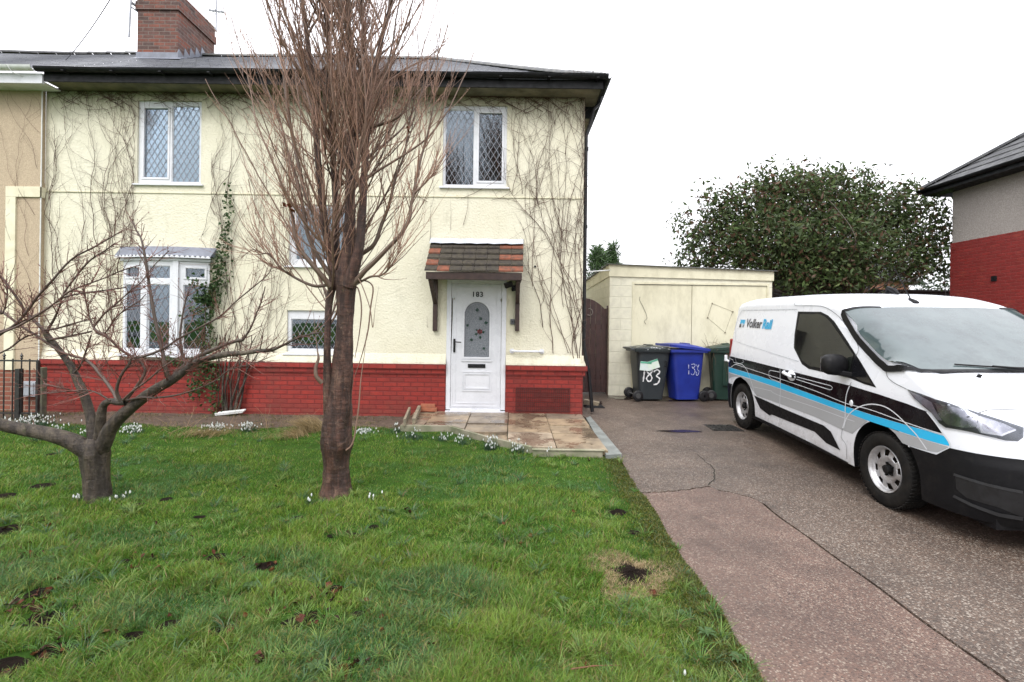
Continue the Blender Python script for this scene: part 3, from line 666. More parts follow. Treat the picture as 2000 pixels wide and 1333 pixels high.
for (xx, yy, zz) in ((XR+.085, YW+.10, 0),):
    P = [(XE+.06, YW+.14, ZG-.08), (XE+.04, YW+.14, ZG-.2), (XE-.06, YW+.14, ZG-.3), (XR+.09, YW+.14, ZG-.62), (XR+.045, YW+.12, ZG-.75), (XR+.05, YW+.12, 1.25), (XR+.14, YW+.10, .75), (XR+.20, YW+.08, .14)]
    mb.tube(P, .030, 12)
    for z in (1.6, 3.2, 4.5): mb.tube([(XR+.05, YW+.12, z), (XR+.05, YW+.12, z+.05)], .038, 12)
mb.build('downpipe', MT['black_plastic'], house, smooth=True)
mb = MB()                                             # dark verge board end seen at the corner
mb.box(XR-.0, XE-.02, YW+.3, YW+.34, ZG-.38, ZG-.19); mb.build('eaves_bracket', MT['black_paint'], roof)
# chimney
chx0, chx1, chy0, chy1 = at(268, 100, 9.9).x, at(347, 100, 9.9).x, 9.9, 11.1
ch = empty('chimney', (0,0,0)); ch.parent = roof; ch.location = Vector((chx0, chy0, 6.9)) - Vector(house.location) - Vector(roof.location)
mb = MB(); mb.box(chx0, chx1, chy0, chy1, 6.6, 7.93); mb.box(chx0-.03, chx1+.03, chy0-.03, chy1+.03, 7.932, 8.10); mb.box(chx0-.01, chx1+.01, chy0-.01, chy1+.01, 8.102, 8.32)
mb.build('chimney_stack', MT['chimney_brick'], ch)
zf = ZG-.02+TP*(9.9-YE); mb = MB(); mb.box(chx0-.015, chx1+.015, chy0-.014, chy0+.0, zf-.03, zf+.13)
P = [(chx1+.014, chy0-.012, zf+.13)]; steps = 5
for i in range(steps):
    y = chy0+.18*(i+1); zt = ZG-.02+TP*(y-YE); P += [(chx1+.014, y-.18+.02, zt+.11), (chx1+.014, y-.01, zt+.02)]
mb2 = [(chx1+.016, chy0-.012, zf-.03)]+P+[(chx1+.016, chy0+.95, ZR-.12)]
mb.prism(mb2, (-.014,0,0)); mb.add([(chx0-.03,chy0-.14,zf-.07),(chx1+.12,chy0-.14,zf-.07),(chx1+.12,chy0,zf+.03),(chx0-.03,chy0,zf+.03)], [(0,1,2,3)])
mb.build('lead_flashing', MT['lead'], ch)
for (x, y, r, h, mt) in (((chx0+chx1)/2+.0, 10.25, .13, .55, 'terracotta'), ((chx0+chx1)/2, 10.8, .10, .28, 'upvc_dirty')):
    mb = MB(); mb.lathe([(r*1.1, 8.30), (r, 8.36), (r*.92, 8.30+h*.8), (r*1.08, 8.30+h*.85), (r*1.05, 8.30+h), (r*.8, 8.30+h), (r*.75, 8.34)], 20); mb.M = Matrix(); mb.v = [(a+x, b+y, c) for a, b, c in mb.v]
    mb.build('chimney_pot', MT[mt], ch, smooth=True)
# aerials and cables
x0, z0 = at(252, 73, 9.8).x, at(252, 73, 9.8).z; mb = MB(); mb.tube([(x0, 9.8, z0), (x0+.06, 9.8, z0+1.6)], .018, 8); mb.bar((x0+.03, 9.8, 8.02), (chx0-.03, 9.95, 8.02), .04); mb.bar((x0+.03, 9.8, 7.93), (chx0, 9.95, 7.90), .02)
for i in range(6): zz = z0+.95+.0; mb.bar((x0-.2+.07*i, 9.6+.08*i, zz+.3), (x0-.0+.07*i, 9.55+.08*i, zz+.32), .01)
ae = empty('tv_aerial', (x0, 9.8, z0), label='aerial pole clamped to the left side of the brick chimney', cat='aerial', group='aerials on the chimney'); mb.build('pole', MT['metal_grey'], ae)
p = at(422, 62, 11.2); ae = empty('tv_aerial', p, label='aerial pole fixed to the far right corner of the brick chimney', cat='aerial', group='aerials on the chimney')
mb = MB(); mb.tube([p, (p.x, p.y, 9.7)], .016, 8); mb.bar((p.x, p.y, p.z+.02), (chx1, chy1-.05, p.z), .05); mb.bar((p.x-.12, p.y-.1, 8.72), (p.x+.12, p.y+.1, 8.8), .03); mb.build('pole', MT['metal_grey'], ae)
mb = MB()
for i in range(5): mb.bar((p.x-.2+.1*i, p.y-.1, 8.74+.015*i), (p.x-.2+.1*i+.02, p.y+.15, 8.74+.015*i), .012)
mb.build('antenna', MT['metal_grey'], ae)
def cable(a, b, sagz, r=.006, n=20): return [(a[0]+(b[0]-a[0])*i/n, a[1]+(b[1]-a[1])*i/n, a[2]+(b[2]-a[2])*i/n-sagz*4*(i/n)*(1-i/n)) for i in range(n+1)]
a = at(128, 118, 8.6); b = at(216, -2, 6.0); mb = MB(); mb.tube(cable(a, (b.x, b.y, b.z), .05), .006, 5); tag(mb.build('overhead_cable', MT['black_plastic'], None), 'thin overhead cable running up from the eaves left of the chimney', 'cable')
# ------------------------------------------------------------------ neighbour half, left
YN = YW-.085; XNr = wp(80, 400, YN)[0]
nb = empty('neighbour_house', (XNr, YN, 0), label='beige pebbledashed neighbouring house with white gutter at the left edge', cat='house')
zb = wp(60, 722)[1]; mb = MB(); mb.add([(XN,YN,zb),(XNr,YN,zb),(XNr,YN,ZE-.02),(XN,YN,ZE-.02)], [(0,1,2,3)]); mb.add([(XNr,YN,zb),(XL+.0,YN+.083,zb),(XL+.0,YN+.083,ZE-.02),(XNr,YN,ZE-.02)], [(0,1,2,3)])
mb.add([(XN,YB,0),(XL,YB,0),(XL,YB,ZE),(XN,YB,ZE)], [(3,2,1,0)]); mb.build('render_wall', MT['beige'], nb, fixn=False)
mb = MB(); mb.box(XNr-.008, XNr+.004, YN-.006, YN+.006, zb, ZE-.02); mb.build('corner_bead', MT['upvc_dirty'], nb)
mb = MB(); mb.box(XN, XL-.012, YN-.0, YN+.3, -.1, zb-.002); mb.build('brick_base', MT['plain_brick'], nb)
a, b = wp(23, 500)[0], wp(42, 500)[0]; zt, zt0 = wp(50, 368)[1], wp(50, 388)[1]; mb = MB(); mb.box(a, b, YN-.025, YN, zb, zt0-.002); mb.box(a, XNr+.006, YN-.027, YN+.0, zt0, zt); mb.box(XNr+.006, XL, YN-.02, YN+.07, zt0, zt); mb.build('smooth_band', MT['cream_trim'], nb)
nr = empty('roof', (0,0,0)); nr.parent = nb; nr.location = Vector((XNr, YE, ZG)) - Vector(nb.location)
XE_, XPn = XE, XP-.004
mb = MB(); slope_front(mb, -14.0, XPn, False); mb.build('slates', MT['slate'], nr, fixn=False)
mb = MB(); half_tiles(mb, (-14, YR, ZR-.02), (XPn, YR, ZR-.02)); mb.build('ridge_tiles', MT['conc_tile'], nr, smooth=True, angle=50)
mb = MB(); gutter(mb, (-14, YE-.10, ZG-.015), (XP-.07, YE-.10, ZG-.015), .065); mb.tube([(XP-.42,YE-.18,ZG-.03),(XP-.38,YE-.12,ZG-.12),(XP-.30,YE-.02,ZG-.14)], .008, 6); mb.build('gutter', MT['upvc_dirty'], nr, smooth=True)
mb = MB(); mb.box(-14, XP-.01, YE-.03, YE+.01, ZG-.24, ZG-.085); mb.build('fascia', MT['upvc'], nr); mb = MB(); mb.box(-14, XP-.01, YE+.012, YN+.02, ZG-.22, ZG-.20); mb.build('soffit', MT['upvc_dirty'], nr)
x, z = wp(56, 760, YN-.06); mb = MB(); mb.box(x-.12, x+.14, YN-.10, YN-.001, z-.12, z+.12); mb.box(x-.10, x+.12, YN-.11, YN-.10, z-.10, z+.10)
tag(mb.build('meter_box', MT['grey_plastic'], None, bevel=.008), 'pale grey plastic box on the neighbour brick wall behind the railings', 'meter box')
# ================================================================== VAN
# local frame: x from the rear axle line forward (towards the street), y to the left, z up; the side seen is y < 0
VA, VB = Vector((3.41, 6.86, .078)), Vector((3.31, 4.13, .008))     # ground under the rear and the front wheel, outer face
vx = (VB-VA).normalized(); vy = Vector((0,0,1)).cross(vx).normalized(); vz = vx.cross(vy)
HW = .925
# y axis of the van must point to +X of the world (away from the seen side)
vloc = VA + vy*HW*(1 if vy.x > 0 else -1)
VM = Matrix(((vx.x, vy.x, vz.x, vloc.x), (vx.y, vy.y, vz.y, vloc.y), (vx.z, vy.z, vz.z, vloc.z), (0,0,0,1)))
van = bpy.data.objects.new('van', None); COL.objects.link(van); van.matrix_world = VM; van.empty_display_size = .1
tag(van, 'white panel van with black, cyan and grey side stripes parked nose out on the driveway', 'van')
VI = VM.inverted()
def itp(x, tab):
    if x <= tab[0][0]: return tab[0][1]
    for (a, b), (c, d) in zip(tab, tab[1:]):
        if x <= c:
            t = (x-a)/(c-a); return b+(d-b)*t
    return tab[-1][1]
def sm(x, tab, h=.06): return (itp(x-h, tab)+2*itp(x, tab)+itp(x+h, tab))/4
TW = [(-.90,.865),(-.86,.900),(-.78,.918),(-.5,.925),(-.2,.925),(2.7,.925),(2.95,.918),(3.1,.900),(3.2,.872),(3.3,.82),(3.38,.74),(3.45,.62),(3.50,.47),(3.54,.28),(3.56,.05)]
TZ = [(-.90,1.86),(-.84,1.905),(-.5,1.94),(0,1.95),(.8,1.955),(1.3,1.945),(1.6,1.915),(1.85,1.85),(2.2,1.66),(2.6,1.42),(2.86,1.265),(2.95,1.225),(3.1,1.165),(3.25,1.08),(3.36,.98),(3.45,.88),(3.50,.83),(3.54,.80),(3.56,.79)]
TE = [(-.86,.20),(1.5,.20),(1.9,.17),(2.4,.13),(2.8,.12),(3.1,.13),(3.56,.10)]         # how far below the crown the side turns in
TN = [(-.90,3.8),(1.5,3.8),(1.9,3.6),(2.5,3.6),(2.9,3.0),(3.56,2.6)]
def tumble(z):
    return itp(z, [(.15,.955),(.30,.975),(.55,.992),(.80,1.0),(1.0,1.0),(1.12,.992),(1.30,.970),(1.75,.905),(2.0,.865)])
def shear(x, z):
    d = 0
    if x < .3: d += .15*max(0, min(1.1, (z-.9)))*((.3-x)/1.16)**1.5
    if x > 2.95:
        k = ((x-2.95)/.6)**1.5; d += k*itp(z, [(.2,-.01),(.30,.05),(.50,.06),(.62,.05),(.68,.02),(.9,-.02),(1.1,-.04)])
    return x+d
NX_ = 110; NS = 30; NA = 26
xs = list(np.linspace(-.90, 2.9, 78)) + list(np.linspace(2.94, 3.56, 34))
def section(x):
    w = sm(x, TW, .03); zt = sm(x, TZ); ze = zt-itp(x, TE); n = itp(x, TN); z0 = .22; P = []
    for i in range(NS): z = z0+(ze-z0)*i/NS; P.append((w*tumble(z), z))
    we = w*tumble(ze)
    for i in range(NA+1):
        a = math.pi/2*i/NA; P.append((we*max(0, math.cos(a))**(2/n), ze+(zt-ze)*math.sin(a)**(2/n)))
    return P
def body_bm():
    V = []; Fc = []; m = 2*(NS+NA)+1
    for x in xs:
        P = section(x); full = [(-y, z) for y, z in P] + [(y, z) for y, z in reversed(P[:-1])]
        V += [(shear(x, z), y, z) for y, z in full]
    for i in range(len(xs)-1):
        for j in range(m-1): a = i*m+j; Fc.append((a, a+1, a+m+1, a+m))
        Fc.append((i*m+m-1, i*m, (i+1)*m, (i+1)*m+m-1))
    Fc.append(tuple(range(m-1,-1,-1))); Fc.append(tuple((len(xs)-1)*m+j for j in range(m)))
    return V, Fc
BV, BF = body_bm()
BVH = BVHTree.FromPolygons([Vector(v) for v in BV], BF)
def hit(px, py):
    a, b = ray(px, py); o = VI @ Vector((0,0,CH)); d = (VI.to_3x3() @ Vector((a,1,b))).normalized()
    h = BVH.ray_cast(o, d); return h[0]
def z7(pts): return [(1400+x*.3, 540+y*.3) for x, y in pts]
def hits(pts):
    out = []
    for p in pts:
        h = hit(*p)
        if h is None:
            a, b = ray(*p); o = VI @ Vector((0,0,CH)); d = VI.to_3x3() @ Vector((a,1,b)); q = o+d*((-HW-o.y)/d.y); h = BVH.find_nearest(q)[0]
        out.append(h)
    return out
def densify(P, n=6):
    """Catmull-Rom through closed polygon points"""
    out = []; k = len(P)
    for i in range(k):
        p0, p1, p2, p3 = P[i-1], P[i], P[(i+1)%k], P[(i+2)%k]
        for j in range(n):
            t = j/n; out.append(.5*((2*p1)+(p2-p0)*t+(2*p0-5*p1+4*p2-p3)*t*t+(3*p1-p0-3*p2+p3)*t**3))
    return out
def patch(name, poly, nrm, mat, off=.003, grid=.035, parent=None, smooth=True, mirror=False, thick=.0, bvh=None, relax=0):
    """poly: 3D outline; the sheet is draped on the body along -nrm"""
    bvh = bvh or BVH; nrm = Vector(nrm).normalized(); u = (Vector((0,0,1)).cross(nrm)); u = (u if u.length > .1 else Vector((0,1,0)).cross(nrm)).normalized(); v = nrm.cross(u)
    c = sum((Vector(p) for p in poly), Vector())/len(poly); bm = bmesh.new()
    P2 = [((Vector(p)-c).dot(u), (Vector(p)-c).dot(v)) for p in poly]
    vs = [bm.verts.new((a, b, 0)) for a, b in P2]; bm.faces.new(vs); bmesh.ops.triangulate(bm, faces=bm.faces)
    for k in (0, 1):
        lo = min(p[k] for p in P2); hi = max(p[k] for p in P2); g = lo+grid
        while g < hi-.004:
            co_ = Vector((g,0,0)) if k == 0 else Vector((0,g,0)); no = Vector((1,0,0)) if k == 0 else Vector((0,1,0))
            bmesh.ops.bisect_plane(bm, geom=bm.verts[:]+bm.edges[:]+bm.faces[:], plane_co=co_, plane_no=no, dist=1e-5); g += grid
    for w_ in bm.verts:
        q = c+u*w_.co.x+v*w_.co.y; h = bvh.ray_cast(q+nrm*1.2, -nrm)
        if h[0] is None: h = bvh.find_nearest(q)
        n_ = h[1] if h[1].dot(nrm) > 0 else -h[1]; w_.co = h[0]+n_*off
    for _ in range(relax): bmesh.ops.smooth_vert(bm, verts=[v_ for v_ in bm.verts if not v_.is_boundary], factor=.5, use_axis_x=True, use_axis_y=True, use_axis_z=True)
    bm.normal_update()
    for f in bm.faces:
        if f.normal.dot(nrm) < 0: f.normal_flip()
    if thick:
        r = bmesh.ops.extrude_face_region(bm, geom=bm.faces[:]); 
        for e in r['geom']:
            if isinstance(e, bmesh.types.BMVert): e.co += nrm*thick
        bm.normal_update(); bmesh.ops.recalc_face_normals(bm, faces=bm.faces)
    me = bpy.data.meshes.new(name); bm.to_mesh(me); bm.free(); me.materials.append(mat)
    if smooth: me.shade_smooth(); me.set_sharp_from_angle(angle=math.radians(35))
    o = link(name, me, parent or van)
    if mirror:
        m2 = me.copy(); m2.transform(Matrix.Scale(-1, 4, (0,1,0))); m2.flip_normals(); link(name, m2, parent or van)
    return o
def ribbon(mb, pts, w, nrm=(0,-1,0), off=.004, step=.03, closed=False):
    nrm = Vector(nrm); P = [Vector(p) for p in pts]
    if closed: P.append(P[0])
    Q = []
    for a, b in zip(P, P[1:]):
        n = max(1, int((b-a).length/step)); Q += [a.lerp(b, i/n) for i in range(n)]
    Q.append(P[-1]); vs = []
    for i, q in enumerate(Q):
        t = (Q[min(i+1,len(Q)-1)]-Q[max(i-1,0)]).normalized(); s = t.cross(nrm).normalized()
        for sg in (-1, 1):
            r = q+s*sg*w/2; h = BVH.ray_cast(r+nrm.normalized()*1.0, -nrm.normalized())
            if h[0] is None: h = BVH.find_nearest(r)
            nn = h[1] if h[1].dot(nrm) > 0 else -h[1]; vs.append(h[0]+nn*off)
    mb.add(vs, [(2*i, 2*i+1, 2*i+3, 2*i+2) for i in range(len(Q)-1)])
def crom(P, closed, n=5):
    k = len(P); out = []
    for i in range(k if closed else k-1):
        g = (lambda j: P[j % k]) if closed else (lambda j: P[max(0, min(k-1, j))])
        p0, p1, p2, p3 = g(i-1), g(i), g(i+1), g(i+2)
        for j in range(n): t = j/n; out.append(.5*((2*p1)+(p2-p0)*t+(2*p0-5*p1+4*p2-p3)*t*t+(3*p1-p0-3*p2+p3)*t**3))
    return out+([] if closed else [P[-1]])
# materials
t = NT('van_white_paint'); c = t.mix(t.ramp(t.noise(2.3, 8, .75), [(.5, 0.), (.8, .3)]), (.74,.76,.80), (.68,.69,.71))
sp = t.n.new('ShaderNodeSeparateXYZ'); t.lk(t.tc.outputs['Object'], sp.inputs[0]); mr = t.n.new('ShaderNodeMapRange'); t.lk(sp.outputs[2], mr.inputs[0]); mr.inputs[1].default_value = .62; mr.inputs[2].default_value = .22
dirt = t.math('MULTIPLY', mr.outputs[0], t.ramp(t.noise(7, 7, .8), [(.3, .25), (.7, 1.)])); c = t.mix(t.math('MULTIPLY', dirt, .62), c, (.24,.20,.16)); t.set(c, t.ramp(t.noise(5, 4), [(.3,.22),(.7,.36)])); t.b.inputs['Coat Weight'].default_value = .4; t.b.inputs['Coat Roughness'].default_value = .1; VPW = t.m
def vdecal(name, c):
    t = NT(name); cc = t.mix(t.ramp(t.noise(6, 7, .75), [(.5, 0.), (.8, .12)]), c, (.20,.18,.16)); t.set(cc, .3); t.b.inputs['Coat Weight'].default_value = .3; return t.m
VBK, VCY, VGR, VWH = simple('van_black_stripe', (.004,.004,.006), (.008,.008,.009), .22, 6, **{'Specular_IOR_Level': .25}), vdecal('van_cyan_stripe', (.02,.42,.72)), vdecal('van_grey_stripe', (.34,.35,.36)), vdecal('van_white_line', (.62,.64,.67))
t = NT('van_black_plastic'); t.b.inputs['Specular IOR Level'].default_value = .18; c = t.mix(t.ramp(t.noise(5, 7, .8), [(.50, 0.), (.80, .6)]), (.006,.006,.007), (.026,.024,.021)); t.set(c, t.ramp(t.noise(30, 3), [(.3,.38),(.7,.6)])); t.bump(t.noise(220, 2), .12, .001); VPL = t.m
VGAP = simple('panel_gap', (.16,.165,.17), None, .6)
# body, with the wheel arches cut out
me = bpy.data.meshes.new('body'); me.from_pydata(BV, [], BF); bm = bmesh.new(); bm.from_mesh(me); bmesh.ops.recalc_face_normals(bm, faces=bm.faces); bm.to_mesh(me); bm.free()
me.materials.append(VPW); me.materials.append(VPL); body = link('body', me, van)
WR, WF, WZ = (-.31, 2.56, .325)
AR = [hits(z7([(100,668),(150,652),(200,712),(248,830)])), None]
def arch_cutter(cx, r, zc, s):
    mb = MB(); P = []
    for i in range(25): a = math.pi*i/24; P.append((cx+r*math.cos(a), zc+r*math.sin(a)*.98))
    P = [(cx+r*1.0, .05)]+P+[(cx-r*1.0, .05)]
    mb.prism([(x, s*1.2, z) for x, z in P], (0, -s*.52, 0)); return mb
cut = MB()
for cx, r in ((WR, .405), (WF, .405)):
    for s in (-1, 1): q = arch_cutter(cx, r, WZ+.03, s); cut.add(q.v, q.f)
cme = bpy.data.meshes.new('cut'); cme.from_pydata(cut.v, [], cut.f); bm = bmesh.new(); bm.from_mesh(cme); bmesh.ops.recalc_face_normals(bm, faces=bm.faces); bm.to_mesh(cme); bm.free()
cme.materials.append(VPL); cob = link('cut', cme, van)
md = body.modifiers.new('b', 'BOOLEAN'); md.operation = 'DIFFERENCE'; md.object = cob; md.solver = 'EXACT'
try: md.material_mode = 'TRANSFER'
except Exception: pass
dg_ = bpy.context.evaluated_depsgraph_get(); dg_.update(); nm = bpy.data.meshes.new_from_object(body.evaluated_get(dg_)); body.modifiers.clear(); body.data = nm
bpy.data.objects.remove(cob); nm.shade_smooth(); nm.set_sharp_from_angle(angle=math.radians(32))
# bumpers: skin of the body pushed out a little
def skin(name, test, mat, off, cuts=()):
    bm = bmesh.new(); bm.from_mesh(body.data)
    for pc, pn in cuts: bmesh.ops.bisect_plane(bm, geom=bm.verts[:]+bm.edges[:]+bm.faces[:], plane_co=pc, plane_no=pn, dist=1e-5)
    bm.normal_update(); dl = [f for f in bm.faces if not test(f.calc_center_median(), f.normal) or f.material_index == 1]; bmesh.ops.delete(bm, geom=dl, context='FACES')
    bm.normal_update(); N = {v: v.normal.copy() for v in bm.verts}
    for v in bm.verts: v.co += N[v]*off
    me = bpy.data.meshes.new(name); bm.to_mesh(me); bm.free(); me.materials.clear(); me.materials.append(mat); me.polygons.foreach_set('material_index', [0]*len(me.polygons)); me.shade_smooth(); me.set_sharp_from_angle(angle=math.radians(35)); return link(name, me, van)
b0, b1 = hits(z7([(1240,1085),(1525,1108)])); b2 = hit(1990, 905)
pn = (Vector((3.1, -.9, .655))-Vector((3.45, -.55, .655))).cross(Vector((0,1,0)))
skin('front_bumper', lambda c, n: c.x > WF+.1 and c.z < min(.70, max(.62, .62+.9*(c.x-3.10))), VPL, .012, [((0,0,.62), (0,0,1)), ((0,0,.70), (0,0,1)), ((3.10,0,.62), (-.669,0,.743))])
skin('rear_bumper', lambda c, n: c.x < -.62 and c.z < .60, VPL, .012, [((0,0,.60), (0,0,1)), ((-.62,0,0), (1,0,0))])
# fog lamp recess and lower intake, modelled on the bumper
# glass
FWo = hits(z7([(530,230),(680,232),(725,255),(765,292),(850,420),(940,560),(1040,725),(960,702),(870,664),(600,603),(556,573),(503,465),(507,380)]))
VGL = NT('van_side_glass'); t = VGL; t.set(t.mix(t.ramp(t.noise(2.5, 3), [(.4,0.),(.7,1.)]), (.006,.008,.008), (.020,.023,.019)), .04); t.b.inputs['Specular IOR Level'].default_value = .7; VGL = t.m
fm = patch('window_surround', FWo, (0,-1,.1), VPL, .003, mirror=True)
inn = hits(z7([(545,247),(675,247),(712,266),(750,305),(835,430),(893,512),(865,640),(640,590),(612,588),(558,548),(515,462),(518,385)]))
fw = patch('side_window', inn, (0,-1,.1), VGL, .006, mirror=True)
tri = hits(z7([(905,515),(945,575),(1020,705),(950,685),(880,645)])); patch('quarter_window', tri, (0,-1,.1), simple('black_gloss', (.008,.008,.01), None, .2), .006, mirror=True)
t = NT('van_windscreen'); sp2 = t.noise(1.6, 3)
c = t.mix(t.ramp(sp2, [(.35,0.),(.65,1.)]), (.040,.062,.066), (.075,.10,.10)); c = t.mix(t.ramp(t.noise(4, 6, .7), [(.45,0.),(.70,.7)]), c, (.020,.030,.034))
t.set(c, t.ramp(t.noise(3.5, 5), [(.35,.05),(.7,.14)])); t.b.inputs['Specular IOR Level'].default_value = .8; VWS = t.m
L0 = hits(z7([(828,235),(870,320),(930,415),(1040,535),(1085,575),(1140,603)])); 
bot = [hit(1800, 726.5), hit(1900, 727), hit(1995, 727)]; topp = [hit(1660, 606), hit(1720, 603), hit(1800, 601)]
left = [topp[1], topp[0]]+L0+bot
def mirror_poly(P):
    Q = [p for p in P if p.y < -.02]; return Q+[Vector((p.x,-p.y,p.z)) for p in reversed(Q)]
def grow(P, k):
    c = sum(P, Vector())/len(P); return [p+(p-c).normalized()*k for p in P]
WS = mirror_poly(left); print('WS', [tuple(round(a,2) for a in p) for p in left])
SB = MB(); LL = crom([p for p in WS[:len(WS)//2]], False, 4)
ribbon(SB, LL, .036, nrm=(.45,-.45,.75), off=.016, step=.02)
ribbon(SB, [Vector((p.x,-p.y,p.z)) for p in LL], .036, nrm=(.45,.45,.75), off=.016, step=.02)
SB.build('windscreen_seal', VPL, van, local=True, fixn=False)
patch('windscreen', grow(WS, -.006), (.55,0,.83), VWS, .015, .03, relax=14)
tp = [p for p in WS if p.x < 2.0]; xt = min(p.x for p in WS)
wsb = BVHTree.FromObject(bpy.data.objects['windscreen'], bpy.context.evaluated_depsgraph_get()) if False else BVHTree.FromPolygons([v.co for v in bpy.data.objects['windscreen'].data.vertices], [tuple(p.vertices) for p in bpy.data.objects['windscreen'].data.polygons])
nw_ = Vector((.55,0,.83)).normalized()               # let the body shell fall back behind the glass
for v in body.data.vertices:
    if v.co.x > 1.7 and v.co.z > 1.1:
        h_ = wsb.ray_cast(v.co-nw_*.06, nw_, .14)
        if h_[0] is not None: v.co -= nw_*.05
# sensor shade behind the glass top, washer jet, wipers
patch('sensor_cover', hits([(1772,605),(1853,603.5),(1853,614),(1838,617),(1796,617)]), (.55,0,.83), simple('smoked_band', (.10,.085,.095), None, .25), .011)
wb = [p for p in WS if p.x > 2.6]
mb = MB()
def on(x, y, off=.02):
    h = BVH.ray_cast(Vector((x,y,3)), Vector((0,0,-1))); return h[0]+(h[1] if h[1].z > 0 else -h[1])*off
mb.tube([on(2.87,-.02,.025), on(2.86,-.28,.025), on(2.82,-.56,.025)], .006, 6); mb.tube([on(2.90,.10,.02), on(2.89,-.12,.035), on(2.865,-.30,.034)], .009, 6)
mb.tube([on(2.82,.60,.025), on(2.85,.35,.025), on(2.86,.10,.025)], .006, 6); mb.tube([on(2.88,.62,.02), on(2.87,.45,.035), on(2.855,.30,.034)], .009, 6)
mb.build('wiper', VPL, van, local=True)
h = hit(1913, 738); mb = MB(); mb.tube([h-Vector((.01,0,0)), h+Vector((0,0,.018)), h+Vector((.02,0,.02))], [.016,.014,.006], 8); mb.build('washer_jet', VPL, van, local=True)
# stripes: one row of points, from photo pixels to body points, then levelled
patch('black_stripe', hits(z7([(70,516),(240,556),(415,601),(640,658),(870,712),(1060,770),(1240,830),(1372,882),(1430,955),(1482,1035),(1360,1000),(1200,958),(1000,898),(840,846),(640,775),(415,693),(240,638),(70,588)])), (0,-1,.0), VBK, .003, mirror=True)
patch('cyan_stripe', hits(z7([(70,590),(240,640),(415,695),(640,777),(840,848),(1000,900),(1200,960),(1360,1003),(1490,1042),(1520,1106),(1390,1072),(1200,1012),(1090,975),(1000,945),(840,886),(640,812),(415,731),(240,672),(74,622)])), (0,-1,0), VCY, .003, mirror=True)
patch('grey_stripe', hits(z7([(76,626),(240,676),(415,735),(640,816),(840,890),(985,942),(930,985),(885,1026),(820,1000),(640,915),(415,831),(262,777),(235,742),(190,680),(150,652),(100,655),(82,668)])), (0,-1,0), VGR, .0035, mirror=True)
patch('grey_stripe_front', hits(z7([(1120,986),(1200,1016),(1390,1076),(1517,1112),(1440,1146),(1390,1140),(1290,1120),(1210,1085),(1165,1025)])), (0,-1,0), VGR, .0035, mirror=True)
patch('lower_panel', hits(z7([(245,775),(415,852),(700,972),(745,1010),(806,1132),(715,1085),(640,1012),(360,900),(345,906),(285,860)])), (0,-1,0), VPL, .006, mirror=True)
mb = MB()
def ln(pts, w, closed=False, off=.006, curve=True):
    P = hits(z7(pts)); ribbon(mb, crom(P, closed) if curve and len(P) > 3 else P, w, off=off, closed=closed)
ln([(120,572),(415,668),(640,745),(840,826),(1000,868),(1200,940),(1480,1030)], .007)
ln([(352,612),(415,625),(415,690),(355,668),(342,650),(342,622)], .008, True, curve=False)
ln([(525,655),(745,713),(756,724),(752,737),(738,739),(520,670)], .008, curve=False)
ln([(80,605),(120,575),(160,572),(195,605),(225,680),(248,760)], .009); ln([(70,530),(108,545),(112,560),(135,565)], .006)
ln([(125,515),(128,555),(150,568),(175,560),(172,545)], .006)
ln([(830,990),(850,920),(900,868),(970,838),(1040,835),(1110,855),(1180,905),(1250,975),(1310,1040),(1372,1128)], .010)
ln([(240,720),(350,745),(365,755),(420,780),(640,852),(840,925),(900,945)], .005)
ln([(1372,882),(1430,955),(1482,1030),(1523,1106),(1450,1150),(1390,1145),(1250,1105)], .012)
ln([(868,715),(848,770),(840,850),(838,930),(822,990)], .012); ln([(415,605),(418,720),(413,835)], .008)
mb.build('stripe_line_trim', VWH, van, local=True, fixn=False)
mb = MB()
ln([(505,222),(523,235)], .005); ln([(168,222),(525,215)], .012, off=.003); ln([(165,222),(130,300),(123,400),(148,432),(350,497),(535,556)], .010, off=.003)
mb.build('crease_shade', simple('van_crease_shade', (.56,.58,.62), (.5,.52,.55), .3), van, local=True, fixn=False)  # shade of the pressed panel creases, painted as darker grey lines on the body
mb = MB()
ln([(530,155),(512,190),(600,192),(700,200),(790,255),(850,330),(905,415),(925,462),(920,500),(905,515)], .006); ln([(880,690),(868,715)], .006); ln([(413,835),(410,850)], .005); ln([(1108,615),(1115,655),(1160,695),(1240,735)], .006); ln([(822,990),(815,1050),(845,1100),(850,1190)], .005)
mb.build('seam_trim', VGAP, van, local=True, fixn=False)
patch('sill', hits(z7([(240,903),(415,985),(640,1095),(862,1212)]))+[p-Vector((0,0,.05)) for p in reversed(hits(z7([(240,903),(415,985),(640,1095),(862,1212)])))], (0,-1,0), VPL, .010, mirror=True)
# headlight
HLo = hits(z7([(1240,735),(1290,798),(1350,850),(1400,890),(1450,957),(1492,986),(1600,1003),(1740,1035),(1880,1070),(1960,1075),(1995,1050),(1998,985),(1880,945),(1700,888),(1560,843),(1430,803),(1320,762)]))
nh = Vector((.62,-.62,.45)); hlb = patch('headlight', HLo, nh, simple('headlight_grey', (.075,.075,.085), (.03,.03,.034), .3, 14), .002, .03)
def make_reflector(poly, name, mat, off): return patch(name, hits(z7(poly)), nh, mat, off, .03, parent=hlb)
CHR = simple('reflector_chrome', (.50,.50,.54), (.22,.22,.25), .25, 9, .25, 14, .004, metal=.8)
make_reflector([(1255,748),(1300,800),(1400,885),(1440,935),(1470,940),(1430,880),(1400,820),(1320,775)], 'side_lamp', simple('lamp_grey', (.42,.40,.44), (.28,.26,.29), .2, 12), .004)
make_reflector([(1420,825),(1450,910),(1500,965),(1600,985),(1690,985),(1700,905),(1600,870),(1500,842)], 'reflector', CHR, .004)
make_reflector([(1710,910),(1690,985),(1715,1020),(1850,1038),(1950,1000),(1870,962)], 'reflector', CHR, .004)
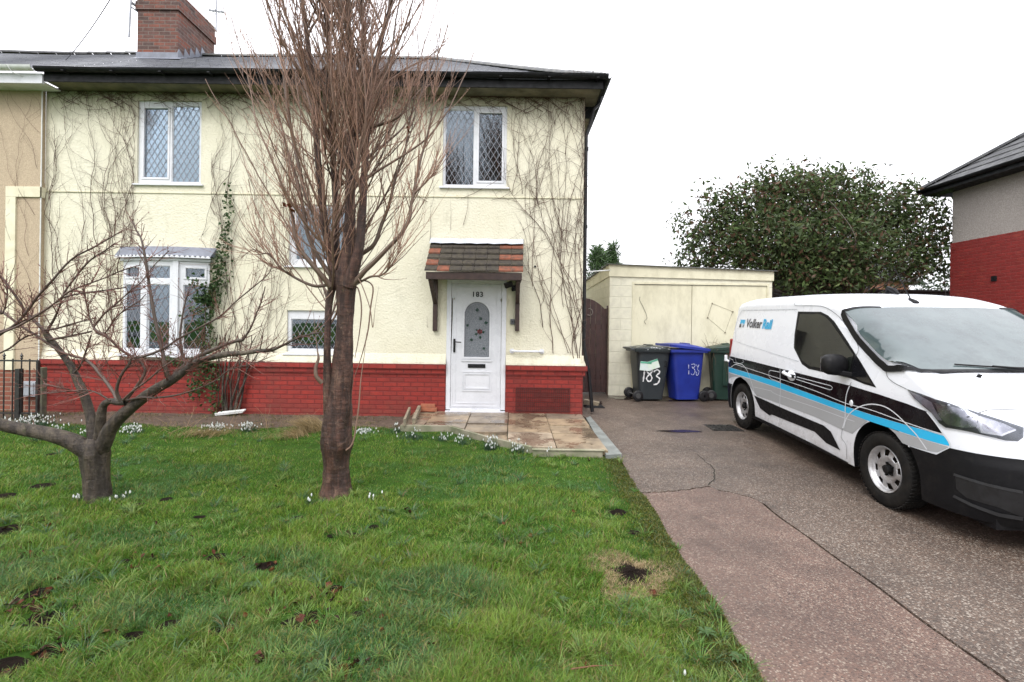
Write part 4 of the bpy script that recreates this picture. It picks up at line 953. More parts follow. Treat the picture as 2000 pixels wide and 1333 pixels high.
make_reflector([(1690,910),(1705,912),(1735,1008),(1850,1030),(1940,998),(1945,1008),(1855,1042),(1722,1020)], 'light_guide', simple('lamp_white', (.8,.8,.82), None, .2), .007)
patch('lens', HLo, nh, glass_mat('headlight_lens', (.9,.9,.92), 1.3, .02, 0), .012, .03, parent=hlb)
m2 = hlb.data.copy(); m2.transform(Matrix.Scale(-1, 4, (0,1,0))); m2.flip_normals(); link('headlight', m2, van)
# hood front edge
mb = MB(); Q = hits(z7([(1705,890),(1760,872),(1860,868),(1990,872)])); Qm = Q+[Vector((p.x,-p.y,p.z)) for p in reversed(Q)]; ribbon(mb, Qm, .007, nrm=(.5,0,.86), off=.003); mb.build('bonnet_gap', VGAP, van, local=True, fixn=False)
# bumper details
def bp(px, py): return hit(px, py)
fo = [bp(*p) for p in ((1868,928),(1930,948),(1998,962),(1998,1010),(1950,990),(1890,972),(1870,955))]; fo = [p for p in fo if p]
patch('fog_lamp_recess', fo, (.8,-.6,0), simple('recess_black', (.006,.006,.007), None, .5), .016, .03)
mb = MB(); P = [bp(*p) for p in ((1866,926),(1930,946),(1996,960))]; ribbon(mb, P, .02, nrm=(.8,-.6,0), off=.022); P = [bp(*p) for p in ((1866,968),(1900,985),(1950,1003),(1996,1010))]; ribbon(mb, [p for p in P if p], .022, nrm=(.8,-.6,0), off=.024)
mb.build('bumper_trim', simple('bumper_grey', (.022,.023,.025), None, .5), van, local=True, fixn=False)
gr = [Vector((3.5,y,z)) for y, z in ((-.42,.74),(.42,.74),(.38,.46),(-.38,.46))]; patch('grille', gr, (1,0,0), simple('grille_black', (.008,.008,.008), None, .5), .018, .04)
mb = MB()
for z in (.52,.58,.64,.70): ribbon(mb, [Vector((3.5,-.40,z)), Vector((3.5,.40,z))], .012, nrm=(1,0,0), off=.026)
mb.build('grille_bar', simple('chrome_bar', (.4,.4,.42), None, .25, metal=.8), van, local=True, fixn=False)
pl_ = MB(); pl_.box(3.615, 3.63, -.26, .26, .34, .45); pl_.build('number_plate', simple('plate_white', (.7,.7,.68), None, .4), van, local=True, bevel=.003)
# mirrors
for s in (-1, 1):
    mb = MB(); c = Vector((2.02, s*1.03, 1.20)); n = 12; vs = []; fs = []
    prof = [(-.105,.0,.03),(-.10,.055,.06),(-.06,.085,.085),(.0,.095,.092),(.06,.082,.080),(.095,.05,.05),(.108,.0,.02)]
    rings = []
    for k, (dx, _, _) in enumerate([(i,0,0) for i in range(9)]):
        tt = k/8; a = math.pi*tt; rx = -math.cos(a); sc = max(.02, math.sin(a)**.55)
        for j in range(16):
            b_ = 2*math.pi*j/16; cy_, sy_ = math.cos(b_), math.sin(b_); q = lambda v: math.copysign(abs(v)**.7, v)
            vs.append((c.x+rx*.075, c.y+q(cy_)*.125*sc, c.z+q(sy_)*.105*sc-.01*rx))
    for k in range(8):
        for j in range(16): fs.append((k*16+j, k*16+(j+1)%16, (k+1)*16+(j+1)%16, (k+1)*16+j))
    fs += [tuple(range(16)), tuple(range(143, 127, -1))]
    mb.add(vs, fs); mo = mb.build('mirror', VPL, van, local=True, smooth=True, angle=60)
    a = MB(); a.bar((2.10, s*.86, 1.10), (2.04, s*1.0, 1.13), .09, .05); a.build('mirror_arm', VPL, mo, local=True, bevel=.01)
    g = MB(); g.box(1.940, 1.946, min(s*.95,s*1.12), max(s*.95,s*1.12), 1.12, 1.27); g.build('mirror_glass', CHR, mo, local=True)
# door handle, fuel cap, indicator dot, rear lamps, rear plate lamp bracket
ha, hb = hits(z7([(452,628),(512,655)])); mb = MB(); mb.tube([ha+Vector((-.03,-.006,.01)), ha+Vector((.0,-.035,.0)), hb+Vector((-.02,-.04,.0)), hb+Vector((.02,-.012,0))], [.016,.02,.02,.014], 8); hd = mb.build('door_handle', VPW, van, local=True, smooth=True)
mb = MB(); c = (ha+hb)/2; mb.lathe([(.0,-.0),(.052,-.0),(.060,.006),(.062,.012)], 24, 'y'); mb.v = [(a*1.5+c.x+.02, c.y-.012+b, d+c.z-.01) for a, b, d in mb.v]; mb.build('handle_cup', VPW, hd, local=True, smooth=True)
mb = MB(); mb.box(c.x+.04, c.x+.125, c.y-.045, c.y-.01, c.z-.025, c.z+.012); mb.build('lock_cover', VPL, hd, local=True, bevel=.006)
h_ = hits(z7([(878,826)]))[0]; mb = MB(); mb.lathe([(0,-.012),(.02,-.010),(.026,-.002)], 20, 'y'); mb.v = [(a+h_.x, b+h_.y, d*1.3+h_.z) for a, b, d in mb.v]; mb.build('side_repeater', VWH, van, local=True, smooth=True)
for s in (-1, 1):
    P = [Vector((-.80, s*.86, z)) for z in (.95, 1.35)]; mb = MB(); mb.box(-.80, -.735, min(s*.80,s*.915), max(s*.80,s*.915), .80, 1.30); mb.build('tail_lamp', simple('tail_red', (.25,.01,.01), None, .25), van, local=True, bevel=.02)
hk = VI @ at(1411, 705, 7.72); mb = MB(); mb.box(hk.x-.02, hk.x+.02, -.95, -.91, .93, 1.03); mb.bar((-.8,-.90,.93),(-.86,-.92,.95),.03); mb.build('rear_door_hinge', VPW, van, local=True, bevel=.01)
# aerials on the roof
h = hit(1789, 593); mb = MB(); mb.tube([h, h+Vector((-.02,0,.02)), h+Vector((-.09,0,.05))], [.03,.022,.012], 10); d_ = (VI @ at(1745, 520, VM.to_3x3().col[0].length*0+ (VM @ h).y+.22)) ; mb.tube([h+Vector((-.07,0,.045)), d_], [.006,.003], 6); mb.build('roof_aerial', VPL, van, local=True, smooth=True)
h = hit(1799, 571.8) or Vector((1.2,0,1.95)); h = BVH.ray_cast(Vector((1.35, .0, 4)), Vector((0,0,-1)))[0]-Vector((0,0,.004)); mb = MB(); mb.tube([h+Vector((.09,0,0)), h+Vector((.03,0,.04)), h+Vector((-.06,0,.075)), h+Vector((-.085,0,.0))], [.012,.03,.025,.02], 8); mb.build('roof_fin', VPL, van, local=True, smooth=True)
# company name and emblem on the cargo side
def drape_text(txt, size, p0, mat, name, shear=0, bold=0.0):
    me = text_mesh(txt, size, 0, shear, 1.0, bold); bm = bmesh.new(); bm.from_mesh(me); bmesh.ops.triangulate(bm, faces=bm.faces); x1 = 0
    for v in bm.verts:
        x1 = max(x1, v.co.x); q = Vector((p0.x+v.co.x, -2, p0.z+v.co.y)); h = BVH.ray_cast(q, Vector((0,1,0))); v.co = h[0]+(h[1] if h[1].y < 0 else -h[1])*.005
    bm.normal_update()
    for f in bm.faces:
        if f.normal.y > 0: f.normal_flip()
    bm.to_mesh(me); bm.free(); me.materials.clear(); me.materials.append(mat); link(name, me, van); return x1
t0, t1, t2 = hits(z7([(190,330),(285,340),(352,345)])); hh = hits(z7([(200,285)]))[0].z-t0.z
W0 = simple('logo_charcoal', (.055,.055,.065), None, .4); W1 = simple('logo_cyan', (.03,.42,.72), None, .4)
sz = (t1.x-t0.x)/2.62
adv = drape_text('Volker', sz, t0, W0, 'logo_word', .12, .004); drape_text('Rail', sz, Vector((t0.x+adv+.012, 0, t0.z)), W1, 'logo_word', .12, .008)
e0, e1 = hits(z7([(146,331),(188,282)])); ex, ez, ew, eh = e0.x, e0.z, e1.x-e0.x, e1.z-e0.z
V2 = lambda L: [Vector((ex+a*ew, -.9, ez+b*eh)) for a, b in L]
patch('emblem', V2([(.12,1),(1,1),(.95,.45),(.80,.55),(.72,.30),(.60,.58),(.45,.58),(.35,.45),(.10,.45)]), (0,-1,.1), W1, .004)
patch('emblem', V2([(.05,.42),(.35,.42),(.42,.05),(.25,0),(.0,0)]), (0,-1,.1), W0, .004); patch('emblem', V2([(.74,.28),(.93,.42),(.85,.02),(.66,.02)]), (0,-1,.1), W0, .004); patch('emblem', V2([(.46,.40),(.60,.40),(.54,.02),(.42,.02)]), (0,-1,.1), VWH, .004)
# wheels
TYR = simple('tyre_rubber', (.007,.007,.007), (.017,.015,.013), .75, 9, .4, 60, .002, Specular_IOR_Level=.15)
RIM = NT('steel_rim'); t = RIM; c = t.mix(t.ramp(t.noise(7, 6, .7), [(.45,0.),(.7,1.)]), (.46,.46,.47), (.17,.14,.12)); t.set(c, .38, Metallic=.55); RIM = t.m
def make_wheel():
    w = empty('wheel', (0,0,0)); w.parent = van
    mb = MB(); prof = [(.205,-.09),(.215,-.10),(.245,-.108),(.29,-.106),(.312,-.098),(.323,-.085),(.326,-.05),(.327,0),(.326,.05),(.323,.085),(.30,.105),(.22,.10),(.205,.09)]
    mb.lathe(prof, 56, 'y')
    for k in range(56):
        a = 2*math.pi*(k+.5)/56; c, s = math.cos(a), math.sin(a)
        for y0, y1 in ((-.10,-.062),(-.045,-.004),(.012,.052)): mb.bar((.3265*c, y0, .3265*s), (.3265*math.cos(a+.03), y1, .3265*math.sin(a+.03)), .018, .008, up=(c,0,s))
    tyre = mb.build('tyre', TYR, w, local=True, smooth=True, angle=50)
    mb = MB(); n = 96
    prof = [(.206,-.088),(.200,-.098),(.190,-.092),(.182,-.070),(.176,-.052),(.172,-.050),(.120,-.066),(.108,-.070),(.085,-.058),(.062,-.050),(.050,-.050),(.0,-.050)]
    vs = []; fs = []
    for i, (r, h) in enumerate(prof):
        for j in range(n):
            a = 2*math.pi*j/n; vs.append((r*math.cos(a), h, r*math.sin(a)))
    for i in range(len(prof)-2):
        for j in range(n):
            if i == 5 and (j % 12) in (2,3,4,5,6,7): continue
            fs.append((i*n+j, i*n+(j+1)%n, (i+1)*n+(j+1)%n, (i+1)*n+j))
    mb.add(vs, fs); rim = mb.build('rim', RIM, w, local=True, smooth=True, angle=50); md = rim.modifiers.new('s', 'SOLIDIFY'); md.thickness = .006
    mb = MB(); mb.lathe([(.0,.0),(.17,.0)], 32, 'y'); mb.lathe([(.19,.05),(.2,-.06)], 32, 'y'); mb.build('brake_shadow_disc', simple('brake_dark', (.02,.016,.014), (.05,.03,.02), .8, 12), w, local=True)
    mb = MB(); mb.lathe([(.040,-.05),(.038,-.082),(.030,-.088),(0,-.088)], 24, 'y')
    for k in range(5): a = 2*math.pi*k/5+.3; mb.tube([(.056*math.cos(a), -.05, .056*math.sin(a)), (.056*math.cos(a), -.068, .056*math.sin(a))], .010, 6)
    mb.build('hub', VPL, w, local=True, smooth=True); return w
wh = make_wheel(); first = True
for x in (WR, WF):
    for s in (-1, 1):
        c = wh if first else copy_tree(wh); first = False; c.parent = van
        c.location = (x, s*(HW-.115), .327); c.rotation_euler = (0, random.uniform(0, 1.2), 0 if s < 0 else math.pi)
mb = MB(); mb.box(-.75, 3.4, -.72, .72, .17, .26); mb.box(WR-.06, WR+.06, -.7, .7, .25, .38); mb.box(WF-.06, WF+.06, -.7, .7, .25, .38); mb.build('underbody', VPL, van, local=True)
for cx in (WR, WF):
    for s in (-1, 1):                                  # inner arch liner
        mb = MB(); n = 20; vs = []
        for i in range(n+1):
            a = math.pi*i/n
            for y in (s*.895, s*.66): vs.append((cx+.40*math.cos(a), y, WZ+.03+.395*math.sin(a)))
        mb.add(vs, [(2*i, 2*i+1, 2*i+3, 2*i+2) for i in range(n)]); mb.add([(vs[2*i+1]) for i in range(n+1)], [tuple(range(n+1))])
        mb.build('arch_liner', VPL, van, local=True, fixn=False)
# dark moulding round the wheel arches

print('BUMP',[tuple(round(a,2) for a in p) for p in hits(z7([(1200,1090),(1390,1145),(1450,1150),(1525,1108),(1700,1150),(1900,1200),(1990,1222)]))])
# ================================================================== GROUND, DRIVE, PATIO
soil = NT('dark_soil'); t = soil; c = t.mix(t.ramp(t.noise(14, 8, .75), [(.35, 0.), (.65, 1.)]), (.006,.0035,.0025), (.022,.014,.010)); t.set(c, .8, Specular_IOR_Level=.08); t.bump(t.noise(40, 8, .8), 1.0, .03); soil = t.m
turf = NT('turf_base'); t = turf; c = t.mix(t.ramp(t.noise(1.6, 8, .7), [(.35, 0.), (.65, 1.)]), (.030,.075,.012), (.050,.105,.018)); c = t.mix(t.ramp(t.noise(9, 8, .8), [(.52, 0.), (.68, .9)]), c, (.030,.028,.012)); t.set(c, .95, Specular_IOR_Level=.05); t.bump(t.noise(55, 6, .8), 1.0, .02); turf = t.m
mb = MB(); mb.add([(-600,-300,-.12),(600,-300,-.12),(600,900,-.12),(-600,900,-.12)], [(0,1,2,3)]); tag(mb.build('ground', turf), kind='structure')
e0, e1, e2 = atd(1490, 1333), atd(1350, 1120), atd(1207, 892)
def edgeX(Y): return itp(Y, [(-6, e0.x+(e0.x-e2.x)/(e0.y-e2.y)*(-6-e0.y)), (e0.y, e0.x), (e1.y, e1.x), (e2.y, e2.x), (9, e2.x)])+.012*math.sin(Y*5)
PF = [atz(783,828,PATZ), atz(878,829,PATZ), atz(962,852,PATZ), atz(1040,869,PATZ), atz(1108,871,PATZ), atz(1176,876,PATZ)]
def hz(x, y):                                   # lawn surface
    return .018 + .016*noise.noise(Vector((x*1.3, y*1.3, 0))) + .010*noise.noise(Vector((x*4, y*4, 3))) + .012*max(0, min(1, (y-3)/4))
def sheet(name, x0f, x1f, ys, nx, zf, mat, kind='structure'):
    V = []; Fc = []
    for y in ys:
        a, b = x0f(y), x1f(y)
        for i in range(nx+1): x = a+(b-a)*i/nx; V.append((x, y, zf(x, y)))
    for j in range(len(ys)-1):
        for i in range(nx): a = j*(nx+1)+i; Fc.append((a, a+1, a+nx+2, a+nx+1))
    o = np_mesh(name, np.array(V), np.array(Fc), mat); 
    if kind: tag(o, kind=kind)
    return o
sheet('lawn', lambda y: -13.0, edgeX, list(np.linspace(-5, 7.93, 160)), 220, hz, turf)
mb = MB(); mb.add([(-60,-16,.004),(60,-16,.004),(60,-6.5,.004),(-60,-6.5,.004)], [(0,1,2,3)]); tag(mb.build('road', simple('street_asphalt', (.05,.05,.052), (.075,.073,.07), .7, 6, .3, 90), fixn=False), kind='structure')
# flower bed along the wall
bedf = lambda x: 6.95+.12*math.sin(x*1.9)+.06*math.sin(x*5.3)
V = []; Fc = []; nx = 200; ny = 12
for i in range(nx+1):
    x = -10+(10+PF[0].x+.05)*i/nx; y0 = bedf(x)
    for j in range(ny+1): y = y0+(YW+.02-y0)*j/ny; V.append((x, y, hz(x,y)+.012+.018*noise.noise(Vector((x*7,y*7,1)))-(.05 if j == 0 else 0)))
for i in range(nx):
    for j in range(ny): a = i*(ny+1)+j; Fc.append((a, a+ny+1, a+ny+2, a+1))
bedm = NT('bed_soil'); t = bedm; c = t.mix(t.ramp(t.noise(11, 8, .75), [(.35, 0.), (.65, 1.)]), (.055,.036,.025), (.13,.092,.065)); t.set(c, .85); t.bump(t.noise(40, 8, .8), .9, .02)
tag(np_mesh('flower_bed', np.array(V), np.array(Fc), bedm.m), kind='structure')
# exposed aggregate concrete
def aggregate(name, c1, c2, chips, vs=70, wet=.5):
    t = NT(name)
    base = t.mix(t.ramp(t.noise(1.3, 8, .7), [(.3, 0.), (.7, 1.)]), c1, c2)
    v = t.n.new('ShaderNodeTexVoronoi'); v.inputs['Scale'].default_value = vs; t.lk(t.tc.outputs['Object'], v.inputs['Vector'])
    sp = t.n.new('ShaderNodeSeparateColor'); t.lk(v.outputs['Color'], sp.inputs[0])
    ch = t.ramp(sp.outputs[0], [(0, chips[0]), (.35, chips[1]), (.7, chips[2]), (.93, chips[3])])
    m = t.ramp(v.outputs['Distance'], [(.38, 1.), (.60, 0.)])
    col = t.mix(t.math('MULTIPLY', m, .85), base, ch)
    col = t.mix(t.ramp(t.noise(.9, 7, .75), [(.42, 0.), (.70, .75)]), col, tuple(x*.40 for x in c1))       # damp, dark areas of the concrete
    col = t.mix(t.ramp(t.noise(6, 8, .8), [(.60, 0.), (.74, .5)]), col, (.05,.04,.03))
    wetm = t.ramp(t.noise(.8, 4), [(.42, 0.), (.62, 1.)])
    t.set(col, t.ramp(wetm, [(0, .62), (1, .34)])); t.b.inputs['Specular IOR Level'].default_value = .45
    t.bump(t.math('ADD', t.math('MULTIPLY', v.outputs['Distance'], -.6), t.math('MULTIPLY', t.noise(200, 3), .5)), .8, .008); return t.m
AG1 = aggregate('brown_aggregate_concrete', (.066,.048,.037), (.108,.081,.062), [(.020,.016,.013),(.125,.075,.050),(.185,.14,.108),(.34,.295,.245)], 84)
AG2 = aggregate('pink_fine_concrete', (.100,.063,.048), (.140,.090,.069), [(.022,.017,.015),(.16,.088,.062),(.21,.14,.105),(.34,.28,.22)], 92)
under = simple('joint_dirt', (.028,.024,.014), (.014,.012,.008), .9, 20, .6, 60)
JX = 2.262
dz = lambda x, y: drive_z(y)
sheet('drive_bed', lambda y: edgeX(y)-.01, lambda y: 14.0, [-8,-4,0,2,4.1,6,8,9.7,12,24], 6, lambda x, y: drive_z(y)-.020, under)
jn = [atd(1510,995), atd(1475,975), atd(1440,965), atd(1400,957), atd(1385,950), atd(1340,957), atd(1300,961), atd(1248,963)]   # joint running across to the lawn
jy = lambda x: itp(x, sorted([(p.x, p.y) for p in jn]))+.008*math.sin(x*43)+.005*math.sin(x*97)
def slab(name, pts_lo, mat, split=None):
    bm = bmesh.new(); vs = [bm.verts.new((x, y, 0)) for x, y in pts_lo]; bm.faces.new(vs); bmesh.ops.triangulate(bm, faces=bm.faces)
    for yy in (4.1, 9.7): bmesh.ops.bisect_plane(bm, geom=bm.verts[:]+bm.edges[:]+bm.faces[:], plane_co=(0,yy,0), plane_no=(0,1,0))
    r = bmesh.ops.extrude_face_region(bm, geom=bm.faces[:])
    for v in bm.verts: v.co.z = drive_z(v.co.y)-.035
    for e in r['geom']:
        if isinstance(e, bmesh.types.BMVert): e.co.z = drive_z(e.co.y)
    bmesh.ops.recalc_face_normals(bm, faces=bm.faces); me = bpy.data.meshes.new(name); bm.to_mesh(me); bm.free(); me.materials.append(mat); return tag(link(name, me), kind='structure')
g = .010
xj = np.linspace(edgeX(4.5)+.002, JX-g, 30); near = [(edgeX(y), y) for y in np.linspace(-6, jy(xj[0])-g, 30)]+[(x, jy(x)-g) for x in xj]+[(JX-g+.006*math.sin(y*9)+.003*math.sin(y*31), y) for y in np.linspace(jy(JX)-g-.02, -6, 60)]
slab('driveway', near, AG2)
crk = [atd(*p) for p in ((1385,948),(1398,928),(1390,912),(1372,897),(1362,886))]
xs2 = np.linspace(JX+g, edgeX(4.5)+.002, 34)
far = [(x, jy(x)+g) for x in xs2]+[(edgeX(y)+.0, y) for y in np.linspace(jy(xs2[-1])+.03, 6.6, 12)]+[(edgeX(6.6), 7.4),(1.16,7.9),(1.16,9.9),(-.5,9.9),(-.5,13.9),(14,13.9),(14,-6)]+[(JX+g+.006*math.sin(y*9)+.003*math.sin(y*31), y) for y in np.linspace(-6, jy(JX)-.03, 60)]
slab('driveway', far, AG1)
mb = MB(); Pc = [Vector((p.x, p.y, drive_z(p.y)+.0035)) for p in crk]; Pd = []
for a, b in zip(Pc, Pc[1:]):
    for i in range(5): q = a.lerp(b, i/5); Pd.append(q+Vector((random.uniform(-.012,.012), random.uniform(-.012,.012), 0)))
vs = []
for i, q in enumerate(Pd): w = .006*(1-i/len(Pd))+.002; vs += [q-Vector((w,0,0)), q+Vector((w,0,0))]
mb.add(vs, [(2*i,2*i+1,2*i+3,2*i+2) for i in range(len(Pd)-1)]); tag(mb.build('driveway_crack', under, fixn=False), kind='structure')
p = atd(1412, 836); mb = MB(); mb.box(p.x-.22, p.x+.22, p.y-.20, p.y+.20, drive_z(p.y)-.02, drive_z(p.y)+.006); mb.box(p.x-.19, p.x+.19, p.y-.17, p.y+.17, drive_z(p.y), drive_z(p.y)+.010)
for i in range(6): mb.box(p.x-.16, p.x+.16, p.y-.14+.05*i, p.y-.12+.05*i, drive_z(p.y)+.010, drive_z(p.y)+.013)
tag(mb.build('drain_cover', simple('wet_iron', (.02,.02,.02), (.035,.032,.03), .3, 12)), 'dark square drain cover in the drive behind the rear van wheel', 'drain cover')
# puddle films
pud = NT('puddle'); pud.set((.030,.022,.017), .16); pud.b.inputs['Specular IOR Level'].default_value = .6; pud = pud.m
def puddle(px, py, rx, ry, sd, z=None):
    c = atd(px, py) if z is None else atz(px, py, z); zz = (drive_z(c.y) if z is None else z)+.003; P = []
    for i in range(28):
        a = 2*math.pi*i/28; k = .75+.4*noise.noise(Vector((math.cos(a)*1.3+sd, math.sin(a)*1.3, sd))); P.append((c.x+rx*k*math.cos(a), c.y+ry*k*math.sin(a), zz))
    mb = MB(); mb.add(P, [tuple(range(28))]); tag(mb.build('puddle', pud, fixn=False), kind='structure')
puddle(1330, 843, .42, .10, 1); puddle(1215, 777, .35, .3, 2); puddle(1165, 786, .16, .25, 3); puddle(1300, 783, .8, .10, 5)
# patio of stone slabs with a concrete kerb board
PC = [(PF[0].x, PF[0].y), *[(p.x, p.y) for p in PF[1:]], (1.165, YW+.04), (PF[0].x-.02, YW+.04)]
yr = [YW-.03, 7.50, 7.05, 6.55, 5.3]; stone = NT('stone_slab'); t = stone
oi = t.n.new('ShaderNodeAttribute'); oi.attribute_name = 'Col'
c = t.mix(t.ramp(t.noise(3.5, 8, .75), [(.40, 0.), (.62, .85)]), oi.outputs['Color'], (.11,.085,.06)); wm = t.ramp(t.noise(2.2, 4, .6), [(.50, 0.), (.58, 1.)]); c = t.mix(t.math('MULTIPLY', wm, .5), c, (.07,.05,.033))
t.set(c, t.ramp(wm, [(0, .42), (1, .12)])); t.bump(t.noise(30, 6), .35, .004); stone = t.m
bmA = bmesh.new(); lay = bmA.verts.layers.float_color.new('Col')
for r_ in range(4):
    y1, y0 = yr[r_], yr[r_+1]; x = 1.16-(.0 if r_ % 2 == 0 else .0); w = .60
    while x > PF[0].x-.6:
        xa, xb = x-w+.006, x-.006; tmp = bmesh.new(); zt = PATZ-.030*(YW-(y0+y1)/2)/2.0+random.uniform(-.006,.006); k = (random.uniform(-.008,.008), random.uniform(-.008,.008))
        vs = [tmp.verts.new(p_) for p_ in ((xa,y0+.006,0),(xb,y0+.006,0),(xb,y1-.006,0),(xa,y1-.006,0))]; tmp.faces.new(vs)
        YL = lambda x_: itp(x_, [(p.x, p.y) for p in PF])
        for i in range(5):                         # clip by the patio outline
            a, b = Vector((PF[i].x, PF[i].y, 0)), Vector((PF[i+1].x, PF[i+1].y, 0))
            no = Vector((b.y-a.y, -(b.x-a.x), 0)).normalized(); bmesh.ops.bisect_plane(tmp, geom=tmp.verts[:]+tmp.edges[:]+tmp.faces[:], plane_co=a, plane_no=no)
        for q_ in (PF[0].x, PF[1].x): bmesh.ops.bisect_plane(tmp, geom=tmp.verts[:]+tmp.edges[:]+tmp.faces[:], plane_co=(q_,0,0), plane_no=(1,0,0))
        dl_ = [f for f in tmp.faces if f.calc_center_median().y < YL(f.calc_center_median().x) or f.calc_center_median().x < PF[0].x or f.calc_center_median().x > 1.165+(YW-f.calc_center_median().y)*.0]
        bmesh.ops.delete(tmp, geom=dl_, context='FACES')
        if tmp.faces:
            r2 = bmesh.ops.extrude_face_region(tmp, geom=tmp.faces[:]); up = [e for e in r2['geom'] if isinstance(e, bmesh.types.BMVert)]; ups = set(up)
            cc = random.choice([(.36,.285,.19),(.32,.25,.165),(.40,.33,.24),(.30,.245,.18),(.37,.28,.18)]); base = len(bmA.verts); mp = {}
            for v in tmp.verts:
                z = zt+k[0]*(v.co.x-xa)/w+k[1]*(v.co.y-y0)/.5 if v in ups else zt-.05
                nv = bmA.verts.new((v.co.x, v.co.y, z)); nv[lay] = (*cc, 1); mp[v] = nv
            for f in tmp.faces: bmA.faces.new([mp[v] for v in f.verts])
        tmp.free(); x -= w
bmesh.ops.recalc_face_normals(bmA, faces=bmA.faces); me = bpy.data.meshes.new('patio'); bmA.to_mesh(me); bmA.free(); me.materials.append(stone); po = link('patio', me); tag(po, kind='structure')
mb = MB(); mb.prism([(x, y, -.05) for x, y in PC], (0,0,.05+PATZ-.075)); mb.build('patio_bedding', MT['concrete'], po)
for a, b in zip(PF[:3], PF[1:4]):
    mb = MB(); d = (b-a); d.z = 0; d.normalize(); o = Vector((d.y, -d.x, 0))*.025; A_, B_ = Vector((a.x,a.y,0))+o, Vector((b.x,b.y,0))+o; mb.bar((A_.x,A_.y,.052),(B_.x,B_.y,.048), .045, .135); mb.build('patio_kerb', MT['concrete'], po, bevel=.005)
mb = MB(); a, b = PF[3], PF[5]; mb.box(a.x, b.x-.0, min(a.y,b.y)-.045, min(a.y,b.y)-.002, -.02, .105); mb.box(a.x-.01, b.x+.02, min(a.y,b.y)-.06, min(a.y,b.y)-.001, .107, .122); mb.build('patio_kerb', MT['concrete'], po, bevel=.005)
mb = MB(); q = [atz(1139,806,.10), atz(1152,812,.10), atz(1215,887,.08), atz(1184,889,.08)]; mb.prism([(p.x, p.y, p.z-.08) for p in reversed(q)], (0,0,.082)); tag(mb.build('path_strip', MT['slab_grey'], bevel=.004), kind='structure')
# boards and bricks lying about
def board(name, a, b, w, h, mat, label, cat, group=None, rz=0):
    mb = MB(); mb.bar(a, b, w, h); return tag(mb.build(name, mat, None, bevel=.004), label, cat, group)
a, b = atz(790, 826, PATZ+.03), atz(800, 802, PATZ+.05); board('timber_board', a, b+Vector((0,0,.0)), .035, .11, MT['timber'], 'mossy timber board on edge, outermost of the two left of the door step', 'board', 'boards left of the door')
a, b = atz(808, 823, PATZ+.03), atz(819, 797, PATZ+.06); board('timber_board', a, b, .05, .08, MT['timber'], 'short weathered timber leaning nearest the terracotta bricks', 'board', 'boards left of the door')
p = atz(837, 805, PATZ); br = empty('brick_stack', p, label='small stack of orange terracotta bricks on the patio left of the door', cat='bricks')
mb = MB(); mb.box(p.x-.14, p.x+.13, p.y+.02, p.y+.13, PATZ, PATZ+.065); mb.build('brick', MT['terracotta'], br, bevel=.006); mb = MB(); mb.box(p.x-.135, p.x+.10, p.y+.03, p.y+.13, PATZ+.067, PATZ+.125); mb.build('brick', MT['terracotta'], br, bevel=.006)
p = atz(1155, 796, .11); mb = MB(); mb.bar((p.x-.12, p.y+.08, .20), (p.x+.13, p.y-.02, .165), .11, .09); tag(mb.build('timber_block', MT['timber'], bevel=.008), 'pale timber block lying at the foot of the house corner', 'timber')
mb = MB(); mb.box(p.x-.13, p.x+.22, p.y-.12, p.y+.10, .10, .135); mb.box(p.x-.10, p.x+.20, p.y-.09, p.y+.09, .136, .15); tag(mb.build('drain_surround', MT['black_plastic'], bevel=.006), 'black drain surround under the timber at the house corner', 'drain')
p = atz(432, 818, .05); mb = MB(Matrix.Translation((p.x, p.y+.25, .10)) @ Matrix.Rotation(-.12, 4, 'Y') @ Matrix.Rotation(.25, 4, 'X')); mb.box(-.22, .22, -.06, .06, -.01, .01); mb.box(-.22, .22, -.06, -.05, .01, .035)
tag(mb.build('plastic_trim', MT['upvc_dirty'], bevel=.004), 'pale plastic offcut lying by the stem of the wall climber', 'offcut')
# ------------------------------------------------------------------ railings and post at the left
Yf = 7.30; rl = empty('railing', at(40, 800, Yf), label='black iron railing with finials between the two front gardens', cat='railing')
zr = at(40, 705, Yf).z; zl = .12; mb = MB(); xa, xb = at(-90, 700, Yf).x, at(76, 700, Yf).x; mb.box(xa, xb, Yf-.012, Yf+.012, zr-.012, zr+.012); mb.box(xa, xb, Yf-.012, Yf+.012, zl, zl+.02); mb.build('rail', MT['black_iron'], rl)
for px in (-80, -62, -45, -26, -9, 8, 25, 42, 58):
    x = at(px, 720, Yf).x; mb = MB(); mb.tube([(x, Yf, .02), (x, Yf, zr+.03)], .009, 8)
    if px in (42, 8, -26, -62): mb.lathe([(0,zr+.13),(.012,zr+.09),(.022,zr+.075),(.010,zr+.055),(.018,zr+.04),(.009,zr+.02)], 10); k = len(mb.v)-60; mb.v[k:] = [(a+x, b+Yf, c) for a, b, c in mb.v[k:]]
    mb.build('bar', MT['black_iron'], rl, smooth=True)
x = at(37, 760, Yf).x; mb = MB(); mb.box(x-.035, x+.035, Yf-.035, Yf+.035, -.05, zr-.12); mb.build('post', MT['black_iron'], rl, bevel=.004); x = at(74, 760, Yf).x; mb = MB(); mb.box(x-.015, x+.015, Yf-.02, Yf+.02, -.05, zr); mb.build('post', MT['black_iron'], rl)
x = at(82, 760, 7.45).x; mb = MB(); mb.box(x-.042, x+.042, 7.41, 7.49, -.05, at(82, 718, 7.45).z); tag(mb.build('fence_post', simple('mossy_post', (.12,.12,.07), (.07,.06,.05), .85, 9, .5, 60), bevel=.006), 'mossy square timber post at the right end of the railing', 'post')
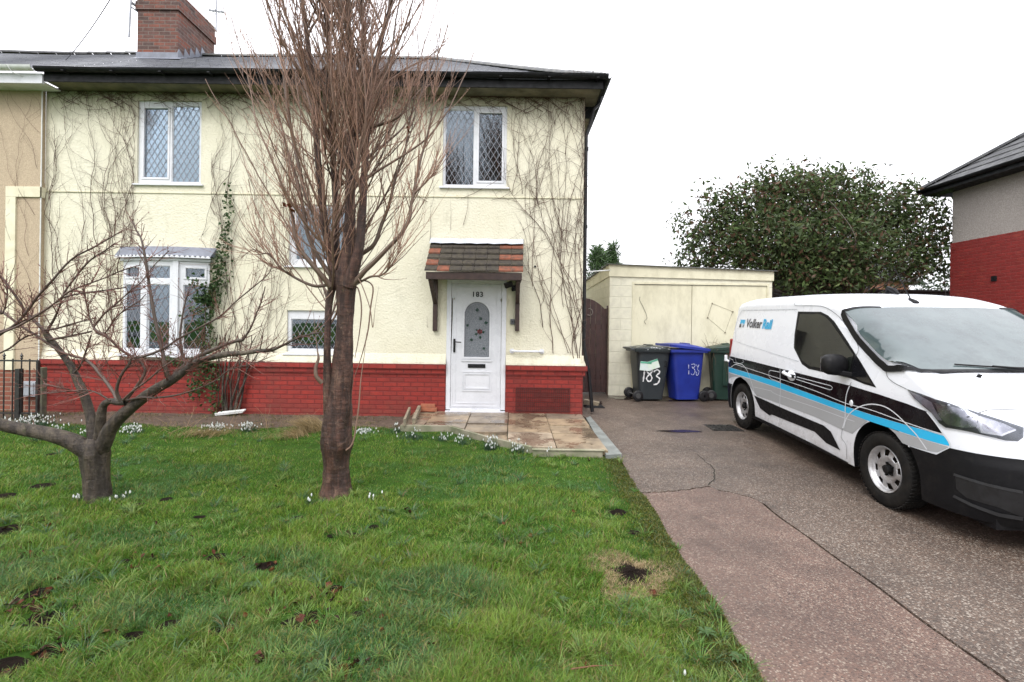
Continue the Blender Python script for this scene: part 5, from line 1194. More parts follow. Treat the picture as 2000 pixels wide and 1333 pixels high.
# ------------------------------------------------------------------ SHED / GARAGE
SX0, SX1, SY0, SY1 = 1.98, at(1508, 560, 9.8).x, 9.8, 13.9; sz0 = .13
zt0 = at(1192, 513, SY0-.05).z; zt1 = at(1510, 527, SY0-.05).z
sh = empty('garage', (SX0, SY0, sz0), label='flat-roofed cream painted block garage with boarded double doors', cat='garage')
zw = lambda x: zt0+(zt1-zt0)*(x-SX0)/(SX1-SX0)
zf0, zf1 = at(1192, 540, SY0-.03).z, at(1508, 549, SY0-.03).z; zfx = lambda x: zf0+(zf1-zf0)*(x-SX0)/(SX1-SX0)
dx0, dx1, dzt = at(1238, 640, SY0).x, at(1497, 640, SY0).x, at(1300, 556, SY0).z
blk = brick_mat('painted_block', [(.68,.66,.53),(.66,.64,.51)], (.60,.58,.46), .45, .225, .012, .6, 'sum', .8, (.56,.54,.42))
mb = MB(); mb.add([(SX0,SY0,-.05),(dx0,SY0,-.05),(dx0,SY0,zfx(dx0)),(SX0,SY0,zfx(SX0))], [(0,1,2,3)]); mb.add([(dx1,SY0,-.05),(SX1,SY0,-.05),(SX1,SY0,zfx(SX1)),(dx1,SY0,zfx(dx1))], [(0,1,2,3)]); mb.add([(dx0,SY0,dzt),(dx1,SY0,dzt),(dx1,SY0,zfx(dx1)),(dx0,SY0,zfx(dx0))], [(0,1,2,3)])
mb.add([(SX0,SY1,-.05),(SX0,SY0,-.05),(SX0,SY0,zfx(SX0)),(SX0,SY1,zfx(SX0)-.1)], [(0,1,2,3)]); mb.add([(SX1,SY0,-.05),(SX1,SY1,-.05),(SX1,SY1,zfx(SX1)-.1),(SX1,SY0,zfx(SX1))], [(0,1,2,3)]); mb.add([(SX0,SY1,-.05),(SX1,SY1,-.05),(SX1,SY1,zfx(SX1)-.1),(SX0,SY1,zfx(SX0)-.1)], [(3,2,1,0)])
mb.build('block_wall', blk, sh, fixn=False)
xm = at(1351, 640, SY0).x
for a, b in ((dx0, xm-.006), (xm+.006, dx1)):
    mb = MB(); mb.box(a, b, SY0+.012, SY0+.05, sz0-.1, dzt-.01); d = mb.build('garage_door', MT['shed_board'], sh)
mb = MB(); mb.box(dx0-.04, dx0, SY0-.012, SY0+.03, -.05, dzt+.04); mb.box(dx1, dx1+.04, SY0-.012, SY0+.03, -.05, dzt+.04); mb.box(dx0, dx1, SY0-.012, SY0+.03, dzt, dzt+.04); mb.build('door_frame', MT['shed_board'], sh)
# stains where a sign was screwed on: thin wire rectangle and a trailing cable
mb = MB(); q = [at(*p, SY0+.008) for p in ((1391,593),(1431,609),(1416,650),(1382,621))]
for i in range(4): 
    if i != 3: mb.tube([q[i], q[(i+1)%4]], .0022, 4)
mb.tube([at(1391,593,SY0+.005), at(1382,621,SY0+.005)], .003, 4)
for p in q: mb.tube([p, p+Vector((0,-.015,0))], .014, 6)
mb.build('wire_outline', simple('rusty_wire', (.22,.19,.13), None, .8), sh)
mb = MB(); mb.tube([at(*p, SY0+.005) for p in ((1250,580),(1249,586),(1256,600),(1262,613),(1264,622),(1258,628),(1262,634)) ], .004, 5); mb.build('loose_cable', simple('grey_cable', (.15,.14,.12), None, .7), sh)
mb = MB(); P = [(SX0-.02, SY0-.03, zfx(SX0)),(SX1+.02, SY0-.03, zfx(SX1)),(SX1+.02, SY0-.03, zw(SX1)-.03),(SX0-.02, SY0-.03, zw(SX0)-.03)]; mb.prism(P, (0,.028,0)); mb.prism([(SX0-.001,SY0,zfx(SX0)),(SX0-.001,SY1,zfx(SX0)-.1),(SX0-.001,SY1,zw(SX0)-.13),(SX0-.001,SY0,zw(SX0)-.03)], (-.022,0,0)); mb.build('fascia_board', MT['shed_board'], sh)
mb = MB(); n = 60
for k in range(n):
    y0 = SY0-.08+(SY1+.1-SY0)*k/n; y1 = SY0-.08+(SY1+.1-SY0)*(k+1)/n; c0 = .012*math.sin(k*1.6); c1 = .012*math.sin((k+1)*1.6); dr = lambda y: -.1*(y-SY0)/4
    mb.add([(SX0-.07,y0,zw(SX0)-.028+c0+dr(y0)),(SX1+.07,y0,zw(SX1)-.028+c0+dr(y0)),(SX1+.07,y1,zw(SX1)-.028+c1+dr(y1)),(SX0-.07,y1,zw(SX0)-.028+c1+dr(y1))], [(0,1,2,3)])
ro = mb.build('roof_sheet', simple('roof_felt', (.16,.165,.15), (.09,.095,.09), .7, 8), sh, fixn=False, smooth=True, angle=60); md = ro.modifiers.new('s','SOLIDIFY'); md.thickness = .018
mb = MB(); mb.tube([at(1140, 532, 9.4), at(1192, 528, SY0-.02)], .012, 6); tag(mb.build('conduit', MT['upvc_dirty']), 'thin white conduit bridging from the house to the garage roof corner', 'conduit')
# gate between the house and the garage
Yg = 9.95; gt = empty('side_gate', (1.57, Yg, .13), label='dark brown arched timber gate between house and garage', cat='gate')
x0, x1 = 1.17, SX0-.02; mb = MB(); N_ = 7
for i in range(N_):
    a = x0+(x1-x0)*i/N_; b = x0+(x1-x0)*(i+1)/N_-.005
    top = lambda x: 2.13-.27*max(0, (x-1.50)/.46)**2 if x < 1.93 else 1.92
    P = [(a,Yg,.19),(b,Yg,.19)]+[(b+(a-b)*k/5, Yg, top(b+(a-b)*k/5)) for k in range(6)]; mb.prism(P, (0,.02,0))
mb.build('boards', MT['gate_wood'], gt, bevel=.002)
mb = MB(); mb.box(x0, x1, Yg+.021, Yg+.06, .45, .55); mb.box(x0, x1, Yg+.021, Yg+.06, 1.5, 1.6); mb.box(x1-.0, x1+.018, Yg-.03, Yg+.06, .1, 1.98); mb.build('gate_frame', MT['gate_wood'], gt)
x, z = at(1151, 610, Yg).x, at(1151, 610, Yg).z; mb = MB(); mb.tube([(x+.065*math.cos(a), Yg-.012, z+.07*math.sin(a)) for a in np.linspace(-2.2, 1.9, 14)], .011, 6); tag(mb.build('horseshoe', simple('old_iron', (.25,.22,.20), None, .6, metal=.5)), 'small pale horseshoe nailed on the brown side gate', 'horseshoe')
# ------------------------------------------------------------------ BINS
def bin_(name, X, Y, rz, mats, label, open_=0.0, panel=True):
    b = empty(name, (X, Y, drive_z(Y)), rz, label=label, cat='wheelie bin', group='wheelie bins in front of the garage')
    M_body, M_lid = mats; mb = MB(); H_ = .98
    # local: back with wheels at -x
    lo = (-.20, .27, -.20, .20); hi = (-.27, .40, -.275, .275)
    V = []; Fc = []; n = 8; m = 28
    for k in range(n+1):
        t_ = k/n; z = .03+(H_-.03)*t_; r = .05+.02*t_; x0, x1, y0, y1 = [a+(b_-a)*t_ for a, b_ in zip(lo, hi)]
        for j in range(m):
            a = 2*math.pi*(j+.5)/m; q = lambda v: math.copysign(abs(v)**.28, v); V.append(((x0+x1)/2+(x1-x0)/2*q(math.cos(a)), (y0+y1)/2+(y1-y0)/2*q(math.sin(a)), z))
    for k in range(n):
        for j in range(m): Fc.append((k*m+j, k*m+(j+1)%m, (k+1)*m+(j+1)%m, (k+1)*m+j))
    Fc.append(tuple(range(m-1,-1,-1))); mb.add(V, Fc); bo = mb.build('body', M_body, b, local=True, smooth=True, angle=50)
    mb = MB(); mb.M = Matrix() if panel else Matrix.Scale(.01, 4)
    mb.box(-.05, .24, -.262, -.24, .30, .80); mb.v = [(a, b_-(.0 if c < .5 else .018), c) for a, b_, c in mb.v]; panel and mb.build('side_panel', M_body, bo, local=True, bevel=.012)
    mb = MB()
    for (x0,x1,y0,y1) in ((-.30,.44,-.315,-.262),(-.30,.44,.262,.315),(.385,.44,-.262,.262),(-.33,-.265,-.262,.262)): mb.box(x0,x1,y0,y1,H_-.045,H_+.012)
    mb.build('rim', M_body, b, local=True, bevel=.008)
    mb = MB(Matrix.Translation((-.33,0,H_+.02)) @ Matrix.Rotation(-open_, 4, 'Y')); V = []; Fc = []; nx = 10; ny = 8
    for i in range(nx+1):
        for j in range(ny+1):
            u = i/nx; v = j/ny*2-1; V.append((.80*u, .325*v, .055*math.sin(math.pi*min(1,u*1.05))**.6*(1-abs(v)**4)+.005))
    for i in range(nx):
        for j in range(ny): a = i*(ny+1)+j; Fc.append((a, a+ny+1, a+ny+2, a+1))
    mb.add(V, Fc)
    for (x0,x1,y0,y1) in ((0,.80,-.33,-.318),(0,.80,.318,.33),(.79,.815,-.33,.33)): mb.box(x0,x1,y0,y1,-.035,.012)
    mb.box(.30,.42,-.10,.10,.055,.075); lid = mb.build('lid', M_lid, b, local=True, smooth=True, angle=40); md = lid.modifiers.new('s','SOLIDIFY'); md.thickness = .006
    mb = MB(); mb.tube([(-.34,-.24,H_),(-.385,-.24,H_+.02),(-.385,.24,H_+.02),(-.34,.24,H_)], .017, 8); mb.build('handle', M_body, b, local=True, smooth=True)
    for s in (-1, 1):
        mb = MB(); mb.lathe([(.02,-.03),(.085,-.032),(.102,-.02),(.102,.02),(.085,.032),(.02,.03)], 28, 'y'); mb.v = [(a-.255, b_+s*.245, c+.103) for a, b_, c in mb.v]; w_ = mb.build('wheel', MT['black_plastic'], b, local=True, smooth=True, angle=40)
        mb = MB(); mb.lathe([(0,-.036),(.045,-.036),(.05,-.03)], 20, 'y'); mb.v = [(a-.255, b_+s*.245, c+.103) for a, b_, c in mb.v]; mb.build('wheel_hub', simple('hub_grey', (.05,.05,.05), None, .5), w_, local=True)
    mb = MB(); mb.tube([(-.255,-.23,.103),(-.255,.23,.103)], .012, 8); mb.build('axle', MT['metal_grey'], b, local=True)
    return b
def scuffed(name, c1, c2, sc=(.35,.36,.38)):
    t = NT(name); c = t.mix(t.ramp(t.noise(4, 5), [(.35,0.),(.65,1.)]), c1, c2); c = t.mix(t.ramp(t.noise(12, 6, .8), [(.68,0.),(.74,.6)]), c, sc); t.set(c, .42); t.bump(t.noise(90, 3), .15, .001); return t.m
t = NT('splashed_lid'); c = t.mix(t.ramp(t.noise(13, 5, .8), [(.58,0.),(.61,1.)]), (.018,.024,.024), (.55,.57,.58)); t.set(c, .35); LIDS = t.m
BK = scuffed('bin_charcoal', (.022,.028,.032), (.030,.036,.040), (.06,.065,.07)); BL = scuffed('bin_blue', (.010,.022,.20), (.014,.032,.26), (.05,.07,.3)); GN = scuffed('bin_dark_green', (.008,.028,.020), (.012,.036,.026), (.03,.05,.04))
pb = at(1264, 777, 9.40); b1_ = bin_('wheelie_bin', pb.x-.02, 9.42, .10, (BK, LIDS), 'charcoal wheelie bin with a white painted 183 and paint-splashed lid', panel=False)
pb = at(1342, 777, 9.45); b2_ = bin_('wheelie_bin', pb.x-.04, 9.45, math.pi+.12, (BL, BL), 'bright blue wheelie bin with its lid ajar', .10)
pb = at(1412, 778, 9.5); b3_ = bin_('wheelie_bin', pb.x-.0, 9.5, -.25, (GN, GN), 'dark green wheelie bin full of twigs, half hidden by the van', .10)
tp_ = []
for k in range(70):
    a0 = np.array([random.uniform(-.28,.2), random.uniform(-.25,.25), .97+random.uniform(0,.05)]); d_ = np.array([random.uniform(-1,1), random.uniform(-1,1), random.uniform(-.1,.7)]); d_ /= np.linalg.norm(d_); L_ = random.uniform(.12,.42)
    tp_.append((np.array([a0+d_*L_*i/6+np.array([0,0,-.25])*L_*(i/6)**2+np.array([random.uniform(-.01,.01) for _ in range(3)]) for i in range(7)]), np.linspace(random.uniform(.002,.006), .001, 7)))
for k in range(9):
    x_ = random.uniform(-.25,.3); tp_.append((np.array([(x_+.02*math.sin(i*1.3+k), -.30-.006*i*(k%2), .99-.06*i*(1+k%3*.5)) for i in range(6)]), np.linspace(.003, .001, 6)))
tv_, tf_ = tubes_mesh(tp_, 4); tg_ = np_mesh('garden_waste', tv_, tf_, simple('dry_twigs', (.10,.06,.04), (.20,.13,.08), .7, 20), None); tg_.matrix_world = Matrix.Translation(b3_.location) @ Matrix.Rotation(-.25, 4, 'Z'); tag(tg_, 'tangle of dry twigs spilling out of the dark green wheelie bin', 'twigs')
# painted numbers on the bins, brush strokes
def strokes(parent, lines, w, mat, X0, Z0, sx, sz_, name='painted_number', ysurf=-.20, tilt=-.075, sgn=1):
    mb = MB()
    for L in lines:
        P = [Vector((X0+sgn*a*sx, ysurf+tilt*(Z0+b_*sz_)-.010, Z0+b_*sz_)) for a, b_ in L]; P = [p*1 for p in P]
        if len(P) > 2: P = crom(P, False, 5)
        vs = []
        for i, q in enumerate(P):
            t_ = (P[min(i+1,len(P)-1)]-P[max(i-1,0)]).normalized(); s = t_.cross(Vector((0,1,0))).normalized(); ww = w*(.42+.14*math.sin(i*1.7)); vs += [q-s*ww, q+s*ww]
        mb.add(vs, [(2*i,2*i+1,2*i+3,2*i+2) for i in range(len(P)-1)])
    return mb.build(name, mat, parent, local=True, fixn=False)
one = [(.0,.85),(.12,1.0),(.08,.5),(.02,.0)]; three = [(.0,.9),(.35,1.05),(.6,.85),(.3,.58),(.62,.35),(.45,.0),(.05,-.1)]
eight = [(.45,.95),(.1,.95),(.05,.72),(.38,.52),(.55,.22),(.3,-.02),(.02,.2),(.25,.5),(.55,.75),(.45,.95)]
sh_ = lambda L, dx, dzz=0, k=1: [(a*k+dx, b*k+dzz) for a, b in L]
PW = simple('white_brush_paint', (.72,.73,.74), (.6,.6,.6), .5, 20)
strokes(b1_, [sh_(one, 0, .05), sh_(eight, .32, .08), sh_(three, 1.02, -.08)], .030, PW, -.155, .36, .20, .25)
strokes(b2_, [sh_(three, 0, .0), sh_(eight, .55, .05, .9)], .018, simple('faded_paint', (.45,.48,.58), (.2,.22,.4), .6, 40), .11, .62, .14, .25, ysurf=.0, tilt=0) if False else None
# the blue bin is turned round, so its street side is +y in its own frame
strokes(b2_, [[(0,.95),(.3,1.0),(.42,.85),(.2,.62),(.1,.75),(.3,.6),(.45,.35),(.25,.05),(.0,.15)], [(.55,.95),(.75,.75),(.85,.95),(.7,.55),(.9,.35),(.75,.0),(.6,.1),(.62,.3)], [(-.3,.95),(-.28,.6)],[(-.25,.45),(-.24,.1)]], .014, simple('faded_paint', (.50,.53,.62), (.25,.28,.5), .6, 40), .02, .50, .18, .22, ysurf=.20, tilt=.075, sgn=-1).location = (0,.03,0)
dgt = text_mesh('3', .16, .004); dgt.transform(Matrix.Translation((.24, -.268, .66)) @ Matrix.Rotation(math.pi/2, 4, 'X')); dgt.materials.clear(); dgt.materials.append(MT['black_plastic']); link('number_sticker', dgt, b1_)
for i, (x, z, r, cc) in enumerate(((-.12,.67,.10,(.50,.62,.58)), (.03,.70,-.32,(.55,.66,.52)))):
    mb = MB(Matrix.Translation((x, -.275+.001*i-(.004 if i else 0), z)) @ Matrix.Rotation(r, 4, 'Y')); mb.box(-.11, .11, -.003, 0, -.085, .085); st_ = mb.build('paper_sticker', simple('sticker_paper', cc, (.62,.66,.64), .6, 14), b1_, local=True)
    mb = MB(Matrix.Translation((x, -.280+.001*i-(.004 if i else 0), z)) @ Matrix.Rotation(r, 4, 'Y')); mb.box(-.108, .108, -.002, 0, .05, .083); mb.build('sticker_band', simple('sticker_green', (.10,.38,.25), None, .6), st_, local=True)
# ------------------------------------------------------------------ NEIGHBOUR HOUSE ON THE RIGHT
A_ = at(1858, 600, 12.0); RX = A_.x; RYb = 12.0; zb_ = at(1858, 476, 12.0).z; ze_ = at(1858, 371, 12.0).z
rh = empty('right_house', (RX, RYb, 0), label='grey pebbledashed house with red painted brick ground floor beyond the van', cat='house')
mb = MB(); mb.add([(RX,RYb,zb_),(RX-.12,2.0,zb_),(RX-.12,2.0,ze_),(RX,RYb,ze_)], [(0,1,2,3)]); mb.add([(RX,RYb,zb_),(RX+8,RYb,zb_),(RX+8,RYb,ze_),(RX,RYb,ze_)], [(3,2,1,0)]); mb.add([(RX-.12,2,zb_),(RX+8,2,zb_),(RX+8,2,ze_),(RX-.12,2,ze_)], [(0,1,2,3)]); mb.build('render_wall', MT['grey_dash'], rh, fixn=False)
mb = MB(); mb.prism([(RX-.025,RYb+.02,-.1),(RX-.145,1.98,-.1),(RX+8,1.98,-.1),(RX+8,RYb+.02,-.1)], (0,0,zb_+.1)); mb.build('brick_wall', MT['side_brick'], rh)
p = at(1970, 545, 10.9); mb = MB(); mb.box(RX-.055, RX-.02, 10.84, 10.96, p.z-.06, p.z+.06); mb.build('air_vent', MT['black_plastic'], rh)
ov = .42; ex0, ey1 = RX-ov, RYb+ov; rt = empty('roof', (0,0,0)); rt.parent = rh; rt.location = Vector((ex0, ey1, ze_))-Vector(rh.location)
pit = .72; mb = MB(); n = 14; D_ = 4.2
for i in range(n):
    x0, x1 = ex0+D_*i/n, ex0+D_*(i+1)/n; z0, z1 = ze_+.10+pit*(x0-ex0)+.025, ze_+.10+pit*(x1-ex0); y0, y1 = ey1-(x0-ex0)*.92, ey1-(x1-ex0)*.92; f0, f1 = 1.6+(x0-ex0)*.92, 1.6+(x1-ex0)*.92
    mb.add([(x0,y0,z0),(x0,f0,z0),(x1,f1,z1),(x1,y1,z1),(x0,y0,z0-.03),(x0,f0,z0-.03)], [(0,1,2,3),(4,5,1,0)])
mb.add([(ex0,ey1,ze_+.10),(ex0+9,ey1,ze_+.10),(ex0+D_,ey1-D_*.92,ze_+.1+pit*D_)], [(2,1,0)]); mb.build('roof_tiles', MT['conc_tile'], rt, fixn=False)
mb = MB(); half_tiles(mb, (ex0, ey1, ze_+.10), (ex0+D_, ey1-D_*.92, ze_+.10+pit*D_), .10, .33); mb.build('hip_tiles', MT['conc_tile'], rt, smooth=True, angle=50)
mb = MB(); gutter(mb, (ex0-.06, 1.6, ze_+.08), (ex0-.06, ey1+.05, ze_+.08)); mb.build('gutter', MT['black_paint'], rt, smooth=True)
mb = MB(); mb.box(ex0-.01, ex0+.012, 1.6, ey1, ze_-.07, ze_+.09); mb.box(ex0+.012, ex0+8, ey1-.02, ey1, ze_-.07, ze_+.09); mb.box(ex0+.013, RX+.0, 1.6, ey1-.021, ze_-.06, ze_-.04); mb.build('fascia', MT['black_paint'], rt)
# ------------------------------------------------------------------ things beyond the garage
q0, q1 = at(1512, 570, 15.5), at(1700, 570, 15.5); oh = empty('outbuilding', (q0.x, 15.5, 0), label='low black outbuilding with grey slatted band behind the van roof', cat='outbuilding')
mb = MB(); mb.box(q0.x-.5, q1.x, 15.5, 19, 0, at(1600, 536, 15.5).z); mb.build('wall', simple('black_boards', (.015,.015,.017), (.03,.03,.03), .7), oh)
mb = MB(); za, zc = at(1600, 572, 15.45).z, at(1600, 556, 15.45).z; n = 5
for i in range(n): z = za+(zc-za)*i/n; mb.box(q0.x+2.0, q1.x-.1, 15.42, 15.49, z, z+(zc-za)/n*.72)
mb.build('slatted_band', MT['metal_grey'], oh)
mb = MB(); mb.box(q0.x-.6, q1.x+.1, 15.3, 19.2, at(1600, 536, 15.5).z+.002, at(1600, 530, 15.5).z); mb.build('roof', simple('pale_roof', (.30,.33,.36), (.2,.22,.24), .5), oh)
Yh = 30.0; a, b = at(1692, 560, Yh), at(1775, 560, Yh); hh_ = empty('distant_house', (a.x, Yh, 0), label='orange brick house with a dark roof seen beneath the evergreen tree', cat='house')
zt = at(1720, 545, Yh).z; mb = MB(); mb.box(a.x, b.x, Yh, Yh+8, 0, zt); mb.build('wall', brick_mat('orange_brick', [(.30,.09,.045),(.36,.12,.06)], (.3,.2,.15), axis='sum'), hh_)
mb = MB(); c_ = (a.x+b.x)/2; mb.add([(a.x-.4,Yh-.4,zt),(b.x+.9,Yh-.4,zt-.3),(b.x+.9,Yh+8,zt-.3),(a.x-.4,Yh+8,zt),(a.x-.6,Yh+3,zt+3.4),(a.x-.6,Yh+5,zt+3.4)], [(0,1,4),(1,2,5,4),(2,3,5),(3,0,4,5)]); mb.build('roof', MT['conc_tile'], hh_)
a, b = at(1755, 572, 14.5), at(1885, 572, 14.5); fb = empty('board_fence', (a.x, 14.5, 0), label='black board fence beside the right-hand house', cat='fence'); mb = MB(); zt = at(1820, 567, 14.5).z; k = 14
for i in range(k): x0 = a.x-1.5+(b.x+1.5-a.x)*i/k; mb.box(x0, x0+(b.x+1.5-a.x)/k-.012, 14.5, 14.53, 0, zt-.05)
mb.build('boards', simple('black_fence', (.012,.012,.014), (.03,.03,.03), .7), fb); mb = MB(); mb.box(a.x-1.5, b.x, 14.46, 14.58, zt-.048, zt); mb.build('cap_rail', simple('black_fence_cap', (.015,.015,.016), None, .6), fb)
# ================================================================== TREES AND CLIMBERS
rng = np.random.default_rng(5)
def unit(v): v = np.asarray(v, float); return v/(np.linalg.norm(v)+1e-9)
def smooth_path(P, n=6):
    P = [np.asarray(p, float) for p in P]; out = []; k = len(P)
    for i in range(k-1):
        p0, p1, p2, p3 = P[max(0,i-1)], P[i], P[i+1], P[min(k-1,i+2)]
        for j in range(n): t = j/n; out.append(.5*((2*p1)+(p2-p0)*t+(2*p0-5*p1+4*p2-p3)*t*t+(3*p1-p0-3*p2+p3)*t**3))
    out.append(P[-1]); return np.array(out)
def wander(start, d, length, step, tropism=(0,0,0), wig=.12, rng=rng, kink=0.0):
    n = max(2, int(length/step)); P = [np.asarray(start, float)]; d = unit(d); tr = np.asarray(tropism, float)
    for i in range(n):
        d = unit(d + tr*step + rng.normal(size=3)*wig*math.sqrt(step*4) + (rng.normal(size=3)*kink if rng.random() < .2 else 0)); P.append(P[-1]+d*step)
    return np.array(P)
def px_path(pts, Y, wob=None, sub=7):
    """pixel points with width -> 3D path, radii; the whole limb sits round depth Y with its own offsets"""
    P = []; R_ = []
    for i, p in enumerate(pts):
        y = Y+(p[3] if len(p) > 3 else 0); q = at(p[0], p[1], y); P.append(np.array(q)); R_.append(p[2]/2*y/F)
    S = smooth_path(P, sub); r = np.interp(np.linspace(0, len(R_)-1, len(S)), range(len(R_)), R_); return S, r
def twig_cols(paths, sides, c1, c2, rng, vary=.25):
    C = []
    for (p, r) in paths:
        k = min(1, max(0, (r[0]-.003)/.02)); c = np.array(c2)*(1-k)+np.array(c1)*k; c = c*rng.uniform(1-vary, 1+vary)
        C.append(np.tile(c, (len(p)*sides, 1)))
    return np.concatenate(C)
# ---------- the tall upright cherry in the middle of the lawn
TY = atz(655, 966, .02).y
tb = at(656, 968, TY); tall = empty('upright_tree', (tb.x, TY, 0), label='tall bare tree with dense upright reddish twigs in the middle of the lawn', cat='tree')
def bumpy(mb_pts, r, sides=28, amp=.06, seed=1, fl=1.0):
    V = []; Fc = []; n = len(mb_pts)
    for i, (p, rr) in enumerate(zip(mb_pts, r)):
        for j in range(sides):
            a = 2*math.pi*j/sides; k = 1+amp*noise.noise(Vector((math.cos(a)*1.4+seed, math.sin(a)*1.4, p[2]*2.2)))*1.7+amp*.8*noise.noise(Vector((math.cos(a)*3, math.sin(a)*3+seed, p[2]*5)))+amp*.55*noise.noise(Vector((math.cos(a)*7, math.sin(a)*7+seed, p[2]*3.2)))+amp*.3*noise.noise(Vector((math.cos(a)*9, math.sin(a)*9+seed, p[2]*26)))
            V.append((p[0]+rr*k*math.cos(a), p[1]+rr*k*math.sin(a), p[2]))
    for i in range(n-1):
        for j in range(sides): Fc.append((i*sides+j, i*sides+(j+1)%sides, (i+1)*sides+(j+1)%sides, (i+1)*sides+j))
    return np.array(V), np.array(Fc)
S, r = px_path([(655,990,104),(655,974,82),(656,962,66),(657,945,58),(656,915,54),(656,890,57),(658,872,63),(657,855,62),(657,830,58),(661,800,53),(664,770,48),(668,735,43),(670,700,40),(673,660,36),(675,620,36),(675,590,38),(676,560,42),(676,530,40)], TY, None, 16)
V, Fc = bumpy(S, r*.93, 48, .10, 2); V[:, 0] = tb.x+(V[:, 0]-tb.x)*.97; np_mesh('trunk', V, Fc, MT['bark_cherry'], tall, tall.location)
lp = []                                                  # second stem that leans against the trunk, and the main leaders
for pts in (
 [(648,860,30,-.0),(643,800,26,-.03),(640,740,22,-.03),(639,690,19,-.03),(640,640,19,-.02),(643,590,22),(650,550,24),(645,500,24),(636,450,24),(628,380,22),(620,300,20),(616,220,19),(608,140,17),(598,60,15),(588,-20,13),(580,-140,7)],
 [(674,540,38),(680,490,34),(684,420,30),(684,350,28),(686,280,26),(690,200,24),(686,120,22),(680,50,19),(680,-40,16),(676,-160,8)],
 [(680,560,30,-.05),(700,490,24,-.08),(708,410,22,-.08),(712,330,20,-.06),(716,260,19),(722,190,17),(738,110,15),(752,50,12),(770,-20,10),(790,-120,5)],
 [(660,560,26,.08),(655,480,22,.12),(656,400,20,.15),(650,300,18,.2),(648,200,15,.2),(642,100,13,.2),(640,0,10,.2),(636,-120,6,.2)],
 [(700,250,16,.05),(716,170,13,.1),(712,90,11,.12),(706,20,9,.12),(704,-80,5,.1)]):
    S_, r_ = px_path(pts, TY); lp.append((S_, r_*np.interp(np.linspace(0,1,len(r_)), [0,.25,1], [.92,.66,.58])))
V, Fc = tubes_mesh(lp, 12); np_mesh('leader', V, Fc, MT['bark_cherry'], tall, tall.location)
limbs = []
for pts in (
 [(640,557,9,-.05),(615,559,8,-.1),(590,550,7,-.12),(568,538,6,-.15),(548,524,6,-.2),(534,505,5,-.2),(526,496,5,-.2),(512,495,4,-.2),(495,488,4,-.2),(480,497,3,-.2),(470,507,2,-.2)],
 [(548,524,5,-.2),(530,522,4,-.2),(515,512,3,-.2),(498,508,2,-.2),(480,504,2,-.2)],
 [(646,560,15,-.05),(625,535,13,-.10),(602,508,12,-.14),(588,490,11,-.16),(577,465,10,-.18),(572,430,8,-.18),(565,400,7,-.18),(552,370,6,-.18),(538,330,5,-.15),(520,280,4,-.1)],
 [(650,545,12,.05),(620,500,11,.08),(602,460,10,.1),(594,420,9,.1),(585,370,9,.1),(572,330,8,.12),(560,290,7,.12),(545,230,7,.1),(520,170,6,.1),(500,110,5,.1),(478,60,3,.1)],
 [(690,556,15,-.06),(712,530,13,-.1),(735,508,12,-.12),(762,480,11,-.15),(785,455,10,-.15),(800,425,9,-.15),(803,400,8,-.15),(808,378,8,-.15),(814,345,7,-.12),(822,310,7,-.1),(833,270,6,-.1),(845,215,5,-.1),(851,170,5,-.1),(855,110,4,-.1),(860,50,4,-.1),(855,-10,3,-.1)],
 [(808,378,6,-.15),(826,362,5,-.15),(845,340,4,-.15),(852,315,3,-.15),(858,280,2,-.15)],
 [(853,110,4,-.1),(866,80,3,-.1),(876,40,3,-.1),(880,0,2,-.1)],
 [(700,500,12,.05),(730,478,10,.05),(745,440,9,.05),(760,400,8,.05),(772,350,7,.05),(790,300,6,.05),(800,240,6,.05),(812,180,5,.05),(818,120,4,.05),(815,60,4,.05)],
 [(688,560,7,-.02),(706,550,6,-.06),(724,541,6,-.1),(745,538,5,-.15),(762,522,5,-.2),(775,500,4,-.2),(782,485,3,-.2),(778,470,3,-.2),(783,460,2,-.2)],
 [(638,450,10,.0),(600,390,9,.0),(585,330,9,.0),(572,270,8,.0),(560,200,8,0),(552,130,7,0),(545,60,6,0),(548,-20,5,0)],
 [(718,250,10,.0),(760,238,7,-.1),(785,222,6,-.15),(800,190,5,-.15),(812,165,4,-.15)],
 [(650,568,3,-.1),(640,580,3,-.1),(625,590,2,-.1),(608,592,2,-.1),(600,580,2,-.1),(598,565,2,-.1)],
 [(686,556,5,.0),(708,548,5,-.03),(728,560,5,-.05),(724,600,5,-.05),(718,650,5,-.03),(705,700,4,0),(690,745,3,0),(686,790,2,0)],
 [(684,570,5,.0),(698,562,5,-.05),(706,600,5,-.08),(702,650,5,-.08),(693,700,5,-.06)],
 [(676,880,5,-.1),(690,862,5,-.1),(700,800,5,-.1),(705,740,4,-.1),(712,690,3,-.1),(716,650,2,-.1)],
 [(629,748,12,-.05),(618,735,10,-.08),(617,718,9,-.08),(622,700,7,-.08),(620,685,4,-.08),(616,650,3,-.08),(612,610,2,-.08)],
 [(682,552,4,-.05),(700,545,4,-.1),(722,600,3,-.12),(728,640,3,-.12),(733,600,2,-.14),(740,560,2,-.14)]):
    S_, r_ = px_path(pts, TY); k_ = .62 if pts[0][2] <= 5 else .8; limbs.append((S_, r_*k_*np.interp(np.linspace(0,1,len(r_)), [0,.55,1], [1,.9,.35])))
tw = []
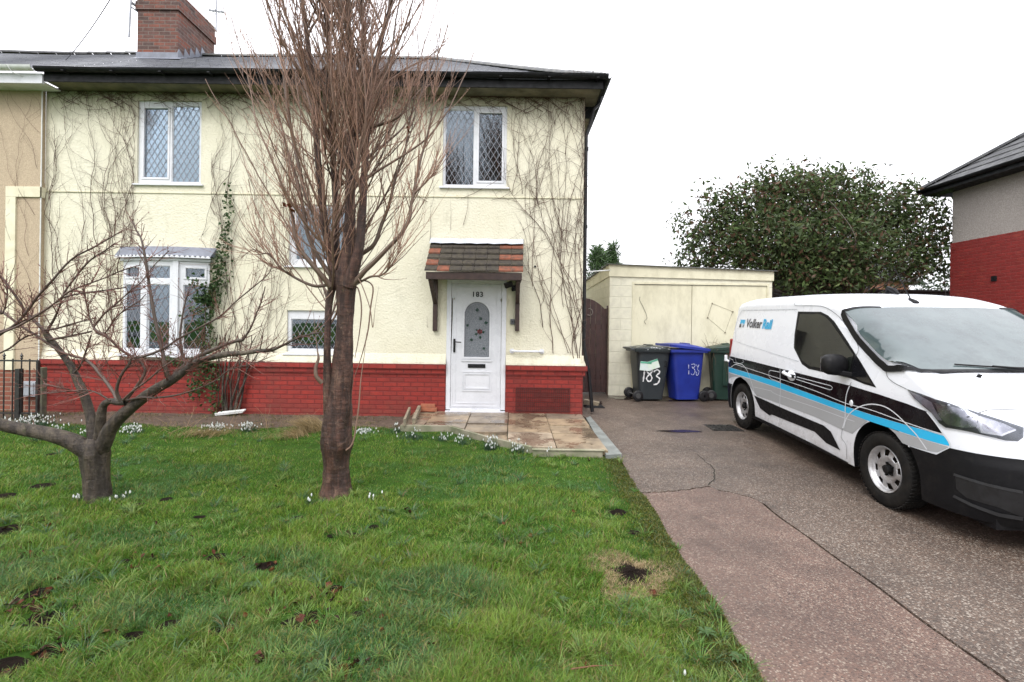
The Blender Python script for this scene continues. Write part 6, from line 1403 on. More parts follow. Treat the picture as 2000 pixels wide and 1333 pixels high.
def shoots(path, rad, n, lmin, lmax, depth, rng, t0=.1, up=1.1, spread=.55, rmax=.007, step=.05, curl=.10, out=None):
    L = len(path)
    for k in range(n):
        t = rng.uniform(t0, 1.0); i = min(L-2, int(t*(L-1))); p = path[i]; d = unit(path[i+1]-path[i]); r0 = min(rmax, rad[i]*.62)
        if r0 < .0011: continue
        side = unit(np.cross(d, rng.normal(size=3))); dd = unit(d+side*spread*rng.uniform(.6, 1.5)+np.array([0,0,.25]))
        ln = rng.uniform(lmin, lmax)*(1.15-.45*t); q = wander(p, dd, ln, step, (0,0,up), curl, rng, .08); rr = np.linspace(r0, max(.0010, r0*.25), len(q))
        (out if out is not None else tw).append((q, rr))
        if depth > 0 and len(q) > 3: shoots(q, rr, max(2, int(ln*rng.uniform(4, 7))), ln*.22, ln*.6, depth-1, rng, .2, up, spread*.9, r0*.7, step, curl, out)
def bud_tubes(paths, every, size, rng):
    out = []
    for q, r in paths:
        for i in range(1, len(q)):
            if rng.random() < every:
                s = size*rng.uniform(.6, 1.3); d = unit(rng.normal(size=3)+np.array([0,0,.8])); out.append((np.array([q[i]-d*s*.3, q[i]+d*s*.6, q[i]+d*s*1.9]), np.array([s*.35, s*.5, s*.08])))
    return out
# hidden inside: scaffold branches springing from the leaders, flaring out and then running straight up
scaf = []
for k in range(140):
    L_, R_ = lp[rng.integers(0, 4)]; i = int(rng.uniform(.30, .86)*len(L_)); p = L_[i]; a = rng.uniform(0, 2*math.pi); z = p[2]
    ln = rng.uniform(.9, 2.0); outw = rng.uniform(.5, 1.35)*(1.0 if z < 3.2 else .75)
    q = wander(p, (math.cos(a)*outw, math.sin(a)*outw, .75), ln, .06, (0,0,1.0), .09, rng, .05); r0 = rng.uniform(.0045, .0125); scaf.append((q, np.linspace(r0, .003, len(q))))
for k in range(26):
    L_, R_ = lp[rng.integers(0, 4)]; i = int(rng.uniform(.22, .45)*len(L_)); p = L_[i]; a = rng.uniform(0, 2*math.pi)
    q = wander(p, (math.cos(a)*.55, math.sin(a)*.55, .8), rng.uniform(.8, 1.5), .06, (0,0,.9), .1, rng, .06); scaf.append((q, np.linspace(.010, .003, len(q))))
for q, r in scaf: shoots(q, r, int(rng.uniform(6, 11)), .25, .95, 1, rng, .12, rmax=.0055)
for q, r in limbs[:11]: shoots(q, r, int(len(q)*.55), .15, .8, 1, rng, .22, rmax=.0055)
for q, r in lp: shoots(q, r, 26, .3, 1.1, 1, rng, .35, rmax=.008)
xc = tb.x+.02
def inside(q): 
    e = q[-1]; return True
V, Fc = tubes_mesh(limbs+scaf, 7); C = twig_cols(limbs+scaf, 7, (.13,.088,.066), (.21,.13,.095), rng, .4); np_mesh('limbs', V, Fc, MT['twig'], tall, tall.location, colr=C)
tw += bud_tubes(tw, .14, .0055, rng)
V, Fc = tubes_mesh(tw, 4); C = twig_cols(tw, 4, (.20,.135,.105), (.31,.18,.125), rng, .5); crown = np_mesh('crown', V, Fc, MT['twig'], tall, tall.location, colr=C)
for (px, py, s) in ((561,408,.030),(795,253,.018)):          # two dry leaves still hanging
    c = at(px, py, TY-.25); V_, F_, C_ = plant_leaves(9, c, s, s*1.6, (.16,.045,.018), 0, int(px)); np_mesh('dry_leaf', V_, F_, MT['litter'], tall, tall.location, False, C_)
# ---------- the low spreading apple tree on the left
AY = atz(192, 976, .02).y; ab = at(192, 976, AY)
apple = empty('apple_tree', (ab.x, AY, 0), label='low bare fruit tree with spreading lichen-covered limbs at the left of the lawn', cat='tree')
S, r = px_path([(193,995,60),(193,982,52),(192,970,46),(191,955,45),(189,930,45),(187,905,47),(186,885,50),(187,868,44),(188,855,26)], AY, None, 16); V, Fc = bumpy(S, r*.95, 40, .085, 6); np_mesh('trunk', V, Fc, MT['bark_apple'], apple, apple.location)
ml = [px_path(p, AY) for p in (
 [(190,893,40,0),(168,878,34,-.02),(140,862,31,-.05),(110,852,28,-.08),(80,845,26,-.1),(40,838,24,-.15),(0,829,22,-.2),(-60,806,20,-.3),(-130,770,16,-.35),(-200,720,12,-.4)],
 [(186,875,24,.02),(181,845,19,.03),(177,815,16,.04),(172,795,16,.05),(163,768,15,.05),(152,745,14,.05),(140,718,12,.05),(124,695,11,.05),(108,675,10,.05),(95,660,11,.05),(88,648,9,.05)],
 [(193,870,24,0),(196,845,19,-.02),(197,822,17,-.04),(199,803,15,-.05),(204,790,13,-.06),(215,784,12,-.07),(230,786,12,-.08),(246,785,15,-.08)],
 [(194,880,34,0),(205,862,27,-.02),(213,842,26,-.03),(228,822,24,-.04),(246,805,22,-.05),(268,787,20,-.06),(290,770,20,-.07),(310,757,19,-.08),(330,746,18,-.08),(350,733,15,-.08),(368,718,13,-.08),(388,705,12,-.08),(415,698,11,-.08),(445,692,11,-.08),(475,690,9,-.08),(505,686,8,-.08),(530,684,7,-.08),(550,676,5,-.08),(575,664,4,-.08),(598,655,3,-.08),(625,650,2,-.08)])]
V, Fc = tubes_mesh(ml, 12); np_mesh('limb', V, Fc, MT['bark_apple'], apple, apple.location)
sl2 = [(q_, r_*.85) for q_, r_ in (px_path(p, AY) for p in (
 [(330,742,10,-.1),(322,715,9,-.12),(318,690,8,-.12),(310,655,8,-.12),(303,625,7,-.12),(297,590,7,-.12),(292,560,6,-.1),(286,520,6,-.1),(281,490,5,-.1),(275,465,4,-.08),(266,450,3,-.08),(258,430,2,-.08)],
 [(366,714,9,-.02),(358,700,8,0),(354,680,6,0),(352,655,5,.0),(356,620,4,0),(362,590,3,0),(368,570,3,0)],
 [(330,745,12,-.02),(352,722,11,0),(378,702,10,.02),(405,688,9,.04),(430,678,8,.05),(455,668,7,.05),(475,664,7,.05)],
 [(475,664,5,.05),(490,640,4,.05),(500,615,3,.05),(510,590,3,.05),(518,560,2,.05)],
 [(246,783,6,-.08),(272,748,7,-.1),(283,728,6,-.1),(280,715,5,-.1),(268,702,5,-.1),(250,692,5,-.12),(235,683,5,-.12),(220,668,5,-.15),(205,655,5,-.15),(187,645,5,-.15),(182,635,4,-.15)],
 [(182,640,5,-.15),(190,630,4,-.15),(205,612,4,-.15),(222,598,4,-.15),(240,582,3,-.15),(258,565,3,-.15),(275,552,2,-.15),(300,520,2,-.15),(330,490,2,-.15)],
 [(182,640,4,-.15),(175,620,3,-.15),(170,600,3,-.15),(166,580,3,-.15),(163,565,3,-.15)],
 [(187,650,4,-.15),(200,655,3,-.15),(213,640,3,-.15),(225,622,3,-.15),(245,605,3,-.15),(270,590,2,-.15),(285,575,2,-.15)],
 [(228,782,8,-.06),(222,768,7,-.04),(210,750,7,-.02),(196,732,7,0),(182,715,7,.02),(165,702,6,.02),(148,697,6,.02),(120,688,5,.02),(95,672,5,.03),(70,655,5,.03),(50,643,5,.03),(25,625,5,.03),(0,607,5,.03),(-40,585,5,.03)],
 [(235,783,8,-.1),(228,765,7,-.12),(232,745,6,-.14),(240,728,6,-.15),(252,712,6,-.15),(258,700,5,-.15),(275,698,5,-.15),(300,690,6,-.15),(325,678,5,-.12),(345,664,4,-.1)],
 [(345,664,5,-.1),(390,640,4,-.1),(430,618,4,-.1),(460,590,3,-.1),(490,565,3,-.1),(520,540,2,-.1),(530,525,2,-.1)],
 [(248,783,6,-.1),(275,777,5,-.12),(305,777,5,-.12),(345,772,4,-.12),(385,760,3,-.12),(420,744,3,-.12),(450,722,3,-.12),(490,712,2,-.12),(522,700,2,-.12)],
 [(240,782,5,-.12),(262,762,5,-.2),(290,742,4,-.2),(315,720,3,-.22),(345,700,3,-.22)],
 [(88,650,8,.05),(80,640,7,.05),(62,622,6,.05),(50,610,6,.04),(35,585,5,.02),(15,558,5,0),(0,540,5,0),(-30,510,4,0)],
 [(92,652,7,.05),(95,642,6,.04),(105,625,5,.04),(115,602,4,.04),(122,580,4,.03),(130,565,4,.03),(145,545,4,.02),(165,520,4,.02),(185,502,3,.02),(205,490,3,.0),(225,475,2,0)],
 [(-60,660,6,-.1),(0,648,6,-.1),(25,638,6,-.1),(50,612,6,-.1),(75,578,5,-.1),(105,545,5,-.1),(128,518,4,-.1),(150,500,4,-.1),(180,485,4,-.1),(210,468,3,-.1),(237,452,2,-.1)],
 [(-60,678,5,-.2),(0,652,5,-.2),(40,635,5,-.2),(85,608,5,-.2),(110,590,4,-.2),(135,570,4,-.2),(170,556,4,-.2),(205,543,3,-.2),(240,528,3,-.2),(275,518,2,-.2)],
 [(-60,700,5,-.05),(0,655,4,-.05),(40,630,4,-.05),(85,608,4,-.05),(120,584,4,-.05),(150,575,4,-.05),(200,568,3,-.05),(245,562,3,-.05)],
 [(88,645,5,.0),(110,642,4,-.02),(135,635,4,-.04),(160,628,3,-.04),(185,622,3,-.04)],
 [(98,664,6,0),(120,660,5,-.02),(145,655,4,-.02),(178,648,4,-.02)],
 [(0,690,4,-.1),(20,680,4,-.1),(35,668,4,-.1),(55,655,3,-.1)],
 [(-20,560,4,-.05),(0,612,3,-.05),(10,600,3,-.05),(14,575,3,-.05),(14,560,3,-.05)],
 [(145,728,4,.03),(155,718,4,.0),(163,700,4,.0),(170,680,4,0),(178,655,3,0)],
 [(168,772,4,.0),(150,765,3,-.05),(120,758,3,-.08),(85,750,3,-.1)],
 [(215,783,4,-.1),(190,768,3,-.12),(165,762,3,-.12),(130,765,3,-.12),(85,768,2,-.12)]))]
V, Fc = tubes_mesh(sl2, 8); C = twig_cols(sl2, 8, (.085,.065,.052), (.085,.048,.040), rng); np_mesh('branches', V, Fc, MT['twig'], apple, apple.location, colr=C)
at_ = []; rng2 = np.random.default_rng(23)
for q, r in sl2: shoots(q, r, int(len(q)*.55), .06, .40, 0, rng2, .15, .5, 1.0, .0035, .03, .22, at_)
for q, r in list(at_): shoots(q, r, 3, .03, .16, 0, rng2, .3, .4, 1.0, .0022, .025, .25, at_)
for q, r in ml[3:]: shoots(q[20:], r[20:], 60, .10, .60, 1, rng2, .2, 1.0, .8, .004, .04, .18, at_)
for q, r in ml[:1]: shoots(q[25:], r[25:], 10, .10, .45, 1, rng2, .1, 1.0, .8, .004, .04, .18, at_)
at_ += bud_tubes(at_, .15, .0065, rng2)+bud_tubes(sl2, .10, .009, rng2)
V, Fc = tubes_mesh(at_, 4); C = twig_cols(at_, 4, (.12,.065,.055), (.17,.07,.055), rng2, .4); np_mesh('crown', V, Fc, MT['twig'], apple, apple.location, colr=C)
# ---------- bare creepers on the wall: walkers in the wall plane
def creeper(roots, zmax, n_side, rng, spread=.45, y0=YW-.012, r0=.006, xlim=(XL, XR), fan=.18, side_len=.8, zmin=.0, dens=1.0):
    P = []
    def walk(x, z, ang, length, r, depth, wig=.13):
        n = int(length/.05); pts = [(x, y0-r, z)]
        for i in range(n):
            ang += rng.normal()*wig; ang += (0-ang)*.045; x += math.sin(ang)*.05; z += math.cos(ang)*.05
            if x < xlim[0] or x > xlim[1]: ang = -ang*.5; x = min(max(x, xlim[0]), xlim[1])
            if z > zmax: ang += math.copysign(.5, ang); z = min(z, zmax)
            yy = y0-r-.010*(1+math.sin(i*.7+x*9)) if z > ZP+.15 else YW-.095-r
            pts.append((x, yy, z))
        if len(pts) > 2: P.append((np.array(pts), np.linspace(r, max(.0008, r*.3), len(pts))))
        if depth > 0:
            for k in range(int(length*n_side*dens*1.55)):
                i = rng.integers(2, len(pts)) if len(pts) > 2 else 0; q = pts[i]; walk(q[0], q[2], rng.normal()*.75, rng.uniform(.25, 1)*side_len*(1 if depth > 1 else .5), r*.5, depth-1, .17)
    for (x, z, ang, ln, r) in roots: walk(x, z, ang, ln, r, 2, .085)
    return P
def add_creeper(name, P, label, cat='climber', group='bare climbing plants on the house front', c1=(.070,.038,.029), c2=(.110,.056,.041), sides=4):
    x = float(np.mean([p[0][0][0] for p in P])); o = empty(name, (x, YW-.02, 0), label=label, cat=cat, group=group)
    V, Fc = tubes_mesh(P, sides); C = twig_cols(P, sides, c1, c2, rng, .3); np_mesh('stems', V, Fc, MT['twig'], o, o.location, colr=C); return o
X = lambda px, py=500: wp(px, py)[0]
rc = np.random.default_rng(78); up = ZE-.04
def rts(lst, r=.0065): return [(X(px, py), wp(px, py)[1], a, l, r*rc.uniform(.7, 1.2)) for px, py, a, l in lst]
P = creeper(rts([(205,690,-.1,4.2),(215,690,-.25,4.2),(225,640,-.35,4.0),(235,690,.0,4.2),(160,690,-.15,4.0),(130,690,.05,3.6),(220,450,-.4,2.4),(225,470,-.1,2.4),(200,520,-.3,3),(110,600,.0,3.2),(232,560,.05,3)]), up, 1.9, rc, xlim=(X(90), X(262)), dens=1.45)
add_creeper('bare_creeper', P, 'bare creeper fanning over the cream wall between the neighbour and the left windows')
P = creeper(rts([(452,800,-.05,4.6),(456,800,.15,4.6),(448,800,-.25,4.6),(460,800,.3,4.4),(470,690,.1,4),(480,690,.2,4),(500,690,.15,3.8),(520,690,.0,3.6),(535,690,-.1,3.4),(430,690,-.15,4),(415,640,-.2,3.4),(490,600,.2,3),(540,640,.1,3),(420,420,-.2,1.8),(445,400,.1,1.8),(500,420,.2,1.6),(560,380,.2,1.4)], .0055), up, 1.9, rc, xlim=(X(412), X(600)))
cm = add_creeper('bare_creeper', P, 'bare creeper with a thick twisted stem between the bow window and the tall tree')
mbp = []
for k in range(9):
    x0 = X(447+k*2.5, 800); z0 = .04; pts = []; x = x0; ph = rc.uniform(0, 6)
    for i in range(30): z = z0+i*.045; x = x0+.035*math.sin(i*.28+ph)+(.006+.004*(k-4))*i*.6; pts.append((x, YW-.11-.02*math.sin(i*.4+ph)-(.0 if z < ZP else -.05), z))
    mbp.append((np.array(pts), np.linspace(rc.uniform(.012,.022), .006, 30)))
V, Fc = tubes_mesh(mbp, 8); np_mesh('thick_stem', V, Fc, MT['bark_apple'], cm, cm.location)
P = creeper(rts([(1080,690,-.1,3.2),(1040,560,-.1,2.6),(1110,690,-.4,3.4),(1125,690,-.3,4.0),(1120,700,-.25,4.2),(1128,700,-.15,4.2),(1132,700,-.05,4.4),(1115,690,-.35,4.0),(1100,600,-.2,3.2),(1130,560,-.3,3.2),(1110,500,-.3,3),(1090,430,-.2,2.3),(1050,400,-.25,2),(1020,380,-.1,1.7),(1130,640,-.15,3.8),(1125,600,-.4,2.6),(1060,640,-.2,1.7),(1000,380,.1,1.6)], .006), up, 1.9, rc, xlim=(X(955), XR-.005), dens=1.35)
add_creeper('bare_creeper', P, 'bare creeper spreading over the cream wall right of the front door up to the eaves')
P = creeper([(X(px), up-.05-.25*rc.random(), 1.3*rc.choice([-1,1]), rc.uniform(.6, 1.8), .0042) for px in np.linspace(100, 1125, 120)], up+.03, 3.0, rc, xlim=(XL, XR), side_len=.55)
P += creeper([(X(px), up-.1, math.pi+rc.normal()*.3, rc.uniform(.3, .9), .0025) for px in np.linspace(100, 1125, 80)], up+.03, 1.0, rc, xlim=(XL, XR), side_len=.3)
add_creeper('creeper_tangle', P, 'tangled band of thin bare stems running under the whole length of the eaves', group=None)
P = creeper(rts([(835,395,-1.2,.9),(900,388,1.3,1.2),(960,392,1.45,1.4),(880,450,.15,.5),(905,440,.2,.6),(835,640,.0,.2),(840,470,.2,.7)], .004), up, 1.0, rc, xlim=(X(780), X(1100)), side_len=.5)
add_creeper('creeper_strand', P, 'few thin stems trailing along the string line under the upper right window', group=None)
PN = creeper([(wp(px, 300, YN)[0], wp(px, py, YN)[1], a, l, .0028) for px, py, a, l in ((60,500,-.3,2.2),(75,330,-.4,1.6),(70,420,-.5,1.8),(78,260,-.7,1),(66,560,-.2,1.4))], up, 1.6, rc, y0=YN-.01, xlim=(wp(-60,300,YN)[0], XNr-.01))
add_creeper('creeper_strand', PN, 'thin bare stems creeping over the beige neighbouring wall', group=None)
# strands that hang free at the right corner and along the gutter
P = []
for k in range(60):
    z = rc.uniform(.9, 5.2); x = XR+.01; q = wander((x, YW+rc.uniform(-.03,.3), z), (1, rc.normal()*.4, rc.normal()*.8), rc.uniform(.08, .32), .03, (0,0,-.6), .35, rc); P.append((q, np.linspace(.0022, .0008, len(q))))
for k in range(16):
    q = wander((rc.uniform(.9, 1.62), YE-.1, ZG-.03), (rc.normal()*.5, -.3, .6), rc.uniform(.2, .6), .04, (.2,0,-2.4), .3, rc); P.append((q, np.linspace(.0025, .0008, len(q))))
add_creeper('creeper_strand', P, 'loose bare stems hanging round the right corner of the house and its gutter', group=None)
# ---------- ivy with leaves
def leaf_cloud(pts, size, colrs, rng, droop=.4, aspect=.8, outward=None):
    """pts (n,3): a bent leaf of two quads at each point"""
    V = np.zeros((len(pts)*6, 3)); Fc = np.zeros((len(pts)*2, 4), int); C = np.zeros((len(pts)*6, 3))
    n = len(pts); d = rng.normal(size=(n,3)); d[:,2] -= droop; 
    if outward is not None: d += outward
    d /= np.linalg.norm(d, axis=1)[:,None]; u = np.cross(d, rng.normal(size=(n,3))); u /= np.linalg.norm(u, axis=1)[:,None]; nn = np.cross(d, u)
    s = size*rng.uniform(.55, 1.35, n)[:,None]; w = s*aspect*.5
    P0 = pts; P1 = pts+d*s; M_ = pts+d*s*.5
    V[0::6] = P0; V[1::6] = M_+u*w+nn*w*.35; V[2::6] = P1; V[3::6] = M_-u*w+nn*w*.35; V[4::6] = P0+d*s*.02; V[5::6] = P1-d*s*.02
    b = np.arange(n)*6; Fc[0::2] = np.stack([b, b+1, b+2, b+5], 1); Fc[1::2] = np.stack([b+4, b+5, b+2, b+3], 1)
    ci = rng.integers(0, len(colrs), n); c = np.array(colrs)[ci]*rng.uniform(.65, 1.35, n)[:,None]; C[:] = np.repeat(c, 6, 0); return V, Fc, C
pts = []
for (x0,y0_,x1,y1_,w,n) in ((452,385,446,470,10,150),(446,470,430,540,16,330),(430,540,410,600,26,520),(412,560,408,690,14,420),(400,600,420,720,22,300),(370,705,420,712,18,330),(345,700,370,712,10,120),(405,720,385,775,22,260),(424,720,428,800,14,230),(428,800,436,812,8,20),(440,770,446,790,5,20),(398,540,404,610,8,160),(455,350,450,385,8,25),(400,775,392,790,8,10)):
    for k in range(int(n*.62)):
        t_ = rc.random(); p = wp(x0+(x1-x0)*t_+rc.normal()*w*.5, y0_+(y1_-y0_)*t_+rc.normal()*5); yy = (YW-.03 if p[1] > ZP+.1 else YW-.10)-rc.random()*.07
        if 243 < x0+(x1-x0)*t_ < 408 and p[1] > ZP+.0: yy -= .16
        pts.append((p[0], yy, p[1]))
V, Fc, C = leaf_cloud(np.array(pts), .048, [(.045,.095,.028),(.07,.13,.04),(.035,.07,.025),(.10,.15,.06)], rc, .2, .95, np.array([0,-.5,0]))
iv = empty('ivy', (X(440), YW-.05, 0), label='green ivy climbing between the bow window and the bare creeper and hanging over the bricks', cat='ivy'); np_mesh('leaves', V, Fc, MT['leaf'], iv, iv.location, False, C)
P = creeper(rts([(432,800,-.1,3.6),(436,800,.0,3.7),(428,760,-.12,3.2)], .006), 4.0, 1.0, rc, xlim=(X(395), X(462)), side_len=.3); V, Fc = tubes_mesh(P, 5); np_mesh('stems', V, Fc, MT['twig'], iv, iv.location, colr=twig_cols(P, 5, (.06,.04,.03), (.07,.05,.035), rc))
# ---------- the big evergreen behind the garage
def ellipsoid_cloud(cs, n, rng, shell=.55):
    out = []; tot = sum(c[3]*c[4]*c[5] for c in cs)
    for (x,y,z,a,b,c) in cs:
        k = int(n*a*b*c/tot); d = rng.normal(size=(k,3)); d /= np.linalg.norm(d, axis=1)[:,None]; r = rng.uniform(shell**3, 1, k)**(1/3)
        d *= r[:,None]*(1+.16*np.sin(d[:,0:1]*7+x)*np.cos(d[:,2:3]*6+y)); out.append(np.stack([x+d[:,0]*a, y+d[:,1]*b, z+d[:,2]*c], 1))
    return np.concatenate(out)
def twiggy(points, base, rng, n, mat_col, r=.03):
    P = []
    for k in range(n):
        e = points[rng.integers(len(points))]; b = np.array(base)+rng.normal(size=3)*np.array([.25,.25,.1]); m = b+(e-b)*.5+rng.normal(size=3)*.35+np.array([0,0,.3]); q = smooth_path([b, b+(m-b)*.5+np.array([0,0,.25]), m, e], 5); P.append((q, np.linspace(r*rng.uniform(.6,1.2), .006, len(q))))
    return P
EY = 12.6; mk = lambda px, py, rx, rz, dy=0: (at(px, py, EY+dy).x, EY+dy, at(px, py, EY+dy).z, rx*EY/F, rx*.8*EY/F, rz*EY/F)
blobs = [mk(1380,470,48,36,.6),(mk(1345,500,34,26,.3)),mk(1430,430,48,44,.4),mk(1480,400,62,52,0),mk(1560,390,70,52,0),mk(1500,470,90,60,-.4),mk(1630,400,75,56,.2),mk(1620,480,90,60,-.6),mk(1700,420,70,50,.3),mk(1780,430,58,62,.2),mk(1800,500,50,48,0),mk(1730,500,66,42,-.2),mk(1660,520,60,30,-.7),mk(1560,520,55,28,-.5),mk(1360,520,40,14,.5),mk(1820,400,22,20,.3),mk(1835,470,26,34,.2),mk(1840,520,22,24,.1),mk(1440,500,60,36,.2),mk(1345,440,30,24,.4),mk(1330,515,20,20,.4),mk(1400,385,34,24,.3),mk(1500,352,42,26,.2),mk(1600,345,40,24,.3),mk(1540,340,22,16,.2),mk(1690,362,34,24,.1),mk(1760,378,26,22,.2),mk(1800,360,20,16,.3),mk(1858,450,12,22,.2),mk(1600,545,70,22,-.8),mk(1540,545,30,20,-.9)]
re_ = np.random.default_rng(9); pts = ellipsoid_cloud(blobs, 13500, re_, .40)
# leaves gather in rosettes at the shoot ends, with gaps between them
cent = pts[re_.integers(0, len(pts), 1050)]; lv = cent[re_.integers(0, len(cent), 33000)]+re_.normal(size=(33000,3))*.165
V, Fc, C = leaf_cloud(lv, .135, [(.060,.098,.030),(.075,.120,.036),(.050,.076,.028),(.105,.14,.050),(.115,.065,.040),(.060,.085,.034)], re_, .35, .42)
c0 = at(1620, 600, EY); ev = empty('evergreen_tree', (c0.x, EY, 0), label='broad evergreen tree with glossy green and reddish leaves rising behind the garage and van', cat='tree')
np_mesh('crown', V, Fc, MT['leaf'], ev, ev.location, False, C)
P = twiggy(cent, (c0.x, EY, 1.6), re_, 260, None, .022); V, Fc = tubes_mesh(P, 5); np_mesh('limbs', V, Fc, MT['bark_apple'], ev, ev.location)
P = [(smooth_path([(c0.x+dx, EY+dy, 0), (c0.x+dx*1.6, EY+dy, .9), (c0.x+dx*2.4, EY+dy*1.5, 1.9)], 6), np.linspace(.11, .06, 13)) for dx, dy in ((0,0),(.2,.1),(-.25,.05),(.1,-.2))]; V, Fc = tubes_mesh(P, 10); np_mesh('trunk', V, Fc, MT['bark_apple'], ev, ev.location)
# conifers beyond the gate
for i, (px, top, w, Yc, lab) in enumerate(((1168, 488, 34, 19.0, 'feathery green conifer nearer the house corner, seen above the side gate'), (1196, 482, 24, 20.5, 'slimmer pale conifer beside it, nearer the garage roof'))):
    t_ = at(px, top, Yc); o = empty('conifer', (t_.x, Yc, 0), label=lab, cat='tree', group='conifers beyond the gate'); q = []; c_ = []
    for k in range(2600):
        h = re_.uniform(.3, 1)**.7; z = t_.z*h; rr = (w*Yc/F)*(1.15-h)**.75*1.4; a = re_.uniform(0, 6.28); q.append((t_.x+rr*math.cos(a)*re_.uniform(.3,1), Yc+rr*math.sin(a)*re_.uniform(.3,1), z+re_.normal()*.08))
    V, Fc, C = leaf_cloud(np.array(q), .26, [(.060,.115,.040),(.085,.145,.055),(.050,.09,.035)], re_, -.5, .16); np_mesh('crown', V, Fc, MT['leaf'], o, o.location, False, C)
    mb = MB(); mb.tube([(t_.x,Yc,0),(t_.x,Yc,t_.z*.95)], [.12,.02], 8); mb.build('trunk', MT['bark_apple'], o)
# thin hedge line in the gap by the right house, and leafy shrub at its wall
q0 = at(1800, 550, 18); o = empty('hedge', (q0.x, 18, 0), label='thin dark hedge showing in the gap beside the right-hand house', cat='hedge'); q = np.stack([re_.uniform(at(1740,540,18).x, at(1900,540,18).x, 900), re_.uniform(17.7, 18.4, 900), re_.uniform(.4, at(1800,548,18).z, 900)**1.0], 1)
for px in (1796, 1815, 1838, 1855):
    k = 150; e = at(px, 530, 18); q = np.concatenate([q, np.stack([e.x+re_.normal(size=k)*.12, 18+re_.normal(size=k)*.1, re_.uniform(2.0, at(px, 512, 18).z, k)], 1)])
V, Fc, C = leaf_cloud(q, .16, [(.045,.08,.04),(.06,.09,.05)], re_, .2, .4); np_mesh('leaves', V, Fc, MT['leaf'], o, o.location, False, C)
cs = at(1950, 620, 9.6); o = empty('leafy_shrub', (cs.x, 9.6, 0), label='half-bare shrub with yellowing leaves against the red brick wall beyond the van', cat='shrub'); P = []
for k in range(26):
    p = wander((cs.x+re_.normal()*.15, 9.6+re_.normal()*.15, .0), (re_.normal()*.35, re_.normal()*.2, 1), re_.uniform(1.5, 2.25), .08, (0,0,.2), .16, re_, .05); P.append((p, np.linspace(.010, .002, len(p))))
V, Fc = tubes_mesh(P, 5); np_mesh('stems', V, Fc, MT['twig'], o, o.location, colr=twig_cols(P, 5, (.09,.06,.045), (.12,.08,.06), re_)); q = np.concatenate([p[int(len(p)*.45):] for p, _ in P]); q = q[re_.integers(0, len(q), 230)]+re_.normal(size=(230,3))*.05
V, Fc, C = leaf_cloud(q, .085, [(.30,.22,.05),(.22,.20,.06),(.16,.15,.05),(.25,.12,.04)], re_, .6, .6); np_mesh('leaves', V, Fc, MT['leaf'], o, o.location, False, C)
# ================================================================== GRASS AND SMALL PLANTS
rg = np.random.default_rng(31)
def n2(x, y, s, o=0.0):                            # cheap smooth noise for arrays
    return (np.sin(x*s*1.3+o)+np.sin(y*s*1.7+o*2.1)+np.sin((x+y)*s*.9+o*.7)+np.sin((x*1.7-y*1.1)*s*1.6+o*1.3)+np.sin((x*.6+y*2.3)*s*2.3+o*3))/5
HG = {}
def hz_arr(x, y):
    return np.array([hz(a, b) for a, b in zip(x, y)])
def blades(name, x, y, h, w, colr, lean, mat, z0=None, parent=None, off=None, dirs=None, segs=3):
    n = len(x); z = z0 if z0 is not None else 0
    a = rg.uniform(0, 2*np.pi, n); ld = rg.uniform(0, 2*np.pi, n) if dirs is None else dirs
    wx, wy = np.cos(a)*w*.5, np.sin(a)*w*.5; lx, ly = np.cos(ld)*h*lean, np.sin(ld)*h*lean; V = np.zeros((n, 7, 3), np.float32)
    for k, t in enumerate((0, .4, .75)):
        ww = (1, .85, .55)[k]; cx = x+lx*t*t; cy = y+ly*t*t; cz = z+h*(t-.35*lean*t*t)
        V[:, 2*k, 0] = cx-wx*ww; V[:, 2*k, 1] = cy-wy*ww; V[:, 2*k, 2] = cz; V[:, 2*k+1, 0] = cx+wx*ww; V[:, 2*k+1, 1] = cy+wy*ww; V[:, 2*k+1, 2] = cz
    V[:, 6, 0] = x+lx; V[:, 6, 1] = y+ly; V[:, 6, 2] = z+h*(1-.35*lean)
    b = (np.arange(n)*7)[:, None]; Q = np.concatenate([b+np.array([0,1,3]), b+np.array([0,3,2]), b+np.array([2,3,5]), b+np.array([2,5,4]), b+np.array([4,5,6])], 0)
    C = np.repeat(colr, 7, 0).reshape(n, 7, 3)*np.array([.55,.55,.85,.85,1,1,1.05])[None, :, None] if False else np.repeat(colr, 7, 0).reshape(n, 7, 3)
    return np_mesh(name, V.reshape(-1, 3), Q, mat, parent, off, True, C.reshape(-1, 3))
dead = (atz(1232, 1122, .02).x, atz(1232, 1122, .02).y)
bare = [(atz(px, py, .02).x, atz(px, py, .02).y, r) for px, py, r in ((10,1040,.16),(5,970,.13),(60,1085,.10),(85,950,.13),(90,1210,.13),(110,1270,.12),(75,1160,.10),(590,1215,.12),(420,1090,.10),(270,985,.07),(325,975,.07),(540,990,.08),(580,1010,.07),(520,1105,.09),(330,1220,.08),(430,1235,.07),(650,1150,.08),(650,1050,.06),(240,1100,.06),(1205,1000,.12),(1240,1040,.07),(1160,890,.08),(20,1300,.12),(660,1310,.1),(160,1190,.05),(700,1200,.05),(100,890,.07),(230,930,.05),(690,1045,.06),(300,1140,.06),(390,1010,.06),(480,1160,.05),(140,1060,.06),(260,1240,.07),(180,1300,.07),(560,1280,.05),(770,1290,.04),(730,1030,.05))]
def lawn_points(n, y0, y1, pw):
    u = rg.random(n); y = (y0**(1-pw)+u*(y1**(1-pw)-y0**(1-pw)))**(1/(1-pw)); s = 1.12*y+.5
    x = -s+rg.random(n)*2*s; ex = np.interp(y, np.linspace(1, 8, 60), [edgeX(v) for v in np.linspace(1, 8, 60)])
    yl = np.interp(x, [p.x for p in PF], [p.y for p in PF]); ok = (x < ex-.01+.03*rg.random(n)*(rg.random(n) < .6)) & ~((x > PF[0].x-.03) & (y > yl-.07)); return x[ok], y[ok]
